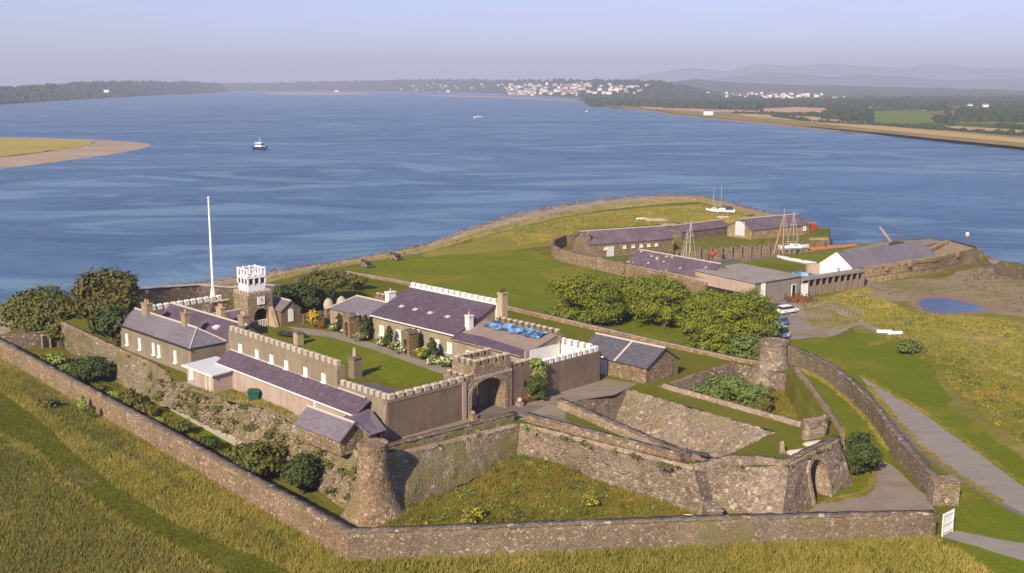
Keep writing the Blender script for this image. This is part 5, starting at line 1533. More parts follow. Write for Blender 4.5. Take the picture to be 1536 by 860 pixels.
pillar('stone_pier', P(527, 505, T0), 1.7, 3.4, 'warm_stone', 'hollow stone pier on the flower bed nearer the clock tower', 'pier', 'hollow stone piers along the courtyard path', True)
pillar('stone_pier', P(615, 531, T0), 1.6, 3.3, 'warm_stone', 'hollow stone pier on the flower bed nearer the gatehouse', 'pier', 'hollow stone piers along the courtyard path', True)
gpst = pillar('gate_post', P(533, 566, T0), 1.2, 2.7, 'pebbledash', 'rendered post with a cream finial on the lawn inside the left wall', 'post', 'rendered posts on the courtyard lawn')
mb = MB(); mb.tube(P(533, 566, T0 + 0) + Vector((0, 0, 2.7)), P(533, 566, T0) + Vector((0, 0, 3.7)), .28, .22, 8); mb.build('finial', 'cream_render', gpst)
gps2 = pillar('gate_post', P(448, 517, T0), 1.0, 1.9, 'cream_render', 'cream post beside the dark rowing boat in the courtyard', 'post', 'rendered posts on the courtyard lawn')

# ================================================================== DOCK
def frame_px(p, q, z=0):
    """frame whose a axis runs from pixel p to pixel q on level z; returns frame and length"""
    A, B = P(*p, z), P(*q, z)
    d = B - A
    return Frame(A, math.degrees(math.atan2(d.y, d.x))), d.length

# long slate store behind (A): front wall foot from (884,388) to (1010,379)
fA, LA_ = frame_px((884, 387), (1010, 377))
r = thing('dock_store', fA(LA_ / 2, 3), 'long low slate-roofed dock store with a row of pale window heads', 'building', 'slate-roofed stone buildings round the dock')
zeA = height(fA(LA_ / 2, 0), 363); zrA = height(fA(LA_ / 2, 4), 344)
pitched(r, fA, 0, LA_, 0, 8.0, 0, zeA, zrA, 'warm_stone', 'old_slate', along='a', over=.2)
rzA = fA.ang
for x, y in [(900, 374), (937, 371), (954, 370), (970, 367), (985, 366), (1000, 364)]:
    s = (P(x, 383, 0) - fA(0, 0)).dot(fA.u)
    window(r, fA(s, -.02, zeA - 1.4), rzA, .8, .65, 'plain')
s = (P(917, 385, 0) - fA(0, 0)).dot(fA.u); door(r, fA(s, -.03, 0), rzA, 1.6, 2.2, 'zinc')
chimney(r, fA, .3, 1.2, 1.5, zeA + 2.4, .9, .8, 'warm_stone', 1)
# near slate store (B)
fB, LB_ = frame_px((936, 416), (1056, 441))
zeB = height(fB(LB_ / 2, 0), 406); zrB = height(fB(LB_ / 2, 4), 386)
r = thing('dock_store', fB(LB_ / 2, 3), 'near slate-roofed dock store with purple slates flecked with pale lichen', 'building', 'slate-roofed stone buildings round the dock')
pitched(r, fB, 0, LB_, 0.3, 8.2, 0, zeB, zrB, 'pale_stone', 'flecked_slate', along='a', over=.15)
door(r, fB(LB_ + .02, 2.6, 0), fB.ang + math.pi / 2, 1.2, 2.1, 'dark_void')
# far store by the quay (C)
fC, LC_ = frame_px((1127, 360), (1214, 351))
zeC = height(fC(LC_ / 2, 0), 342); zrC = height(fC(LC_ / 2, 4), 326)
r = thing('dock_store', fC(LC_ / 2, 3), 'far dock store with a pale door in its sunlit gable', 'building', 'slate-roofed stone buildings round the dock')
pitched(r, fC, 0, LC_, 0, 9.0, 0, zeC, zrC, 'pier_stone', 'old_slate', along='a', over=.2)
door(r, fC(-.03, 4.2, .6), fC.ang - math.pi / 2, 3.0, 3.6, 'zinc')
block(r, 'annex', fC, LC_ + .02, LC_ + 3, .5, 6, 0, 2.6, 'red_paint'); 
window(r, fC(LC_ - 2, -.02, 1.1), fC.ang, 1.0, 1.2, 'plain'); 
# old purple roof between (behind the lattice mast)
fM, LM_ = frame_px((1022, 362), (1095, 352))
r = thing('dock_shed', fM(LM_ / 2, 2), 'low purple-roofed shed joining the far dock store', 'building')
pitched(r, fM, 0, LM_, 0, 6, 0, 2.2, 3.6, 'dark_stone', 'old_slate', along='a', over=.2)

# grey felt-roofed shed (D)
fD, LD_ = frame_px((1131, 457), (1199, 446))
zD = height(fD(0, 0), 424)
r = thing('shed', fD(LD_ / 2, 6), 'grey flat-roofed shed with an open side near the pines', 'building')
wD = 15.5
mb = MB(); mb.prism([fD(.2, 0), fD(LD_, 0), fD(LD_, wD), fD(.2, wD)], 0, zD - .15); mb.build('wall', 'grey_render', r)
mb = MB(); mb.prism([fD(.0, -.01), fD(.19, -.01), fD(.19, wD), fD(.0, wD)], 1.7, zD - .15); mb.build('cladding', 'pink_render', r)
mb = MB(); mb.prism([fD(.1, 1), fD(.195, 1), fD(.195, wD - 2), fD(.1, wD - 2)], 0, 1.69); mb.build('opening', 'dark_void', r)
mb = MB(); mb.slab([fD(-.3, -.3, zD), fD(LD_ + .3, -.3, zD + .1), fD(LD_ + .3, wD, zD + .35), fD(-.3, wD, zD + .25)], .16); mb.build('roof', 'felt_roof', r)
door(r, fD(2.2, -.02, .8), fD.ang, .8, 3.0, 'white_gloss'); door(r, fD(LD_ - 1.8, -.02, 0), fD.ang, .9, 2.6, 'dark_void')

# white-gabled boathouse (E)
gN = P(1279, 423, 0); zE = height(gN, 404)
G1 = P(1278.5, 404, zE); G0 = P(1230, 396, zE); zEr = height((G0 + G1) / 2, 380)
fE, LE_ = Frame(G0, math.degrees(math.atan2((G1 - G0).y, (G1 - G0).x))), (V3(G1, 0) - V3(G0, 0)).length
dE = V3(P(1405, 382, zE + .4), 0) - V3(G1, 0)
r = thing('boathouse', V3((G0 + G1) / 2, 0), 'slate-roofed boathouse with a bright white gable end', 'building')
mb = MB()
g0_, g1_ = V3(G0, 0), V3(G1, 0)
ring0 = [V3(g0_, 0), V3(g1_, 0), V3(g1_, zE), V3((g0_ + g1_) / 2, zEr), V3(g0_, zE)]
ring1 = [p + dE for p in ring0]
mb.face(mb.vs(ring0)); mb.face(mb.vs(ring1)[::-1])
for i in range(5):
    j = (i + 1) % 5; mb.poly([ring0[i], ring1[i], ring1[j], ring0[j]])
fix_merge(mb.build('wall', 'pier_stone', r))
nE = dE.normalized() * -.08
mb = MB(); mb.hexa([p + nE for p in ring0], [p + nE * .1 for p in ring0]); fix(mb.build('gable', 'white_gloss', r))
mb = MB(); up_ = Vector((0, 0, .16)); ap = V3((g0_ + g1_) / 2, zEr) + up_
e0 = V3(g0_, zE) + up_; e1 = V3(g1_, zE) + up_; st_ = nE * .5
mb.slab([e1 + st_, ap + st_, ap + dE, e1 + dE], .15); mb.slab([e0 + st_, ap + st_, ap + dE, e0 + dE], .15); fix(mb.build('roof', 'grey_slate', r))
mb = MB()
for a_, b_ in ((e0, ap), (ap, e1)): mb.tube(a_ + nE * 1.5 - up_ * .6, b_ + nE * 1.5 - up_ * .6, .14, n=6)
mb.build('bargeboard', 'white_gloss', r)
window(r, fE(LE_ * .6, -.08, zE - 1.0), fE.ang, .9, .9, 'glass')
mb = MB(); mb.box(V3(g0_, 1.3) + Vector((-1.4, .6, 0)), (2.6, 1.5, 2.6), rz=0); mb.build('side_porch', 'pink_render', r)

# timber slip front with dark bays
fS, LS_ = frame_px((1203, 446), (1297, 431))
r = thing('slip_house', fS(LS_ / 2, 1), 'grey timber slip front with a row of dark open bays below the boathouse', 'building')
zS = height(fS(LS_ / 2, 0), 411)
mb = MB(); mb.prism([fS(0, 0), fS(LS_, 0), fS(LS_, 1.6), fS(0, 1.6)], zS - .5, zS); mb.build('beam', 'felt_roof', r)
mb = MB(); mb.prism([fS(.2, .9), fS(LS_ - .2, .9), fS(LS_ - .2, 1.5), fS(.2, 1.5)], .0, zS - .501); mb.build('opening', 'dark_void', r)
for k in range(11):
    mb = MB(); a = k / 10 * (LS_ - .4); mb.prism([fS(a, .02), fS(a + .26, .02), fS(a + .26, .6), fS(a, .6)], 0, zS - .502); mb.build('post', 'timber', r)
mb = MB(); mb.prism([fS(2.2, .1), fS(LS_ - .3, .1), fS(LS_ - .3, .9), fS(2.2, .9)], 0, 1.7); mb.build('sill_wall', 'pale_stone', r)
door(r, fS(.5, -.03, 0), fS.ang, 1.6, 2.5, 'white_gloss')

# pier wall (south)
fP, LP_ = frame_px((1297, 425), (1406, 412))
r = thing('pier', fP(LP_, 2, 0), 'broad ochre stone pier reaching out to the water', 'pier')
zP = height(fP(LP_ / 2, 0), 396)
pA = [P(x, y, z) for x, y, z in [(1297, 425, 0), (1406, 412, -.6), (1478, 399, -1.8)]]
pT = [V3(fP(.3, .5), zP - .3), V3(fP(LP_ - .2, .6), zP + .4), V3(P(1466, 371, zP), zP)]
bank('masonry', pT, pA, 8, 'pier_stone', r, jit=.08, jz=.05, step=.9)
pl_ = [pA[0].lerp(pT[0], .42), pA[1].lerp(pT[1], .42), pA[2].lerp(pT[2], .42)]
o3 = Vector((-.05, -.55, 0))
bank('plinth', [p + o3 for p in pl_], [p + o3 * 1.5 for p in pA], 4, 'pier_stone', r, jit=.08, step=.9)
bank('plinth', [p + Vector((0, .3, .02)) for p in pl_], [p + o3 for p in pl_], 1, 'dark_stone', r, jit=.05, step=.9)

bank('masonry', [pT[2], pT[2] + Vector((-1.5, 12, 0))], [pA[2], pA[2] + Vector((-1, 15, -1))], 6, 'pier_stone', r, jit=.08, step=.9)
dk = sheet('deck', [pT[0], pT[1], pT[2], pT[2] + Vector((-1.5, 12, 0)), pT[1] + Vector((-1, 13, 0)), pT[0] + Vector((-1, 12, 0))], 'pier_stone', zP - .35, kind=None, parent=r)
bank('masonry', [pT[0] + Vector((-1, 12, 0)), pT[1] + Vector((-1, 13, 0)), pT[2] + Vector((-1.5, 12, 0))], [pT[0] + Vector((-1, 13, -7)), pT[1] + Vector((-1, 14, -7)), pT[2] + Vector((-1.5, 13, -7))], 6, 'pier_stone', r, jit=.05, step=1.2)
for t in (.30, .62, 1.22):
    mb = MB(); c = pT[0].lerp(pT[1], t) if t < 1 else pT[1].lerp(pT[2], t - .72); mb.box(c + Vector((0, -.35, -.4)), (.45, .5, 1.1), rz=fP.ang); mb.build('bollard', 'pale_stone', r)
pr = wall_thing('parapet_wall', 'broken parapet of tumbled stones on the pier end', [(pT[1].x - 4, pT[1].y + 6, zP - .4, zP + .5), (pT[1].x + 2, pT[1].y + 9, zP - .4, zP + .9), (pT[2].x - 3, pT[2].y + 9, zP - .4, zP + .2)], [(0, 0), (.1, 1), (1.2, 1), (1.4, 0)], 'pier_stone', None, 'low walls round the dock', jit=.18)

# far quay wall with timber piles, dock boundary wall
q = [P(x, y, 0) for x, y in [(1008, 378.3), (1090, 372), (1160, 367), (1243, 361)]]
r = thing('quay_wall', V3(q[1], 0), 'brown quay wall with timber piles on the far side of the dock', 'wall')
bank('masonry', [p + Vector((0, 0, .1)) for p in q], [p + Vector((.2, -.7, WZ - .6)) for p in q], 6, 'warm_stone', r, jit=.08, step=.9)
for k in range(15):
    t = (k + .5) / 15 * 3; i = int(t); c = q[i].lerp(q[i + 1], t - i) + Vector((0, -.9, 0))
    mb = MB(); mb.tube((c.x, c.y, WZ - 1), (c.x, c.y, rnd.uniform(.2, .9)), .2, .18, 6); mb.build('pile', 'timber', r)
tag(bank('quay_bank', [p + Vector((0, 0, .06)) for p in q], [p + Vector((2, 9, .02)) for p in q], 2, 'tall_grass', jit=.1, step=1.2), kind='structure')
nz = height(P(1240, 365, WZ), 343)
r = thing('quay_wall', P(1240, 355, 0), 'stone head of the far quay at the water', 'wall')
hd = [P(1213, 361, 0), P(1244, 360.5, 0), P(1244, 345, 0)]
bank('masonry', [p + Vector((0, 0, .7)) for p in hd], [p + Vector((.4, -.6, WZ - .6)) for p in hd], 5, 'pier_stone', r, jit=.08, step=.8)
sheet('deck', [V3(hd[0], .6), V3(hd[1], .6), V3(hd[2], .6), V3(P(1213, 345, 0), .6)], 'terrace_grass', .6, kind=None, parent=r)

wz = lambda b, t: height(P(*b, 0), t)
dwp = [((868, 367), 2.4), ((845, 369), 2.5), ((829, 375), 2.5), ((826, 384), 2.6), ((838, 391), 2.6), ((863, 398), 2.7), ((917, 410), 2.7), ((935, 415), 2.8)]
wall_thing('dock_wall', 'rounded stone wall enclosing the dock yard beside the parade lawn', [(*P(*p, 0)[:2], -.1, z) for p, z in dwp], [(0, 0), (.1, 1), (.7, 1), (.8, 0)], 'warm_stone', (-.0, .8, .12), 'low walls round the dock', step=.8)
wall_thing('dock_wall', 'stone wall below the near slate-roofed dock store', [(*P(*p, 0)[:2], -.1, z) for p, z in [((935, 416), 2.6), ((990, 428), 2.5), ((1056, 443), 2.4), ((1086, 436), 2.0)]], [(0, 0), (.05, 1), (.5, 1), (.55, 0)], 'warm_stone', None, 'low walls round the dock', step=.8)

# crane, masts
cr_ = thing('derrick_crane', P(1338, 366, 1), 'old timber derrick crane leaning over the pier', 'crane')
c = P(1339, 367, 1.5); tipz = height(c, 340)
tipx = at_dist(1319, 340, math.hypot(c.x, c.y))
mb = MB(); mb.tube(c, tipx, .42, .3, 6); mb.build('jib', 'felt_roof', cr_)
mb = MB(); mb.tube(c + Vector((1.6, 0, 0)), c + Vector((1.3, 0, 3.6)), .24, .2, 6); mb.build('mast', 'dark_stone', cr_)
mb = MB(); mb.tube(c + Vector((1.3, 0, 3.6)), tipx, .07, n=5); mb.build('stay', 'iron', cr_)
mb = MB(); mb.box(c + Vector((1, 0, -.1)), (3.2, 1.6, 1.6)); mb.build('winch', 'iron', cr_)
def mast(label, base_px, top_px, z0, r0, m, legs=False, group='masts standing in the dock', lean_px=None):
    b = P(*base_px, z0); t = at_dist(*top_px, math.hypot(b.x, b.y))
    o = thing('mast', b, label, 'mast', group)
    mb = MB(); mb.tube(b, t, r0, r0 * .6, 7); mb.build('pole', m, o)
    mb = MB(); k = b.lerp(t, .62); mb.tube(k - Vector((.9, 0, 0)), k + Vector((.9, 0, 0)), .07, n=5); mb.build('crosstree', m, o)
    if lean_px:
        b2 = P(*lean_px, z0); mb = MB(); mb.tube(b2, b.lerp(t, .88), r0 * .9, r0 * .6, 7); mb.build('leg', m, o)
    for kk in (-1.6, 1.6):
        mb = MB(); mb.tube(b + Vector((kk, 0, 0)), b.lerp(t, .95), .03, n=4); mb.build('shroud', 'zinc', o)
    return o
mast('pale mast with a crosstree rising left of the dock, behind the near store', (1034, 392), (1037, 330), -.5, .16, 'merlon_cap', lean_px=(1022, 392))
mast('second pale mast close beside it, behind the near store', (1029, 393), (1031, 345), -.5, .13, 'merlon_cap')
mast('tall varnished mast with a splayed leg at the middle of the dock lawn', (1174, 380), (1177, 313), 0, .2, 'varnish', lean_px=(1160, 382))
mast('white-topped mast right of the varnished mast', (1190, 372), (1191, 316), -.5, .14, 'merlon_cap')

# ================================================================== BOATS
def hull_mesh(name, L, B, Hh, m, n=13, sheer=.25):
    """open hull with keel line, bow along +x"""
    st = []
    for i in range(n):
        t = i / (n - 1)
        wdt = B / 2 * (math.sin(math.pi * min(1, .18 + t * .82)) ** .6 if t < .999 else 0.02)
        if t < .3: wdt = B / 2 * (.78 + .22 * t / .3)
        if t > .6: wdt = B / 2 * max(.02, 1 - ((t - .6) / .4) ** 1.8)
        x = (t - .5) * L
        zs = Hh * (1 + sheer * (2 * t - .9) ** 2)
        zk = Hh * .55 * max(0, (t - .7) / .3) ** 2
        st.append([(x, -wdt, zs), (x, -wdt * .92, zs * .55 + zk * .4), (x, -wdt * .5, zk + Hh * .12), (x, 0, zk), (x, wdt * .5, zk + Hh * .12), (x, wdt * .92, zs * .55 + zk * .4), (x, wdt, zs)])
    mb = MB(); idx = [mb.vs(s) for s in st]
    for a, b in zip(idx, idx[1:]):
        for k in range(6): mb.face((a[k], b[k], b[k + 1], a[k + 1]))
    mb.face(idx[0])
    for a, b in zip(idx, idx[1:]): mb.face((a[6], b[6], b[0], a[0]))      # deck
    me = mb.mesh(name); me.materials.append(MATS[m])
    return me
def local(name, mb, m, root):
    me = mb.mesh(name); me.materials.append(MATS[m]); o = bpy.data.objects.new(name, me); COL.objects.link(o); o.parent = root
    return o
def local_me(name, me, root, loc=(0, 0, 0), rot=(0, 0, 0)):
    o = bpy.data.objects.new(name, me); COL.objects.link(o); o.parent = root; o.location = loc; o.rotation_euler = rot
    return o
# motor vessel under way
bt = thing('motor_boat', P(391, 225, WZ), 'small motor vessel with a white wheelhouse and dark hull in the open water', 'boat', rz=math.radians(-25))
local_me('hull', hull_mesh('hull', 11.5, 4.6, 2.4, 'navy_cloth'), bt, (0, 0, -.3))
mb = MB(); mb.box((-.6, 0, 3.2), (5.2, 3.4, 3.0)); ch = local('wheelhouse', mb, 'white_gloss', bt)
mb = MB(); mb.box((-.6, 0, 3.75), (5.26, 3.46, .8)); local('window', mb, 'glass', ch)
mb = MB(); mb.slab([(-3.6, -2.1, 4.9), (2.4, -2.1, 4.9), (2.4, 2.1, 5.0), (-3.6, 2.1, 5.0)], .15); local('roof', mb, 'white_gloss', ch)
mb = MB(); mb.box((3.4, 0, 2.4), (2.6, 2.4, .8)); mb.box((-4.3, 0, 2.3), (1.8, 3.2, .5)); local('deck_house', mb, 'merlon_cap', bt)
mb = MB(); mb.tube((-.6, 0, 4.9), (-.6, 0, 8.0), .1, n=6); local('mast', mb, 'white_gloss', bt)
def yacht(px, z, rz, label, Lh=9.0, mastpx=None, group='yachts on the water far off', hm='white_gloss', cover=None, prop=False):
    b = P(*px, z); o = thing('yacht', b, label, 'yacht', group, rz)
    local_me('hull', hull_mesh('hull', Lh, Lh * .3, Lh * .13, hm), o, (0, 0, .5 if prop else -.2))
    z0 = Lh * .13 + (.5 if prop else -.2)
    mb = MB(); mb.hexa([(-Lh * .12, -Lh * .1, z0), (Lh * .2, -Lh * .07, z0), (Lh * .2, Lh * .07, z0), (-Lh * .12, Lh * .1, z0)], [(-Lh * .1, -Lh * .08, z0 + .55), (Lh * .14, -Lh * .05, z0 + .45), (Lh * .14, Lh * .05, z0 + .45), (-Lh * .1, Lh * .08, z0 + .55)])
    cb_ = local('cabin', mb, 'white_gloss', o)
    mb = MB(); mb.box((0, 0, z0 + .3), (Lh * .2, Lh * .19, .18)); local('window', mb, 'glass', cb_)
    mh = Lh * 1.25 if mastpx is None else height(b, mastpx) - z
    mb = MB(); mb.tube((Lh * .08, 0, z0), (Lh * .08, 0, mh), .10, .06, 6); local('mast', mb, 'merlon_cap', o)
    mb = MB(); mb.tube((Lh * .08, 0, z0 + 1.1), (-Lh * .36, 0, z0 + 1.0), .16 if cover else .07, n=6); local('boom', mb, cover or 'merlon_cap', o)
    if cover:
        mb = MB(); mb.hexa([(-Lh * .42, -Lh * .13, z0), (-Lh * .12, -Lh * .13, z0), (-Lh * .12, Lh * .13, z0), (-Lh * .42, Lh * .13, z0)], [(-Lh * .38, -.3, z0 + 1.0), (-Lh * .12, -.3, z0 + 1.1), (-Lh * .12, .3, z0 + 1.1), (-Lh * .38, .3, z0 + 1.0)]); local('cover', mb, cover, o)
    if prop:
        for x in (-Lh * .2, Lh * .2):
            mb = MB(); mb.box((x, 0, .3), (.4, Lh * .3, .6)); local('cradle', mb, 'timber', o)
    return o
yacht((718, 177, ), WZ, .5, 'white yacht with sails up far out in the middle of the strait', 13)
yacht((881, 168, ), WZ, 1.2, 'tiny white yacht off the far shore near the town', 10)
yacht((1084, 322), 0, math.radians(165), 'white yacht with a blue cover laid up on the grass by the shore', 7.5, 277, 'boats laid up ashore', 'white_gloss', 'navy_cloth', True)
yacht((1072, 320), 0, math.radians(160), 'smaller white yacht behind the blue-covered one on the grass', 5.5, 281, 'boats laid up ashore', prop=True)
def dinghy(px, z, rz, label, L=4.0, m='white_gloss', up=True, nm='dinghy', cat='boat', group='boats laid up ashore', bw=.38, hw=.13):
    o = thing(nm, P(*px, z), label, cat, group, rz)
    me = hull_mesh('hull', L, L * bw, L * hw, m, sheer=.1)
    local_me('hull', me, o, (0, 0, L * .15 if up else 0), (math.pi if up else 0, 0, 0))
    mb = MB(); mb.box((0, 0, (L * .155) if up else L * .12), (L * .9, .1, .09)) if up else [mb.box((x, 0, L * hw * 1.1), (.25, L * bw * .9, .06)) for x in (-L * .2, L * .12)]
    local('keel' if up else 'thwart', mb, 'timber' if not up else m, o)
    return o
dinghy((1197, 680), T0, .35, 'pale upturned boat nearer the post on the bastion lawn', 2.3, 'far_cream')
dinghy((1219, 667), T0, .4, 'pale upturned boat against the bastion parapet beside the stone pen', 2.0, 'far_cream')
dinghy((1327, 499), 0, -.1, 'white upturned dinghy at the left of two on the marsh edge', 2.6)
dinghy((1343, 501), 0, .1, 'white upturned dinghy at the right of two on the marsh edge', 2.6)
dinghy((963, 330), 0, .1, 'white upturned dinghy in the dune grass behind the long dock store', 3.6)
dinghy((985, 333), 0, -.1, 'grey-pink upturned hull in the dune grass behind the long dock store', 6.5, 'pink_render')
dinghy((1004, 339), 0, .05, 'dull grey upturned hull lying next to the pinkish one', 4.5, 'felt_roof')
dinghy((1085, 328), 0, .0, 'cream dinghy beneath the laid-up yachts', 4.0, 'far_cream')
yacht((1191, 378), 0, .15, 'white cabin boat lying on the quay side of the dock lawn', 7.5, 352, 'boats laid up ashore', prop=True)
_a, _b = P(1163, 388, 0), P(1222, 399, 0)
dinghy((1193, 394), 0, math.atan2((_a - _b).y, (_a - _b).x), 'long white racing hull on the grass in front of the boathouse', (_a - _b).length * .95, 'white_gloss', False, bw=.13, hw=.07)
dinghy((1206, 414), 0, -.2, 'blue-covered boat between the grey shed and the boathouse', 5.0, 'blue_tarp', True)
dinghy((440, 506), T0, -.45, 'dark rowing boat used as a planter in the courtyard', 4.6, 'iron', False)
dinghy((976, 421), 0, .3, 'white hull half hidden behind the middle pines', 4.0); dinghy((1010, 426), 0, .1, 'larger white hull half hidden behind the middle pines', 5.0)
bo = thing('buoy', P(1451, 354, WZ), 'pink and white round mooring buoy off the pier', 'buoy')
mb = MB(); mb.lathe((0, 0, 0), [(.1, -.4), (.5, -.1), (.62, .35), (.5, .7)], 12); local('float', mb, 'buoy_pink', bo)
mb = MB(); mb.lathe((0, 0, .7), [(.49, 0), (.34, .26), (.06, .4)], 12); local('cap', mb, 'white_gloss', bo)
nb = MB()
R = [[(P(1212 + i * 3.0, 376 - i * .25, 0) + Vector((0, j * .5, 0)))[:2] + ((.35 + rnd.uniform(0, .35)) * math.sin(math.pi * (j + .15) / 4.3) + .02,) for j in range(5)] for i in range(26)]
tag(loft('net_heap', R, 'orange_net', jz=.03), 'long heap of orange netting along the dock lawn edge', 'netting')
rdg = thing('red_buoy', P(1069, 385, 0), 'red float lying on the quay at the left of the dock lawn', 'buoy')
mb = MB(); mb.lathe((0, 0, 0), [(.2, 0), (.7, .3), (.75, .8), (.3, 1.2)], 10); local('float', mb, 'red_paint', rdg); mb = MB(); mb.tube((0, 0, 1.15), (0, 0, 1.5), .12, n=6); local('eye', mb, 'iron', rdg)

# ================================================================== CARS, GUNS, BIN
def car(px, z, rz, label, paint, van=False):
    o = thing('van' if van else 'car', P(*px, z), label, 'van' if van else 'car', 'vehicles parked by the shed', rz)
    L, W = 4.2, 1.75; h1, h2 = .95, (1.95 if van else 1.5)
    mb = MB()
    prof = [(-L / 2, .35), (-L / 2, h1 * .95), (-L / 2 + .15, h1), (L / 2 - .9, h1 - .02), (L / 2 - .1, h1 * .8), (L / 2, .4)]
    mb.hexa([(x, -W / 2, zz) for x, zz in prof], [(x, W / 2, zz) for x, zz in prof])
    fix(local('body', mb, paint, o))
    c0, c1 = (-L / 2 + .1, L / 2 - 1.0); t0, t1 = c0 + .3, c1 - .65
    mb = MB(); mb.hexa([(c0, -W / 2 + .05, h1 - .01), (c1, -W / 2 + .05, h1 - .03), (c1, W / 2 - .05, h1 - .03), (c0, W / 2 - .05, h1 - .01)], [(t0, -W / 2 + .22, h2 - .06), (t1, -W / 2 + .22, h2 - .06), (t1, W / 2 - .22, h2 - .06), (t0, W / 2 - .22, h2 - .06)])
    local('window', mb, 'glass', o)
    mb = MB(); mb.hexa([(t0 - .03, -W / 2 + .19, h2 - .07), (t1 + .03, -W / 2 + .19, h2 - .07), (t1 + .03, W / 2 - .19, h2 - .07), (t0 - .03, W / 2 - .19, h2 - .07)], [(t0 + .1, -W / 2 + .3, h2), (t1 - .1, -W / 2 + .3, h2), (t1 - .1, W / 2 - .3, h2), (t0 + .1, W / 2 - .3, h2)])
    local('roof', mb, paint, o)
    for x in (-L / 2 + .8, L / 2 - .8):
        for y in (-1, 1):
            mb = MB(); mb.tube((x, y * (W / 2 - .18), .32), (x, y * (W / 2 + .02), .32), .32, n=12); wl = local('wheel', mb, 'rubber', o)
            mb = MB(); mb.tube((x, y * (W / 2 + .015), .32), (x, y * (W / 2 + .035), .32), .17, n=8); local('rim', mb, 'zinc', wl)
    for y in (-1, 1):
        mb = MB(); mb.box((L / 2 - .03, y * .6, .66), (.1, .35, .16)); local('headlight', mb, 'white_gloss', o)
    return o
car((1154, 467), 0, 2.6, 'dark green car parked by the corner of the grey shed', 'dark_green_paint')
car((1163, 487), 0, 2.4, 'blue car half hidden at the edge of the pines', 'blue_paint'); car((1164, 505), 0, 2.2, 'white van just behind the far turret', 'white_gloss', True)
car((1181, 470), 0, .6, 'white car among the clutter in front of the shed', 'white_gloss')
tr3 = thing('scrap_pile', P(1199, 452, 0), 'reddish pile of brushwood beside the shed', 'pile')
mb = MB()
for k in range(60):
    a = P(1199, 452, 0) + Vector((rnd.gauss(0, 1.5), rnd.gauss(0, 1.2), rnd.uniform(0, .5)))
    mb.tube(a, a + Vector((rnd.gauss(0, .9), rnd.gauss(0, .9), rnd.uniform(.1, 1.2))), .07, n=4)
mb.build('sticks', 'rust', tr3); mb = MB(); mb.lathe(P(1199, 452, 0), [(2.2, 0), (1.7, .5), (.8, 1.0), (.1, 1.2)], 12, 0, .2); mb.build('heap', 'rust', tr3)
def cannon(px, z, rz, label, m='iron', s=1.0, carriage='timber'):
    o = thing('cannon', P(*px, z), label, 'cannon', 'old guns on carriages', rz)
    mb = MB(); pr_ = [(.0, -1.5), (.14, -1.45), (.10, -1.35), (.30, -1.28), (.32, -1.0), (.27, -.4), (.24, .2), (.2, 1.1), (.25, 1.2), (.26, 1.32), (.11, 1.34), (.1, 1.0)]
    n = 12; rings = []
    for r0, x in pr_:
        rings.append(mb.vs([(x * s, r0 * s * math.cos(2 * math.pi * k / n), (.95 + x * .06) * s + r0 * s * math.sin(2 * math.pi * k / n)) for k in range(n)]))
    for a, b in zip(rings, rings[1:]):
        for k in range(n): mb.face((a[k], a[(k + 1) % n], b[(k + 1) % n], b[k]))
    local('barrel', mb, m, o)
    for y in (-1, 1):
        mb = MB(); pts = [(-1.2, .25), (-1.2, .55), (-.6, .62), (-.3, .85), (.35, .98), (.55, .95), (.6, .3)]
        mb.hexa([(x * s, (y * .38 - .06) * s, zz * s) for x, zz in pts], [(x * s, (y * .38 + .06) * s, zz * s) for x, zz in pts]); fix(local('cheek', mb, carriage, o))
        for x in (-.9, .35):
            mb = MB(); mb.tube((x * s, y * .47 * s, .26 * s), (x * s, y * .6 * s, .26 * s), .26 * s, n=12); local('wheel', mb, carriage, o)
    mb = MB(); mb.box((-.3 * s, 0, .3 * s), (1.6 * s, .7 * s, .12 * s)); local('bed', mb, carriage, o)
    return o
for i, (x, y, m, lb) in enumerate([(1146, 474, 'rust', 'rusty drum beside the green car at the grey shed'), (1176, 461, 'blue_paint', 'blue drum against the front of the grey shed'), (1085, 389, 'iron', 'dark drum on the quay edge of the dock lawn')]):
    dr = thing('drum', P(x, y, 0), lb, 'drum'); mb = MB(); mb.lathe(P(x, y, 0), [(.42, 0), (.42, .3), (.45, .32), (.42, .34), (.42, .7), (.45, .72), (.42, .74), (.42, 1.05), (.38, 1.05)], 12); mb.build('shell', m, dr)
    mb = MB(); mb.tube(P(x, y, 1.04) + Vector((.2, 0, 0)), P(x, y, 1.1) + Vector((.2, 0, 0)), .06, n=6); mb.build('bung', 'iron', dr)
for i, (x, y, lb) in enumerate([(1168, 474, 'stack of weathered planks in front of the grey shed'), (1118, 392, 'stack of pale planks on the dock lawn behind the grey shed')]):
    pk_ = thing('plank_stack', P(x, y, 0), lb, 'planks', rz=.3 * i)
    for k in range(8):
        mb = MB(); mb.box(((k % 4) * .32 - .5, rnd.uniform(-.1, .1), .1 + (k // 4) * .16), (.28, 3.0, .14)); local('plank', mb, 'timber', pk_)
cannon((549, 401), 0, 2.2, 'old gun on a carriage at the left of two on the shore lawn', s=1.3); cannon((593, 390), 0, 2.3, 'old gun on a carriage at the right of two on the shore lawn', s=1.3)
cannon((1012, 694), FLZ, 1.1, 'dark gun at the low end of the sunken passage near the outer parapet', s=.9); cannon((1046, 692), FLZ, 2.7, 'dark gun across the low end of the sunken passage near the bastion', s=.9)
tr4 = thing('gun_carriage', P(790, 603, T0), 'rusty red-brown gun carriage against the wall right of the entrance arch', 'gun carriage')
mb = MB(); c = P(787, 603, T0)
mb.box(c + Vector((0, 0, .45)), (1.9, .9, .35), rz=A_F); mb.build('bed', 'rust', tr4)
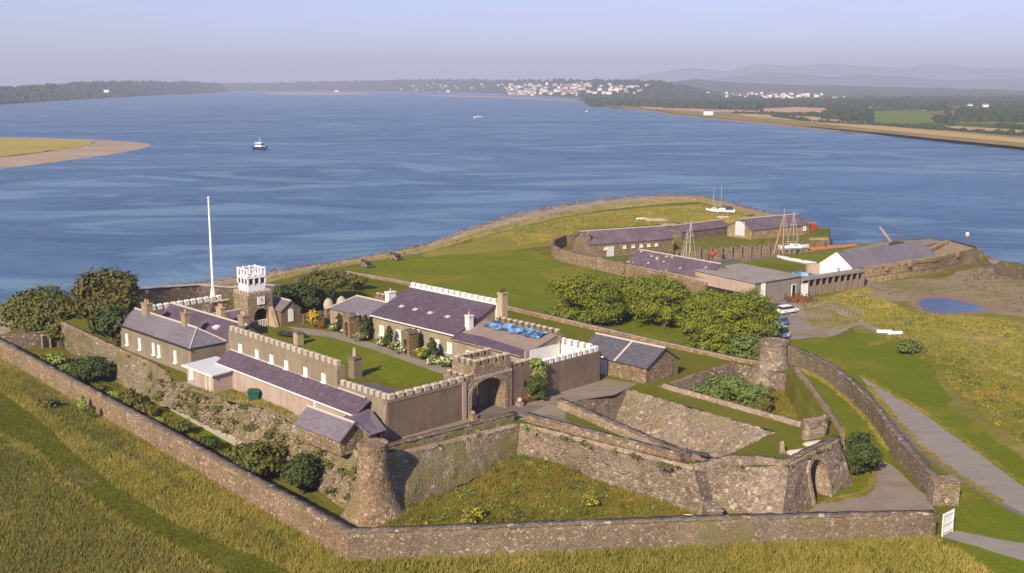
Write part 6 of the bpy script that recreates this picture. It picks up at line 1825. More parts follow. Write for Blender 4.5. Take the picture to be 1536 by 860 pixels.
for k, d in enumerate((-.7, .1, .8)):
    mb = MB(); e = c + FT.u * d; mb.tube(e - FT.v * .6 + Vector((0, 0, .35)), e + FT.v * .6 + Vector((0, 0, .35)), .36, n=10); mb.build('roller', 'rust', tr4)
bn = thing('bin', P(382, 604, T0 - .2), 'dark green wheeled bin standing on the rubble by the lean-to', 'bin')
c = P(382, 604, T0 - .2); mb = MB(); mb.hexa([c + Vector(v) for v in ((-.5, -.4, .1), (.5, -.4, .1), (.5, .4, .1), (-.5, .4, .1))], [c + Vector(v) for v in ((-.65, -.55, 1.3), (.65, -.55, 1.3), (.65, .55, 1.3), (-.65, .55, 1.3))]); mb.build('body', 'green_plastic', bn)
mb = MB(); mb.slab([c + Vector(v) for v in ((-.72, -.62, 1.42), (.72, -.62, 1.42), (.72, .62, 1.52), (-.72, .62, 1.52))], .1); mb.build('lid', 'green_plastic', bn)
for x in (-.45, .45):
    mb = MB(); mb.tube(c + Vector((x, .45, .14)), c + Vector((x, .6, .14)), .16, n=8); mb.build('wheel', 'rubber', bn)
bl = thing('boulder', P(1033, 788, 0), 'pale white boulder in the ditch weeds left of the arched spur', 'boulder')
mb = MB(); mb.lathe(P(1033, 790, -.1), [(.9, 0), (1.0, .4), (.7, .9), (.2, 1.15)], 9, 0, .14); mb.build('stone', 'white_paint', bl)

# ================================================================== FAR TOWN
house_me = []
for wm, rm_ in [('far_white', 'far_roof'), ('far_cream', 'far_roof'), ('far_white', 'far_pink'), ('far_pink', 'far_roof')]:
    mb = MB(); w_, d_, e_, z_ = 5.5, 4.2, 6.2, 9.0
    mb.hexa([(-w_, -d_, -3), (w_, -d_, -3), (w_, d_, -3), (-w_, d_, -3)], [(-w_, -d_, e_), (w_, -d_, e_), (w_, d_, e_), (-w_, d_, e_)])
    for x in (-w_, w_): mb.poly([(x, -d_, e_), (x, d_, e_), (x, 0, z_)])
    mb.poly([(-w_ - .4, -d_ - .5, e_ - .2), (w_ + .4, -d_ - .5, e_ - .2), (w_ + .4, 0, z_ + .1), (-w_ - .4, 0, z_ + .1)], 1); mb.poly([(-w_ - .4, d_ + .5, e_ - .2), (w_ + .4, d_ + .5, e_ - .2), (w_ + .4, 0, z_ + .1), (-w_ - .4, 0, z_ + .1)], 1)
    me = mb.mesh('house'); me.materials.append(MATS[wm]); me.materials.append(MATS[rm_]); house_me.append(me)
def far_house(x, y, d, k, s, label, group, z=None):
    p = at_dist(x, y, d); p.z = p.z - 3 if z is None else z
    o = bpy.data.objects.new('house', house_me[k]); COL.objects.link(o); o.location = p; o.rotation_euler = (0, 0, rnd.uniform(-.5, .5)); o.scale = (s * rnd.uniform(.8, 1.4), s, s * rnd.uniform(.8, 1.25))
    return tag(o, label, 'house', group)
kinds = ['white house of the far waterside town', 'cream house of the far waterside town', 'white pink-roofed house of the far waterside town', 'pinkish house of the far waterside town']
gm = np.array([[tuple(p) for p in r_] for r_ in R_mid])[:10]
gscr = np.stack([768 + gm[..., 0] / (gm[..., 1] * math.cos(PITCH) + (H - gm[..., 2]) * math.sin(PITCH)) * F_PX,
                 430 - F_PX * ((gm[..., 1] * math.sin(PITCH) + (gm[..., 2] - H) * math.cos(PITCH)) / (gm[..., 1] * math.cos(PITCH) - (gm[..., 2] - H) * math.sin(PITCH)))], -1)
def on_hill(x, y):
    """spot of the far hillside nearest to this sight line"""
    d2 = (gscr[..., 0] - x) ** 2 + (gscr[..., 1] - y) ** 2 * 4
    i = np.unravel_index(np.argmin(d2), d2.shape); return Vector(gm[i])
for n_, (x0, x1, y0, y1, s0) in [(88, (758, 880, 127, 142, 1.25)), (26, (770, 860, 136, 144, 1.5)), (38, (880, 972, 128, 139, 1.1)), (22, (600, 760, 127, 138, 1.0))]:
    for i in range(n_):
        x, y = rnd.uniform(x0, x1), rnd.uniform(y0, y1)
        if x > 860: y += (x - 860) * .02
        k = rnd.choice([0, 0, 0, 1, 2, 3]); b = on_hill(x, y)
        o = bpy.data.objects.new('house', house_me[k]); COL.objects.link(o)
        o.location = b + Vector((rnd.uniform(-18, 18), rnd.uniform(-10, 10), 1)); o.rotation_euler = (0, 0, rnd.uniform(-.5, .5)); o.scale = (s0 * rnd.uniform(.65, 1.4), s0 * .85, s0 * rnd.uniform(.6, 1.05))
        tag(o, kinds[k] + (', on the waterfront' if y > 138 and x < 880 else ', high on the slope' if y < 131 and 760 < x < 880 else ', at its right-hand end' if x >= 880 else ', scattered well left of the centre' if x < 745 else ', halfway up the slope') + (' towards the left' if 755 < x < 800 else ' towards the right' if 835 < x < 880 else ''), 'house', 'houses of the far waterside town')
for i in range(64):
    x = rnd.gauss(1165, 42); y = 141.5 + (x - 1085) * .02 + rnd.uniform(-4, 3.6)
    k = rnd.choice([0, 0, 1, 2, 3])
    far_house(x, y, 3300, k, .62, ['white', 'cream', 'white pink-roofed', 'pinkish'][k] + ' house of the inland village beyond the dark woods' + (', left part' if x < 1145 else ', right part' if x > 1185 else ', in its middle'), 'houses of the inland village', None)
for x, y, lb, k, s in [(1062, 173, 'white farmhouse alone on the far shore at the edge of the marsh', 0, .9), (1082, 157, 'white house alone among dark trees behind the marsh', 0, .7), (1025, 132, 'white cottage high in the woods right of the town', 0, 1.0), (1270, 170, 'pale house between trees beside the green field', 1, .7), (1478, 161, 'long white barn far off at the right', 0, .75), (1455, 160, 'white farmhouse left of the long far barn', 0, .6)]:
    p = P(x, y, -1); tag(o := bpy.data.objects.new('house', house_me[k]), lb, 'house'); COL.objects.link(o); o.location = p; o.scale = (s * 1.2, s, s)
for x, lb in [(672, 'large white building on the wooded far shore'), (505, 'pale building on the distant shore beyond the sandbank'), (160, 'white house in the trees of the left-hand coast')]:
    d = 4600 if x > 300 else 3400
    p = at_dist(x, 136 if x > 300 else 135.5, d); p.z = max(p.z - 4, WZ); o = bpy.data.objects.new('house', house_me[0]); COL.objects.link(o); o.location = p; o.scale = (1.3, 1.0, .8); tag(o, lb, 'house')

# ================================================================== VEGETATION
def leaves(blobs, n, size, seed, clump=.34, flat=.0, inner=.72, nclump=26):
    """leaf quads spread through a crown of ellipsoids; blobs = (x, y, z, rx, ry, rz)"""
    r = np.random.default_rng(seed)
    B = np.array(blobs, float)
    wgt = (B[:, 3] * B[:, 4] * B[:, 5]) ** (2 / 3); wgt /= wgt.sum()
    C = []; Nn = []
    for b, wk in zip(B, wgt):
        m = max(12, int(n * wk)); q = max(5, int(nclump * max(.5, wk * len(B))))
        d = r.normal(size=(q, 3)); d[:, 2] = np.where(d[:, 2] < -.35, -d[:, 2], d[:, 2]); d /= np.linalg.norm(d, axis=1)[:, None]
        cc = d * np.where(r.uniform(0, 1, (q, 1)) < .25, r.uniform(.2, inner, (q, 1)), r.uniform(inner, 1.02, (q, 1)))
        pick = r.integers(0, q, m)
        p = cc[pick] + r.normal(0, clump * .52, (m, 3)) * np.array([1, 1, .72])
        p2 = p * b[3:6] + b[:3]
        C.append(p2); nn = (p - cc[pick]) * 1.2 + d[pick] * .8 + np.array([0, 0, .25]); Nn.append(nn)
    C = np.concatenate(C); Nn = np.concatenate(Nn)
    k = C[:, 2] > B[:, 2].min() - B[:, 5].max()
    C, Nn = C[k], Nn[k]
    m = len(C)
    Nn = Nn + r.normal(0, .45, Nn.shape); Nn /= np.linalg.norm(Nn, axis=1)[:, None] + 1e-9
    a = np.cross(Nn, r.normal(size=(m, 3))); a /= np.linalg.norm(a, axis=1)[:, None] + 1e-9
    b_ = np.cross(Nn, a)
    s = size * r.uniform(.6, 1.35, (m, 1))
    V = np.stack([C - a * s, C - b_ * s * .62, C + a * s, C + b_ * s * .62], 1).reshape(-1, 3)
    F = np.arange(4 * m).reshape(-1, 4)
    return V, F

def plant(name, label, cat, base, blobs, n, size, m, seed, trunk=None, group=None, z0=None, extra=None, nclump=26, clump=.34):
    """blobs relative to the base; trunk = list of (dx, dy, height, radius) limbs"""
    b = Vector(base)
    o = thing(name, b, label, cat, group)
    V, F = leaves([(b.x + x, b.y + y, b.z + z, rx, ry, rz) for x, y, z, rx, ry, rz in blobs], n, size, seed, clump, nclump=nclump)
    V[:, 2] = np.maximum(V[:, 2], b.z + .03)
    np_mesh('crown' if trunk else 'foliage', V, F, m, o)
    if trunk and n > 2000:                # dark leaf core added; the crown's inner shade is put into its colour
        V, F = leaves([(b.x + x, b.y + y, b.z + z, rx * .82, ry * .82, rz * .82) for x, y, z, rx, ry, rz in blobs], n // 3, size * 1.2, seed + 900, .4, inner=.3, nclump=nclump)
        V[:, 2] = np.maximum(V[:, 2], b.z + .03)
        np_mesh('shade_core', V, F, 'leaf_dark', o)
    if extra:
        em, en, es = extra
        V, F = leaves([(b.x + x, b.y + y, b.z + z, rx * 1.02, ry * 1.02, rz * 1.05) for x, y, z, rx, ry, rz in blobs], en, es, seed + 500, clump)
        V[:, 2] = np.maximum(V[:, 2], b.z + .1)
        np_mesh('flowers', V, F, em, o)['kind'] = 'stuff'
    mb = MB()
    for (dx, dy, h, r0) in (trunk or [(rnd.uniform(-.2, .2), rnd.uniform(-.2, .2), max(.3, min(bb[2] for bb in blobs)), .07), (.3, .1, .5, .05), (-.3, .1, .5, .05)]):
        mid = b + Vector((dx * .35, dy * .35, h * .5))
        mb.tube(b + Vector((dx * .1, dy * .1, -.1)), mid, r0, r0 * .75, 7); mb.tube(mid, b + Vector((dx, dy, h)), r0 * .75, r0 * .35, 7)
    mb.build('trunk' if trunk else 'stem', 'bark', o)
    return o
def rblobs(w, d, h, n, seed, low=.35):
    r = random.Random(seed); out = []
    for i in range(n):
        a = r.uniform(0, 6.283); q = r.uniform(.2, .62)
        z = r.uniform(low, .72) * h
        k = r.uniform(.32, .5)
        out.append((math.cos(a) * q * w / 2, math.sin(a) * q * d / 2, z, w * k * .62, d * k * .62, h * k * .62))
    out.append((0, 0, h * .55, w * .36, d * .36, h * .42))
    return out
def pw(px_w, base):
    """metres across for that many photo pixels at base"""
    return px_w * (Vector(base) - Vector((0, 0, H))).length / F_PX

def tree_px(name, label, cat, foot, wpx, top, m, n, size, seed, z=0.0, dep=.85, nb=9, trunk=True, group=None, low=.35, nclump=26, clump=.34):
    b = P(*foot, z); w_ = pw(wpx, b); h_ = height(b, top) - z
    bl = rblobs(w_, w_ * dep, h_, nb, seed, low)
    tk = [(0, 0, h_ * .6, w_ * .035)] + [(w_ * .22 * math.cos(k * 2.1), w_ * .2 * math.sin(k * 2.1), h_ * .62, w_ * .018) for k in range(4)] if trunk else None
    return plant(name, label, cat, b, bl, n, size, m, seed, tk, group, nclump=nclump, clump=clump)

# two big rounded trees at the left
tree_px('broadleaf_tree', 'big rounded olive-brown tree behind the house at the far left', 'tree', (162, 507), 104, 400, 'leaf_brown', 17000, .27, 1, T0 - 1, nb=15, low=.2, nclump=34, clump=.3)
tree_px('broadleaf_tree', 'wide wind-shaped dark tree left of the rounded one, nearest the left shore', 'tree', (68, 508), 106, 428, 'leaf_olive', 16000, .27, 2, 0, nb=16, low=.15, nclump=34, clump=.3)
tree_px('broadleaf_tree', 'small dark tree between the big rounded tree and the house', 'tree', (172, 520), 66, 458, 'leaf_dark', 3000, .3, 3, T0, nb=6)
tree_px('broadleaf_tree', 'dark ivy-grown tree at the start of the old rampart wall', 'tree', (92, 524), 42, 478, 'leaf_olive', 2200, .26, 31, 0, nb=6)
# pines right of centre
pine = [('leftmost pine of the clump beside the parade lawn', (880, 487), 112, 411, 9000), ('second pine from the left, darker and set back', (948, 476), 86, 410, 6500), ('third pine, in the middle of the clump', (995, 492), 88, 412, 7500),
        ('fourth pine, left half of the broad bright group', (1064, 505), 90, 436, 8000), ('fifth pine, tall right half of the broad group by the dock yard', (1112, 522), 118, 440, 10000), ('small low pine under the fifth, in front of it', (1070, 530), 84, 478, 5500)]
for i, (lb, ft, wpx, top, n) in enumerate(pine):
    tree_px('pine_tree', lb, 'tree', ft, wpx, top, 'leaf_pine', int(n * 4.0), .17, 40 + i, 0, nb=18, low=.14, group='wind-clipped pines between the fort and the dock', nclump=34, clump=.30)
tree_px('shrub', 'pale green bush at the foot of the pines beside the far turret', 'bush', (1126, 548), 62, 503, 'leaf_bright', 3200, .25, 51, T0 - 2, nb=7, trunk=False, low=.25)
# trees behind the tower
for i, (lb, ft, wpx, top, m) in enumerate([('dark spreading tree right of the clock tower', (456, 468), 66, 424, 'leaf_dark'), ('dark green tree beyond the little lodge', (492, 452), 78, 404, 'leaf_olive'), ('darkest tree at the back, next to the tower wall', (424, 462), 40, 428, 'leaf_dark'), ('dark round bush before the grey-roofed wing', (484, 462), 40, 432, 'leaf_dark'), ('dark shrub on the shore wall left of the grey-roofed wing', (530, 436), 34, 412, 'leaf_olive')]):
    tree_px('broadleaf_tree', lb, 'tree', ft, wpx, top, m, 6000, .25, 60 + i, T0, nb=7, low=.25, group='dark trees behind the clock tower')
tree_px('shrub', 'bright yellow shrub beside the lodge', 'bush', (470, 492), 22, 463, 'leaf_yellow', 900, .2, 70, T0, nb=5, trunk=False)
tree_px('shrub', 'red flowering plant at the end of the courtyard path', 'bush', (482, 493), 14, 484, 'flower_red', 260, .16, 71, T0, nb=4, trunk=False)
# clipped conifers against the range, flowering bushes between
for i, (x, y, w_, t, lb) in enumerate([(510, 497, 13, 470, 'clipped dark conifer left of the first hollow pier'), (549, 510, 17, 474, 'clipped dark conifer between the hollow piers, taller'), (584, 522, 15, 490, 'clipped dark conifer just left of the second hollow pier'), (624, 530, 15, 494, 'clipped dark conifer right of the second hollow pier'), (648, 540, 18, 508, 'clipped dark conifer below the rooflights, nearest the gatehouse'), (691, 540, 16, 511, 'dark bush against the corner of the stripped range')]):
    b = P(x, y, T0); wd = pw(w_, b); hh = height(b, t) - T0
    plant('conifer', lb, 'conifer', b, [(0, 0, hh * .3, wd * .5, wd * .5, hh * .32), (0, 0, hh * .62, wd * .4, wd * .4, hh * .3), (0, 0, hh * .85, wd * .2, wd * .2, hh * .2)], 900, .16, 'leaf_dark', 80 + i, [(0, 0, hh * .6, .1)], 'clipped conifers along the right-hand range')
for i, (x, y, w_, t, ex) in enumerate([(500, 497, 18, 484, 'flower_white'), (520, 502, 16, 490, 'flower_white'), (541, 512, 24, 499, 'flower_white'), (565, 506, 18, 494, 'flower_yellow'), (572, 520, 18, 506, 'flower_white'), (594, 526, 22, 512, 'flower_white'), (602, 531, 20, 519, 'flower_white'), (632, 540, 24, 522, 'flower_yellow'), (650, 548, 22, 533, 'flower_white'), (668, 552, 26, 533, 'flower_white'), (640, 536, 20, 524, 'flower_yellow'), (684, 552, 14, 540, 'flower_white')]):
    b = P(x, y, T0); wd = pw(w_, b); hh = max(.8, height(b, t) - T0)
    lbs = ['first flowering bush from the tower end of the flower bed', 'white bush at the foot of the first hollow pier', 'wide white hydrangea right of the first pier', 'yellow-green bush under the joint of the two roofs', 'white bush left of the third conifer', 'white hydrangea just left of the second pier', 'low white bush at the front of the bed by the second pier', 'yellow-green bush right of the second pier', 'white bush in front of the fifth conifer', 'largest white bush at the gatehouse end of the bed', 'yellow-flecked bush against the range wall right of the second pier', 'last white bush, touching the gatehouse']
    plant('flowering_bush', lbs[i], 'bush', b, rblobs(wd, wd * .8, hh, 4, 90 + i, .3), 600, .15, 'leaf_bright', 90 + i, None, 'flowering bushes in the courtyard bed', extra=(ex, 170, .17))
# ivy on the centre wall
b = FT(21.0, -.05, T0)
iv = thing('ivy', b, 'bright green ivy spilling over the wall right of the entrance, dark at the foot', 'ivy')
V, F = leaves([(*FT(20.8 + k * .38, .05)[:2], T0 + 1.0 + k * .8, 1.0, .45, 1.2) for k in range(4)] + [(*FT(21.2, .05)[:2], 8.6, 1.0, .6, .7)], 2600, .17, 110); np_mesh('foliage', V, F, 'leaf_lime', iv)
V, F = leaves([(*FT(20.9, -.5)[:2], T0 + 1.5, 1.25, .9, 1.5), (*FT(21.1, -.6)[:2], T0 + .6, 1.0, .8, .6)], 1900, .18, 111); np_mesh('undergrowth', V, F, 'leaf_dark', iv)
# ditch garden on the left
gs = [('bushy dark green shrub, largest in the ditch left of the house', (138, 606), 66, 536, 'leaf_dark', 5200), ('bright green shrub behind the largest ditch shrub', (112, 590), 50, 548, 'leaf_bright', 2200), ('round lime-green bush by the outer wall', (171, 611), 26, 588, 'leaf_lime', 1300), ('grey-green shrub right of the lime bush', (196, 612), 34, 585, 'leaf_olive', 1500),
      ('loose green shrub beside the garden lawn', (220, 640), 34, 603, 'leaf_olive', 1700), ('low yellow-green shrub before the garden lawn', (236, 644), 24, 628, 'leaf_lime', 800), ('rounded green shrub halfway along the garden lawn', (270, 668), 44, 630, 'leaf_olive', 2200), ('dark shrub between the lawn and the dark tree', (312, 692), 40, 656, 'leaf_dark', 2000), ('bramble at the near end of the garden lawn', (340, 704), 34, 676, 'leaf_olive', 1500),
      ('yellowish scrub below the start of the old rampart', (82, 556), 44, 530, 'leaf_lime', 1600), ('reddish-brown bush on the rubble below the house corner', (250, 592), 62, 552, 'leaf_brown', 2600), ('dull bush in the corner below the annex', (270, 600), 26, 575, 'leaf_olive', 1000), ('small bush at the ditch edge behind the outer wall', (150, 628), 24, 600, 'leaf_olive', 900)]
for i, (lb, ft, wpx, top, m, n) in enumerate(gs):
    ft = (ft[0], min(ft[1], 560 + (ft[0] - 84) * .5485 - 4 - wpx * .12)); top = min(top, ft[1] - wpx * .42)
    tree_px('shrub', lb, 'bush', ft, wpx, top, m, n, .2, 120 + i, .6 if ft[0] > 240 and ft[1] < 605 else 0, nb=7, trunk=False, low=.25, group='shrubs in the left-hand ditch')
tree_px('broadleaf_tree', 'dark brown-leaved tree in the ditch left of the near turret', 'tree', (388, 716), 84, 665, 'leaf_olive', 6500, .22, 140, 0, nb=10, low=.3)
tree_px('broadleaf_tree', 'very dark tree standing against the rampart just right of the brown-leaved one', 'tree', (452, 742), 62, 682, 'leaf_dark', 4200, .22, 141, 0, nb=8, low=.3)  # added leaf mass in the shape of the neighbouring tree's cast shadow
for i, (x, y, w_, t, m, lb) in enumerate([(124, 622, 18, 594, 'leaf_lime', 'ivy clump growing over the outside of the outer wall'), (138, 632, 14, 608, 'leaf_olive', 'darker ivy clump beside it on the outer wall'), (72, 616, 36, 597, 'leaf_olive', 'dark bramble patch in the tall grass outside the wall')]):
    tree_px('shrub', lb, 'bush', (x, y), w_, t, m, 800, .18, 150 + i, 0, nb=4, trunk=False, low=.25, dep=.5)
# hollow of the bastion, bastion foot, apex ivy
for i, (lb, ft, wpx, top, m, n) in enumerate([('leftmost bright bush in the bastion hollow', (1070, 606), 52, 578, 'leaf_bright', 2200), ('tallest bright bush in the bastion hollow', (1096, 602), 62, 562, 'leaf_bright', 3000), ('right-hand bush in the bastion hollow', (1124, 614), 56, 578, 'leaf_bright', 2400), ('darker low bush at the near edge of the bastion hollow', (1140, 622), 40, 596, 'leaf_olive', 1500)]):
    tree_px('shrub', lb, 'bush', ft, wpx, top, m, n, .22, 160 + i, 2.0, nb=7, trunk=False, low=.25, group='bushes in the bastion hollow')
tree_px('shrub', 'dark green bush against the end of the bastion beside the ditch lawn', 'bush', (1288, 714), 56, 648, 'leaf_dark', 4200, .2, 170, 0, nb=8, trunk=False, low=.25)
tree_px('shrub', 'ivy bush hanging at the inner angle of the ramparts', 'bush', (806, 676), 26, 648, 'leaf_dark', 1300, .17, 171, 1.5, nb=5, trunk=False, low=.3, dep=.5)
tree_px('shrub', 'dry olive scrub at the inner angle of the ramparts', 'bush', (772, 668), 40, 636, 'leaf_olive', 1500, .17, 172, 2.0, nb=5, trunk=False, low=.3, dep=.5)
for i, (x, y, lb) in enumerate([(718, 782, 'yellow ragwort clump left of the middle of the near ditch'), (885, 764, 'yellow ragwort clump right of the middle of the near ditch'), (705, 792, 'small ragwort clump close behind the near outer wall')]):
    b = P(x, y, 0); plant('ragwort', lb, 'wild flowers', b, rblobs(1.9, 1.5, 1.3, 4, 180 + i, .4), 500, .12, 'leaf_olive', 180 + i, None, 'ragwort clumps in the ditch', extra=('flower_yellow', 300, .12))

# ---- grass blades
def in_poly(X, Y, poly):
    c = np.zeros(len(X), bool); j = len(poly) - 1
    for i in range(len(poly)):
        xi, yi = poly[i][:2]; xj, yj = poly[j][:2]
        k = ((yi > Y) != (yj > Y)) & (X < (xj - xi) * (Y - yi) / (yj - yi + 1e-12) + xi)
        c ^= k; j = i
    return c
def tufts(name, poly, n, h, wd, m, seed, holes=(), zf=None, blades=4, clumpy=.5, lean=.45):
    r = np.random.default_rng(seed)
    A = np.array([p[:2] for p in poly]); lo, hi = A.min(0), A.max(0)
    pts = np.zeros((0, 2))
    while len(pts) < n:
        q = r.uniform(lo, hi, (n * 2, 2))
        k = in_poly(q[:, 0], q[:, 1], A)
        for hp in holes: k &= ~in_poly(q[:, 0], q[:, 1], np.array([p[:2] for p in hp]))
        f = np.sin(q[:, 0] * .9 + np.sin(q[:, 1] * .5) * 2) * np.sin(q[:, 1] * .8 + np.sin(q[:, 0] * .6) * 2) * .5 + .5
        k &= r.uniform(0, 1, len(q)) < (1 - clumpy) + clumpy * f
        pts = np.concatenate([pts, q[k]])
    pts = pts[:n]
    z = np.zeros(n) if zf is None else zf(pts[:, 0], pts[:, 1])
    P3 = np.repeat(np.column_stack([pts, z]), blades, 0)
    m_ = len(P3)
    P3[:, :2] += r.normal(0, wd * 1.6, (m_, 2))
    a = r.uniform(0, 2 * np.pi, m_); hh = h * r.uniform(.5, 1.4, m_)
    dx = np.column_stack([np.cos(a), np.sin(a), np.zeros(m_)]) * (wd * r.uniform(.6, 1.3, m_))[:, None]
    tip = P3 + np.column_stack([r.normal(.12, lean, m_) * hh, r.normal(.1, lean, m_) * hh, hh])
    base = P3 - np.array([0, 0, .03])
    V = np.stack([base - dx, base + dx, tip], 1).reshape(-1, 3)
    o = np_mesh(name, V, np.arange(3 * m_).reshape(-1, 3), m); o['kind'] = 'stuff'
    return o
trk = poly_of([(-60, 600), (0, 588), (60, 630), (112, 682), (180, 735), (260, 785), (340, 820), (420, 850), (480, 900), (400, 900), (300, 840), (180, 780), (90, 715), (60, 680), (0, 650), (-60, 640)], 0)
fg = poly_of([(-60, 520), (0, 545), (100, 604), (250, 692), (400, 781), (522, 853), (560, 900), (400, 960), (-60, 960)], 0)
mat('blade_straw', grass_fn((.235, .205, .045), (.33, .265, .065), (.165, .175, .035), 0.09, (.44, .335, .11), 0.75, 0.6), 0.9, 0.0)
mat('blade_weed', grass_fn((.16, .165, .03), (.27, .20, .045), (.12, .145, .025), 0.09, (.38, .24, .055), 0.9, 0.7), 0.9, 0.0)
tufts('tall_grass', fg, 42000, .42, .045, 'blade_straw', 201, [trk])
mat('blade_grey', grass_fn((.14, .145, .045), (.19, .18, .06), (.10, .115, .03), 0.09, (.24, .18, .07), 0.7, 0.6), 0.9, 0.0)
tufts('rank_weeds', poly_of([(-60, 650), (0, 660), (80, 720), (170, 790), (290, 850), (380, 905), (200, 960), (-60, 960)], 0), 11000, .5, .075, 'blade_grey', 211, clumpy=.85)
tufts('rank_weeds', poly_of([(30, 590), (100, 640), (250, 720), (420, 815), (470, 850), (380, 800), (230, 700), (110, 610), (40, 570)], 0), 3000, .5, .07, 'blade_grey', 212, clumpy=.9)
tufts('track_grass', trk, 9000, .12, .05, 'mown_track', 202)
tufts('tall_grass', poly_of([(540, 850), (700, 845), (1100, 827), (1404, 815), (1440, 826), (1500, 870), (1500, 920), (500, 940)], 0), 12000, .38, .045, 'blade_straw', 203)
tufts('ditch_grass', poly_of([(566, 800), (610, 742), (655, 712), (700, 694), (775, 692), (850, 704), (1000, 762), (1048, 782), (1060, 805), (800, 815), (566, 808)], 0), 34000, .36, .045, 'blade_weed', 204, zf=ditch_z)
_dq = poly_of([(590, 795), (640, 735), (690, 705), (770, 700), (850, 712), (990, 765), (1040, 790), (800, 803)], 0)
_q = nr.uniform([min(p.x for p in _dq), min(p.y for p in _dq)], [max(p.x for p in _dq), max(p.y for p in _dq)], (900, 2)); _q = _q[in_poly(_q[:, 0], _q[:, 1], _dq)]
for _k, (_mt, _n) in enumerate([('leaf_bright', 50), ('leaf_olive', 50), ('leaf_lime', 40)]):
    V, F = leaves([(x, y, .05 + float(ditch_z(x, y)), nr.uniform(.4, 1.1), nr.uniform(.4, 1.0), nr.uniform(.35, .9)) for x, y in _q[_k * 50:_k * 50 + _n]], 4200, .10, 320 + _k); V[:, 2] = np.maximum(V[:, 2], .02); _o = np_mesh('ditch_weed_clumps', V, F, _mt); _o['kind'] = 'stuff'

_q = nr.uniform([min(p.x for p in _dq), min(p.y for p in _dq)], [max(p.x for p in _dq), max(p.y for p in _dq)], (700, 2)); _q = _q[in_poly(_q[:, 0], _q[:, 1], _dq)][:70]
V, F = leaves([(x, y, .45 + float(ditch_z(x, y)), .35, .35, .12) for x, y in _q], 900, .055, 330); _o = np_mesh('ragwort_heads', V, F, 'flower_yellow'); _o['kind'] = 'stuff'
tufts('ditch_grass', poly_of([(40, 532), (110, 540), (190, 585), (250, 622), (340, 690), (400, 735), (470, 780), (520, 800), (350, 705), (200, 625), (90, 565)], 0), 7000, .4, .05, 'blade_weed', 206)
tufts('hollow_grass', [FT(36, -9), FT(51, -9), FT(50.5, -15), FT(37, -27)], 6000, .5, .06, 'blade_weed', 207, zf=lambda x, y: np.full(len(x), 2.02))
tufts('meadow_grass', poly_of([(1300, 520), (1340, 514), (1400, 550), (1440, 590), (1500, 640), (1600, 720), (1600, 640), (1536, 572), (1460, 545), (1400, 525), (1340, 505)], 0), 12000, .28, .06, 'blade_weed', 208)
tufts('dune_grass_blades', poly_of([(760, 350), (830, 333), (900, 321), (960, 314), (1050, 308), (1085, 316), (1126, 328), (1100, 336), (1010, 336), (880, 343), (826, 364), (780, 368)], 0), 16000, .5, .13, 'blade_straw', 209)

# ---- loose stones on the tumbled bank
def stones(name, pts, r0, m, seed):
    r = np.random.default_rng(seed)
    base = np.array([(1, 0, 0), (-1, 0, 0), (0, 1, 0), (0, -1, 0), (0, 0, 1), (0, 0, -1)], float)
    tri = np.array([(0, 2, 4), (2, 1, 4), (1, 3, 4), (3, 0, 4), (2, 0, 5), (1, 2, 5), (3, 1, 5), (0, 3, 5)])
    V = []; F = []
    for i, p in enumerate(pts):
        s = r0 * r.uniform(.5, 1.6)
        q = base * (s * r.uniform(.6, 1.2, (6, 1))) + r.normal(0, s * .18, (6, 3)); a = r.uniform(0, 6.28)
        q[:, :2] = q[:, :2] @ np.array([[math.cos(a), -math.sin(a)], [math.sin(a), math.cos(a)]])
        V.append(q * np.array([1, 1, .7]) + np.array(p)); F.append(tri + 6 * i)
    o = np_mesh(name, np.concatenate(V), np.concatenate(F), m); o['kind'] = 'stuff'
    return o
def on_bank(top, bot, n, seed, tmin=.05, tmax=.95):
    r = np.random.default_rng(seed)
    def rs(pl, t):
        pl = np.array([tuple(p) for p in pl]); s = np.r_[0, np.cumsum(np.linalg.norm(np.diff(pl, axis=0), axis=1))]
        return np.stack([np.interp(t * s[-1], s, pl[:, k]) for k in range(3)], 1)
    t = r.uniform(0, 1, n); f = r.uniform(tmin, tmax, (n, 1))
    return rs(top, t) * (1 - f) + rs(bot, t) * f
stones('loose_stones', on_bank(rt, rbm, 1300, 301), .20, 'pale_stone', 301)
stones('loose_stones', on_bank(rt, rbm, 500, 302), .28, 'rubble_stone', 302)
_rg = poly_of([(270, 578), (330, 597), (400, 612), (453, 640), (500, 646), (420, 607), (368, 591), (322, 590)], T0)
_q = nr.uniform([min(p.x for p in _rg), min(p.y for p in _rg)], [max(p.x for p in _rg), max(p.y for p in _rg)], (2500, 2)); _q = _q[in_poly(_q[:, 0], _q[:, 1], _rg)][:500]
stones('loose_stones', [(x, y, T0 + .03) for x, y in _q], .17, 'pale_stone', 305)
tufts('dry_weeds', _rg, 900, .35, .05, 'blade_straw', 306, zf=lambda x, y: np.full(len(x), T0), clumpy=.9)
V, F = leaves([(*p, 1.0, .8, .45) for p in on_bank(rt, rbm, 44, 303)], 7000, .13, 303); wd_ = np_mesh('bank_weeds', V, F, 'leaf_olive'); wd_['kind'] = 'stuff'
stones('shore_stones', [tuple(P(x, y, .05)) for x, y in zip(nr.uniform(1460, 1536, 160), nr.uniform(396, 420, 160))], .38, 'wrack', 304)
def on_beach(n, seed, f0, f1):
    r = np.random.default_rng(seed); i = r.integers(20, NB - 1, n); f = r.uniform(f0, f1, n)
    q = EA[i] + (EA[i + 1 - (i == NB - 1)] - EA[i]) * r.uniform(0, 1, (n, 1)); q = q + (WA[i] - EA[i]) * f[:, None]
    z = np.interp(f, [0, .12, .3, .5, .7, .88, 1], [0, -.25, -.9, -1.2, -2.0, -2.7, WZ])
    return [(x, y, zz) for (x, y), zz in zip(q, z)]
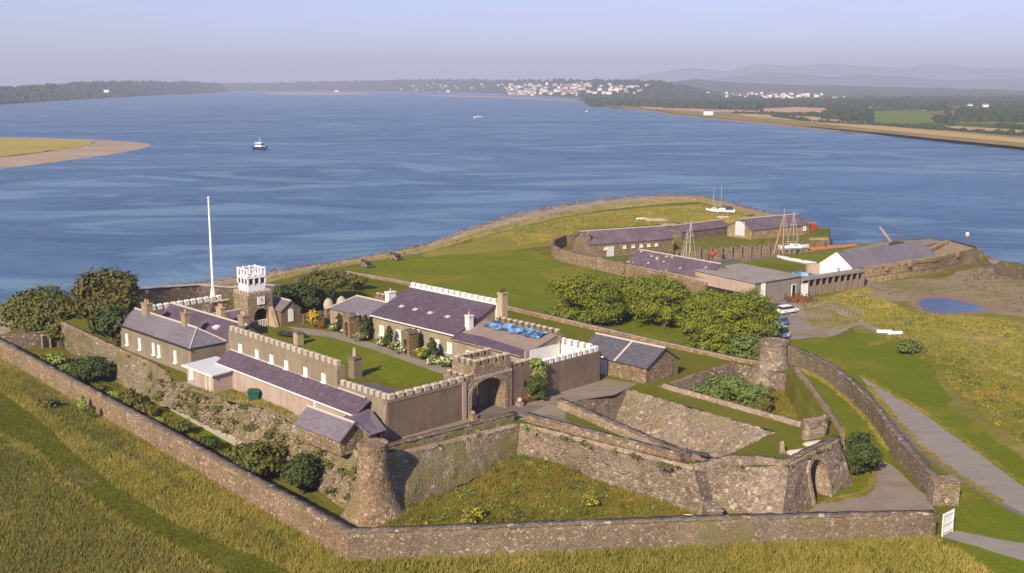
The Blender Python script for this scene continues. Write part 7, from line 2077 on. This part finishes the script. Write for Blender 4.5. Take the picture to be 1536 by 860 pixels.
stones('beach_stones', on_beach(1500, 340, .55, 1.05), .26, 'wrack', 340)
stones('beach_stones', on_beach(700, 341, .1, .8), .2, 'pale_stone', 341)
tufts('beach_grass', [(EA[i][0], EA[i][1], 0) for i in range(25, NB)] + [((EA[i] + (WA[i] - EA[i]) * .22)[0], (EA[i] + (WA[i] - EA[i]) * .22)[1], 0) for i in range(NB - 1, 24, -1)], 5000, .4, .1, 'blade_straw', 342, zf=lambda x, y: np.full(len(x), -.2), clumpy=.9)

# ---- growth along wall feet and edges
def strip(px, wd, z=0.0):
    pl = np.array([tuple(P(x, y, z))[:2] for x, y in px]); N = normals2(pl)
    return [tuple(p) for p in pl + N * wd] + [tuple(p) for p in (pl - N * wd * .3)][::-1]
for k, (px, wd, n, m, h) in enumerate([
    ([(0, 541), (100, 600), (250, 687), (400, 776), (520, 848)], -.9, 2600, 'blade_straw', .5), ([(523, 848), (700, 841), (900, 832), (1100, 823), (1300, 815), (1404, 811)], -.7, 2000, 'blade_straw', .5),
    ([(566, 795), (640, 754), (775, 692)], -1.0, 900, 'blade_weed', .5), ([(775, 692), (850, 708), (1048, 781)], -1.0, 900, 'blade_weed', .5), ([(1090, 772), (1172, 786), (1215, 770)], -.8, 500, 'blade_weed', .4),
    ([(1197, 553), (1240, 577), (1272, 603), (1299, 631), (1333, 678)], .7, 800, 'blade_straw', .4), ([(1190, 562), (1225, 606), (1262, 656), (1282, 724)], -.8, 700, 'blade_weed', .4),
    ([(1240, 755), (1300, 742), (1313, 722), (1308, 700), (1322, 690)], .5, 500, 'blade_weed', .25), ([(1300, 579), (1340, 628), (1392, 682), (1440, 717), (1500, 754)], .5, 900, 'blade_weed', .22), ([(1294, 565), (1330, 587), (1380, 616), (1430, 652), (1480, 688), (1536, 729)], .5, 900, 'blade_weed', .22)]):
    tufts('edge_grass', strip(px, wd), n, h, .05, m, 350 + k, clumpy=.8)
def on_edge(px, n, z, seed, sp=.3):
    r = np.random.default_rng(seed); pl = resample([tuple(P(x, y, z))[:2] for x, y in px], .3); i = r.integers(0, len(pl), n)
    return [(pl[k][0] + r.normal(0, sp), pl[k][1] + r.normal(0, sp), z) for k in i]
_w = on_edge([(585, 684), (775, 636)], 14, T0, 370) + on_edge([(785, 640), (1020, 704)], 22, T0, 371) + on_edge([(1060, 700), (1184, 697), (1258, 661)], 10, T0, 372) + on_edge([(95, 486), (230, 549)], 22, T0 - .2, 373) + on_edge([(540, 790), (900, 780)], 8, .1, 374, .6)
for k, m in enumerate(['leaf_olive', 'leaf_lime', 'leaf_brown']):
    V, F = leaves([(x, y, z, nr.uniform(.2, .6), nr.uniform(.2, .6), nr.uniform(.15, .4)) for x, y, z in _w[k::3]], 1500, .09, 375 + k); _o = np_mesh('wall_plants', V, F, m); _o['kind'] = 'stuff'
_mq = poly_of([(1290, 520), (1340, 512), (1400, 550), (1440, 590), (1500, 640), (1600, 720), (1600, 650), (1536, 580), (1460, 545), (1400, 525), (1340, 508)], 0)
_q = nr.uniform([min(p.x for p in _mq), min(p.y for p in _mq)], [max(p.x for p in _mq), max(p.y for p in _mq)], (1500, 2)); _q = _q[in_poly(_q[:, 0], _q[:, 1], _mq)]
for k, (m, n) in enumerate([('leaf_lime', 110), ('leaf_yellow', 14), ('leaf_olive', 60)]):
    V, F = leaves([(x, y, .05, nr.uniform(.4, 1.1), nr.uniform(.4, .9), nr.uniform(.2, .5)) for x, y in _q[k * 110:k * 110 + n]], n * 40, .11, 380 + k); V[:, 2] = np.maximum(V[:, 2], .02); _o = np_mesh('meadow_weeds', V, F, m); _o['kind'] = 'stuff'
tree_px('shrub', 'low spreading scrub on the meadow behind the white dinghies', 'bush', (1362, 530), 44, 510, 'leaf_bright', 1800, .2, 390, 0, nb=6, trunk=False, low=.2)
stones('track_stones', on_edge([(1262, 468), (1290, 480), (1318, 493), (1352, 506), (1400, 529), (1438, 550)], 130, .03, 391, .8), .2, 'pale_stone', 391)
tufts('marsh_tufts', poly_of([(1225, 452), (1296, 430), (1330, 452), (1366, 470), (1500, 478), (1640, 510), (1640, 640), (1536, 570), (1440, 545), (1330, 500), (1292, 480), (1284, 462)], 0), 9000, .22, .11, 'blade_straw', 394, clumpy=.97)
_fq = poly_of([(1300, 428), (1406, 416), (1482, 404), (1536, 418), (1600, 440), (1536, 470), (1420, 440), (1340, 448)], 0)
_q = nr.uniform([min(p.x for p in _fq), min(p.y for p in _fq)], [max(p.x for p in _fq), max(p.y for p in _fq)], (1400, 2)); _q = _q[in_poly(_q[:, 0], _q[:, 1], _fq)][:420]
stones('shore_stones', [(x, y, .02) for x, y in _q], .22, 'wrack', 395)
tufts('yard_weeds', poly_of([(1200, 452), (1240, 456), (1285, 465), (1290, 482), (1260, 495), (1215, 490)], 0), 1200, .2, .08, 'blade_weed', 396, clumpy=.97)
stones('yard_rubble', on_edge([(1165, 472), (1195, 462), (1240, 456)], 90, .03, 392, 1.2) + on_edge([(1250, 470), (1290, 468)], 60, .03, 393, 1.6), .25, 'pale_stone', 392)

# ---- far woods and hedges
def woods(name, spots, size, m, seed):
    r = np.random.default_rng(seed)
    k = 7; V = []; F = []
    for i, p in enumerate(spots):
        s = size * r.uniform(.6, 1.5); hgt = s * r.uniform(.8, 1.3)
        a = np.arange(k) / k * 6.283 + r.uniform(0, 1)
        ring = lambda rr, z: np.column_stack([np.cos(a) * rr * s * r.uniform(.8, 1.2, k), np.sin(a) * rr * s * r.uniform(.8, 1.2, k), np.full(k, z * hgt) + r.normal(0, .06 * hgt, k)])
        q = np.concatenate([ring(.75, -.25), ring(.95, .35), ring(.6, .8), [[0, 0, hgt * 1.02]]]) + np.array(p)
        o = i * (3 * k + 1); V.append(q)
        for l in range(2):
            for j in range(k):
                A, B = o + l * k + j, o + l * k + (j + 1) % k
                F.append((A, B, B + k)); F.append((A, B + k, A + k))
        for j in range(k): F.append((o + 2 * k + j, o + 2 * k + (j + 1) % k, o + 3 * k))
    o = np_mesh(name, np.concatenate(V), F, m); o['kind'] = 'stuff'; return o
def scatter(quads, n, z=-1.0):
    out = []
    for x0, x1, y0, y1, wgt in quads:
        for i in range(int(n * wgt)):
            x = rnd.uniform(x0, x1); y = rnd.uniform(y0, y1) + (x - x0) / max(1, x1 - x0) * 0
            out.append(tuple(P(x, y, z)))
    return out
woods('far_woods', scatter([(880, 1000, 150, 158, .8), (1000, 1140, 147, 163, 1.4), (1140, 1300, 150, 160, 1.2), (1300, 1540, 147, 160, 1.4), (1236, 1300, 163, 180, .35), (1440, 1560, 166, 180, .5), (1400, 1540, 180, 184, .08)], 430), 5.6, 'leaf_far', 401)
woods('hedges', [tuple(P(a + (b - a) * t + rnd.uniform(-2, 2), c + (d - c) * t + rnd.uniform(-.3, .3), -.8)) for (a, c, b, d) in [(905, 158, 1140, 167), (1100, 170, 1260, 177), (1140, 172, 1240, 172), (1215, 182, 1540, 203), (1300, 164, 1400, 166), (1425, 178, 1540, 180), (1160, 175, 1210, 182), (1306, 168, 1306, 186), (1420, 166, 1426, 190), (1500, 190, 1540, 194)] for t in np.linspace(0, 1, 60)], 2.6, 'leaf_far', 402)
def hill_trees(R_, n, size, seed, top=.98):
    G = np.array([[tuple(p) for p in r_] for r_ in R_]); r = np.random.default_rng(seed); out = []
    for i in range(n):
        a = r.uniform(0, 9 * top); b = r.uniform(0, G.shape[1] - 2); ia, ib = int(a), int(b)
        p = G[ia, ib] * (1 - (a - ia)) * (1 - (b - ib)) + G[ia + 1, ib] * (a - ia) * (1 - (b - ib)) + G[ia, ib + 1] * (1 - (a - ia)) * (b - ib) + G[ia + 1, ib + 1] * (a - ia) * (b - ib)
        out.append(tuple(p))
    return out
woods('coast_woods', hill_trees(R_left, 2200, 9, 403), 6, 'leaf_far', 403)
woods('coast_woods', hill_trees(R_mid, 1600, 10, 404), 6.5, 'leaf_far', 404)

# ================================================================== AIR
mb = MB(); mb.box((0, 9000, 187), (17800, 18700, 386))
hz = mb.build('haze', None); hm_ = bpy.data.materials.new('haze_air'); hm_.use_nodes = True
n_ = hm_.node_tree.nodes; n_.clear()
vo = n_.new('ShaderNodeVolumePrincipled'); vo.inputs['Density'].default_value = 1.55e-4
vo.inputs['Color'].default_value = (.70, .76, 1.0, 1); vo.inputs['Anisotropy'].default_value = 0.0
ou = n_.new('ShaderNodeOutputMaterial'); hm_.node_tree.links.new(vo.outputs[0], ou.inputs['Volume'])
hz.data.materials.append(hm_); hz['kind'] = 'stuff'
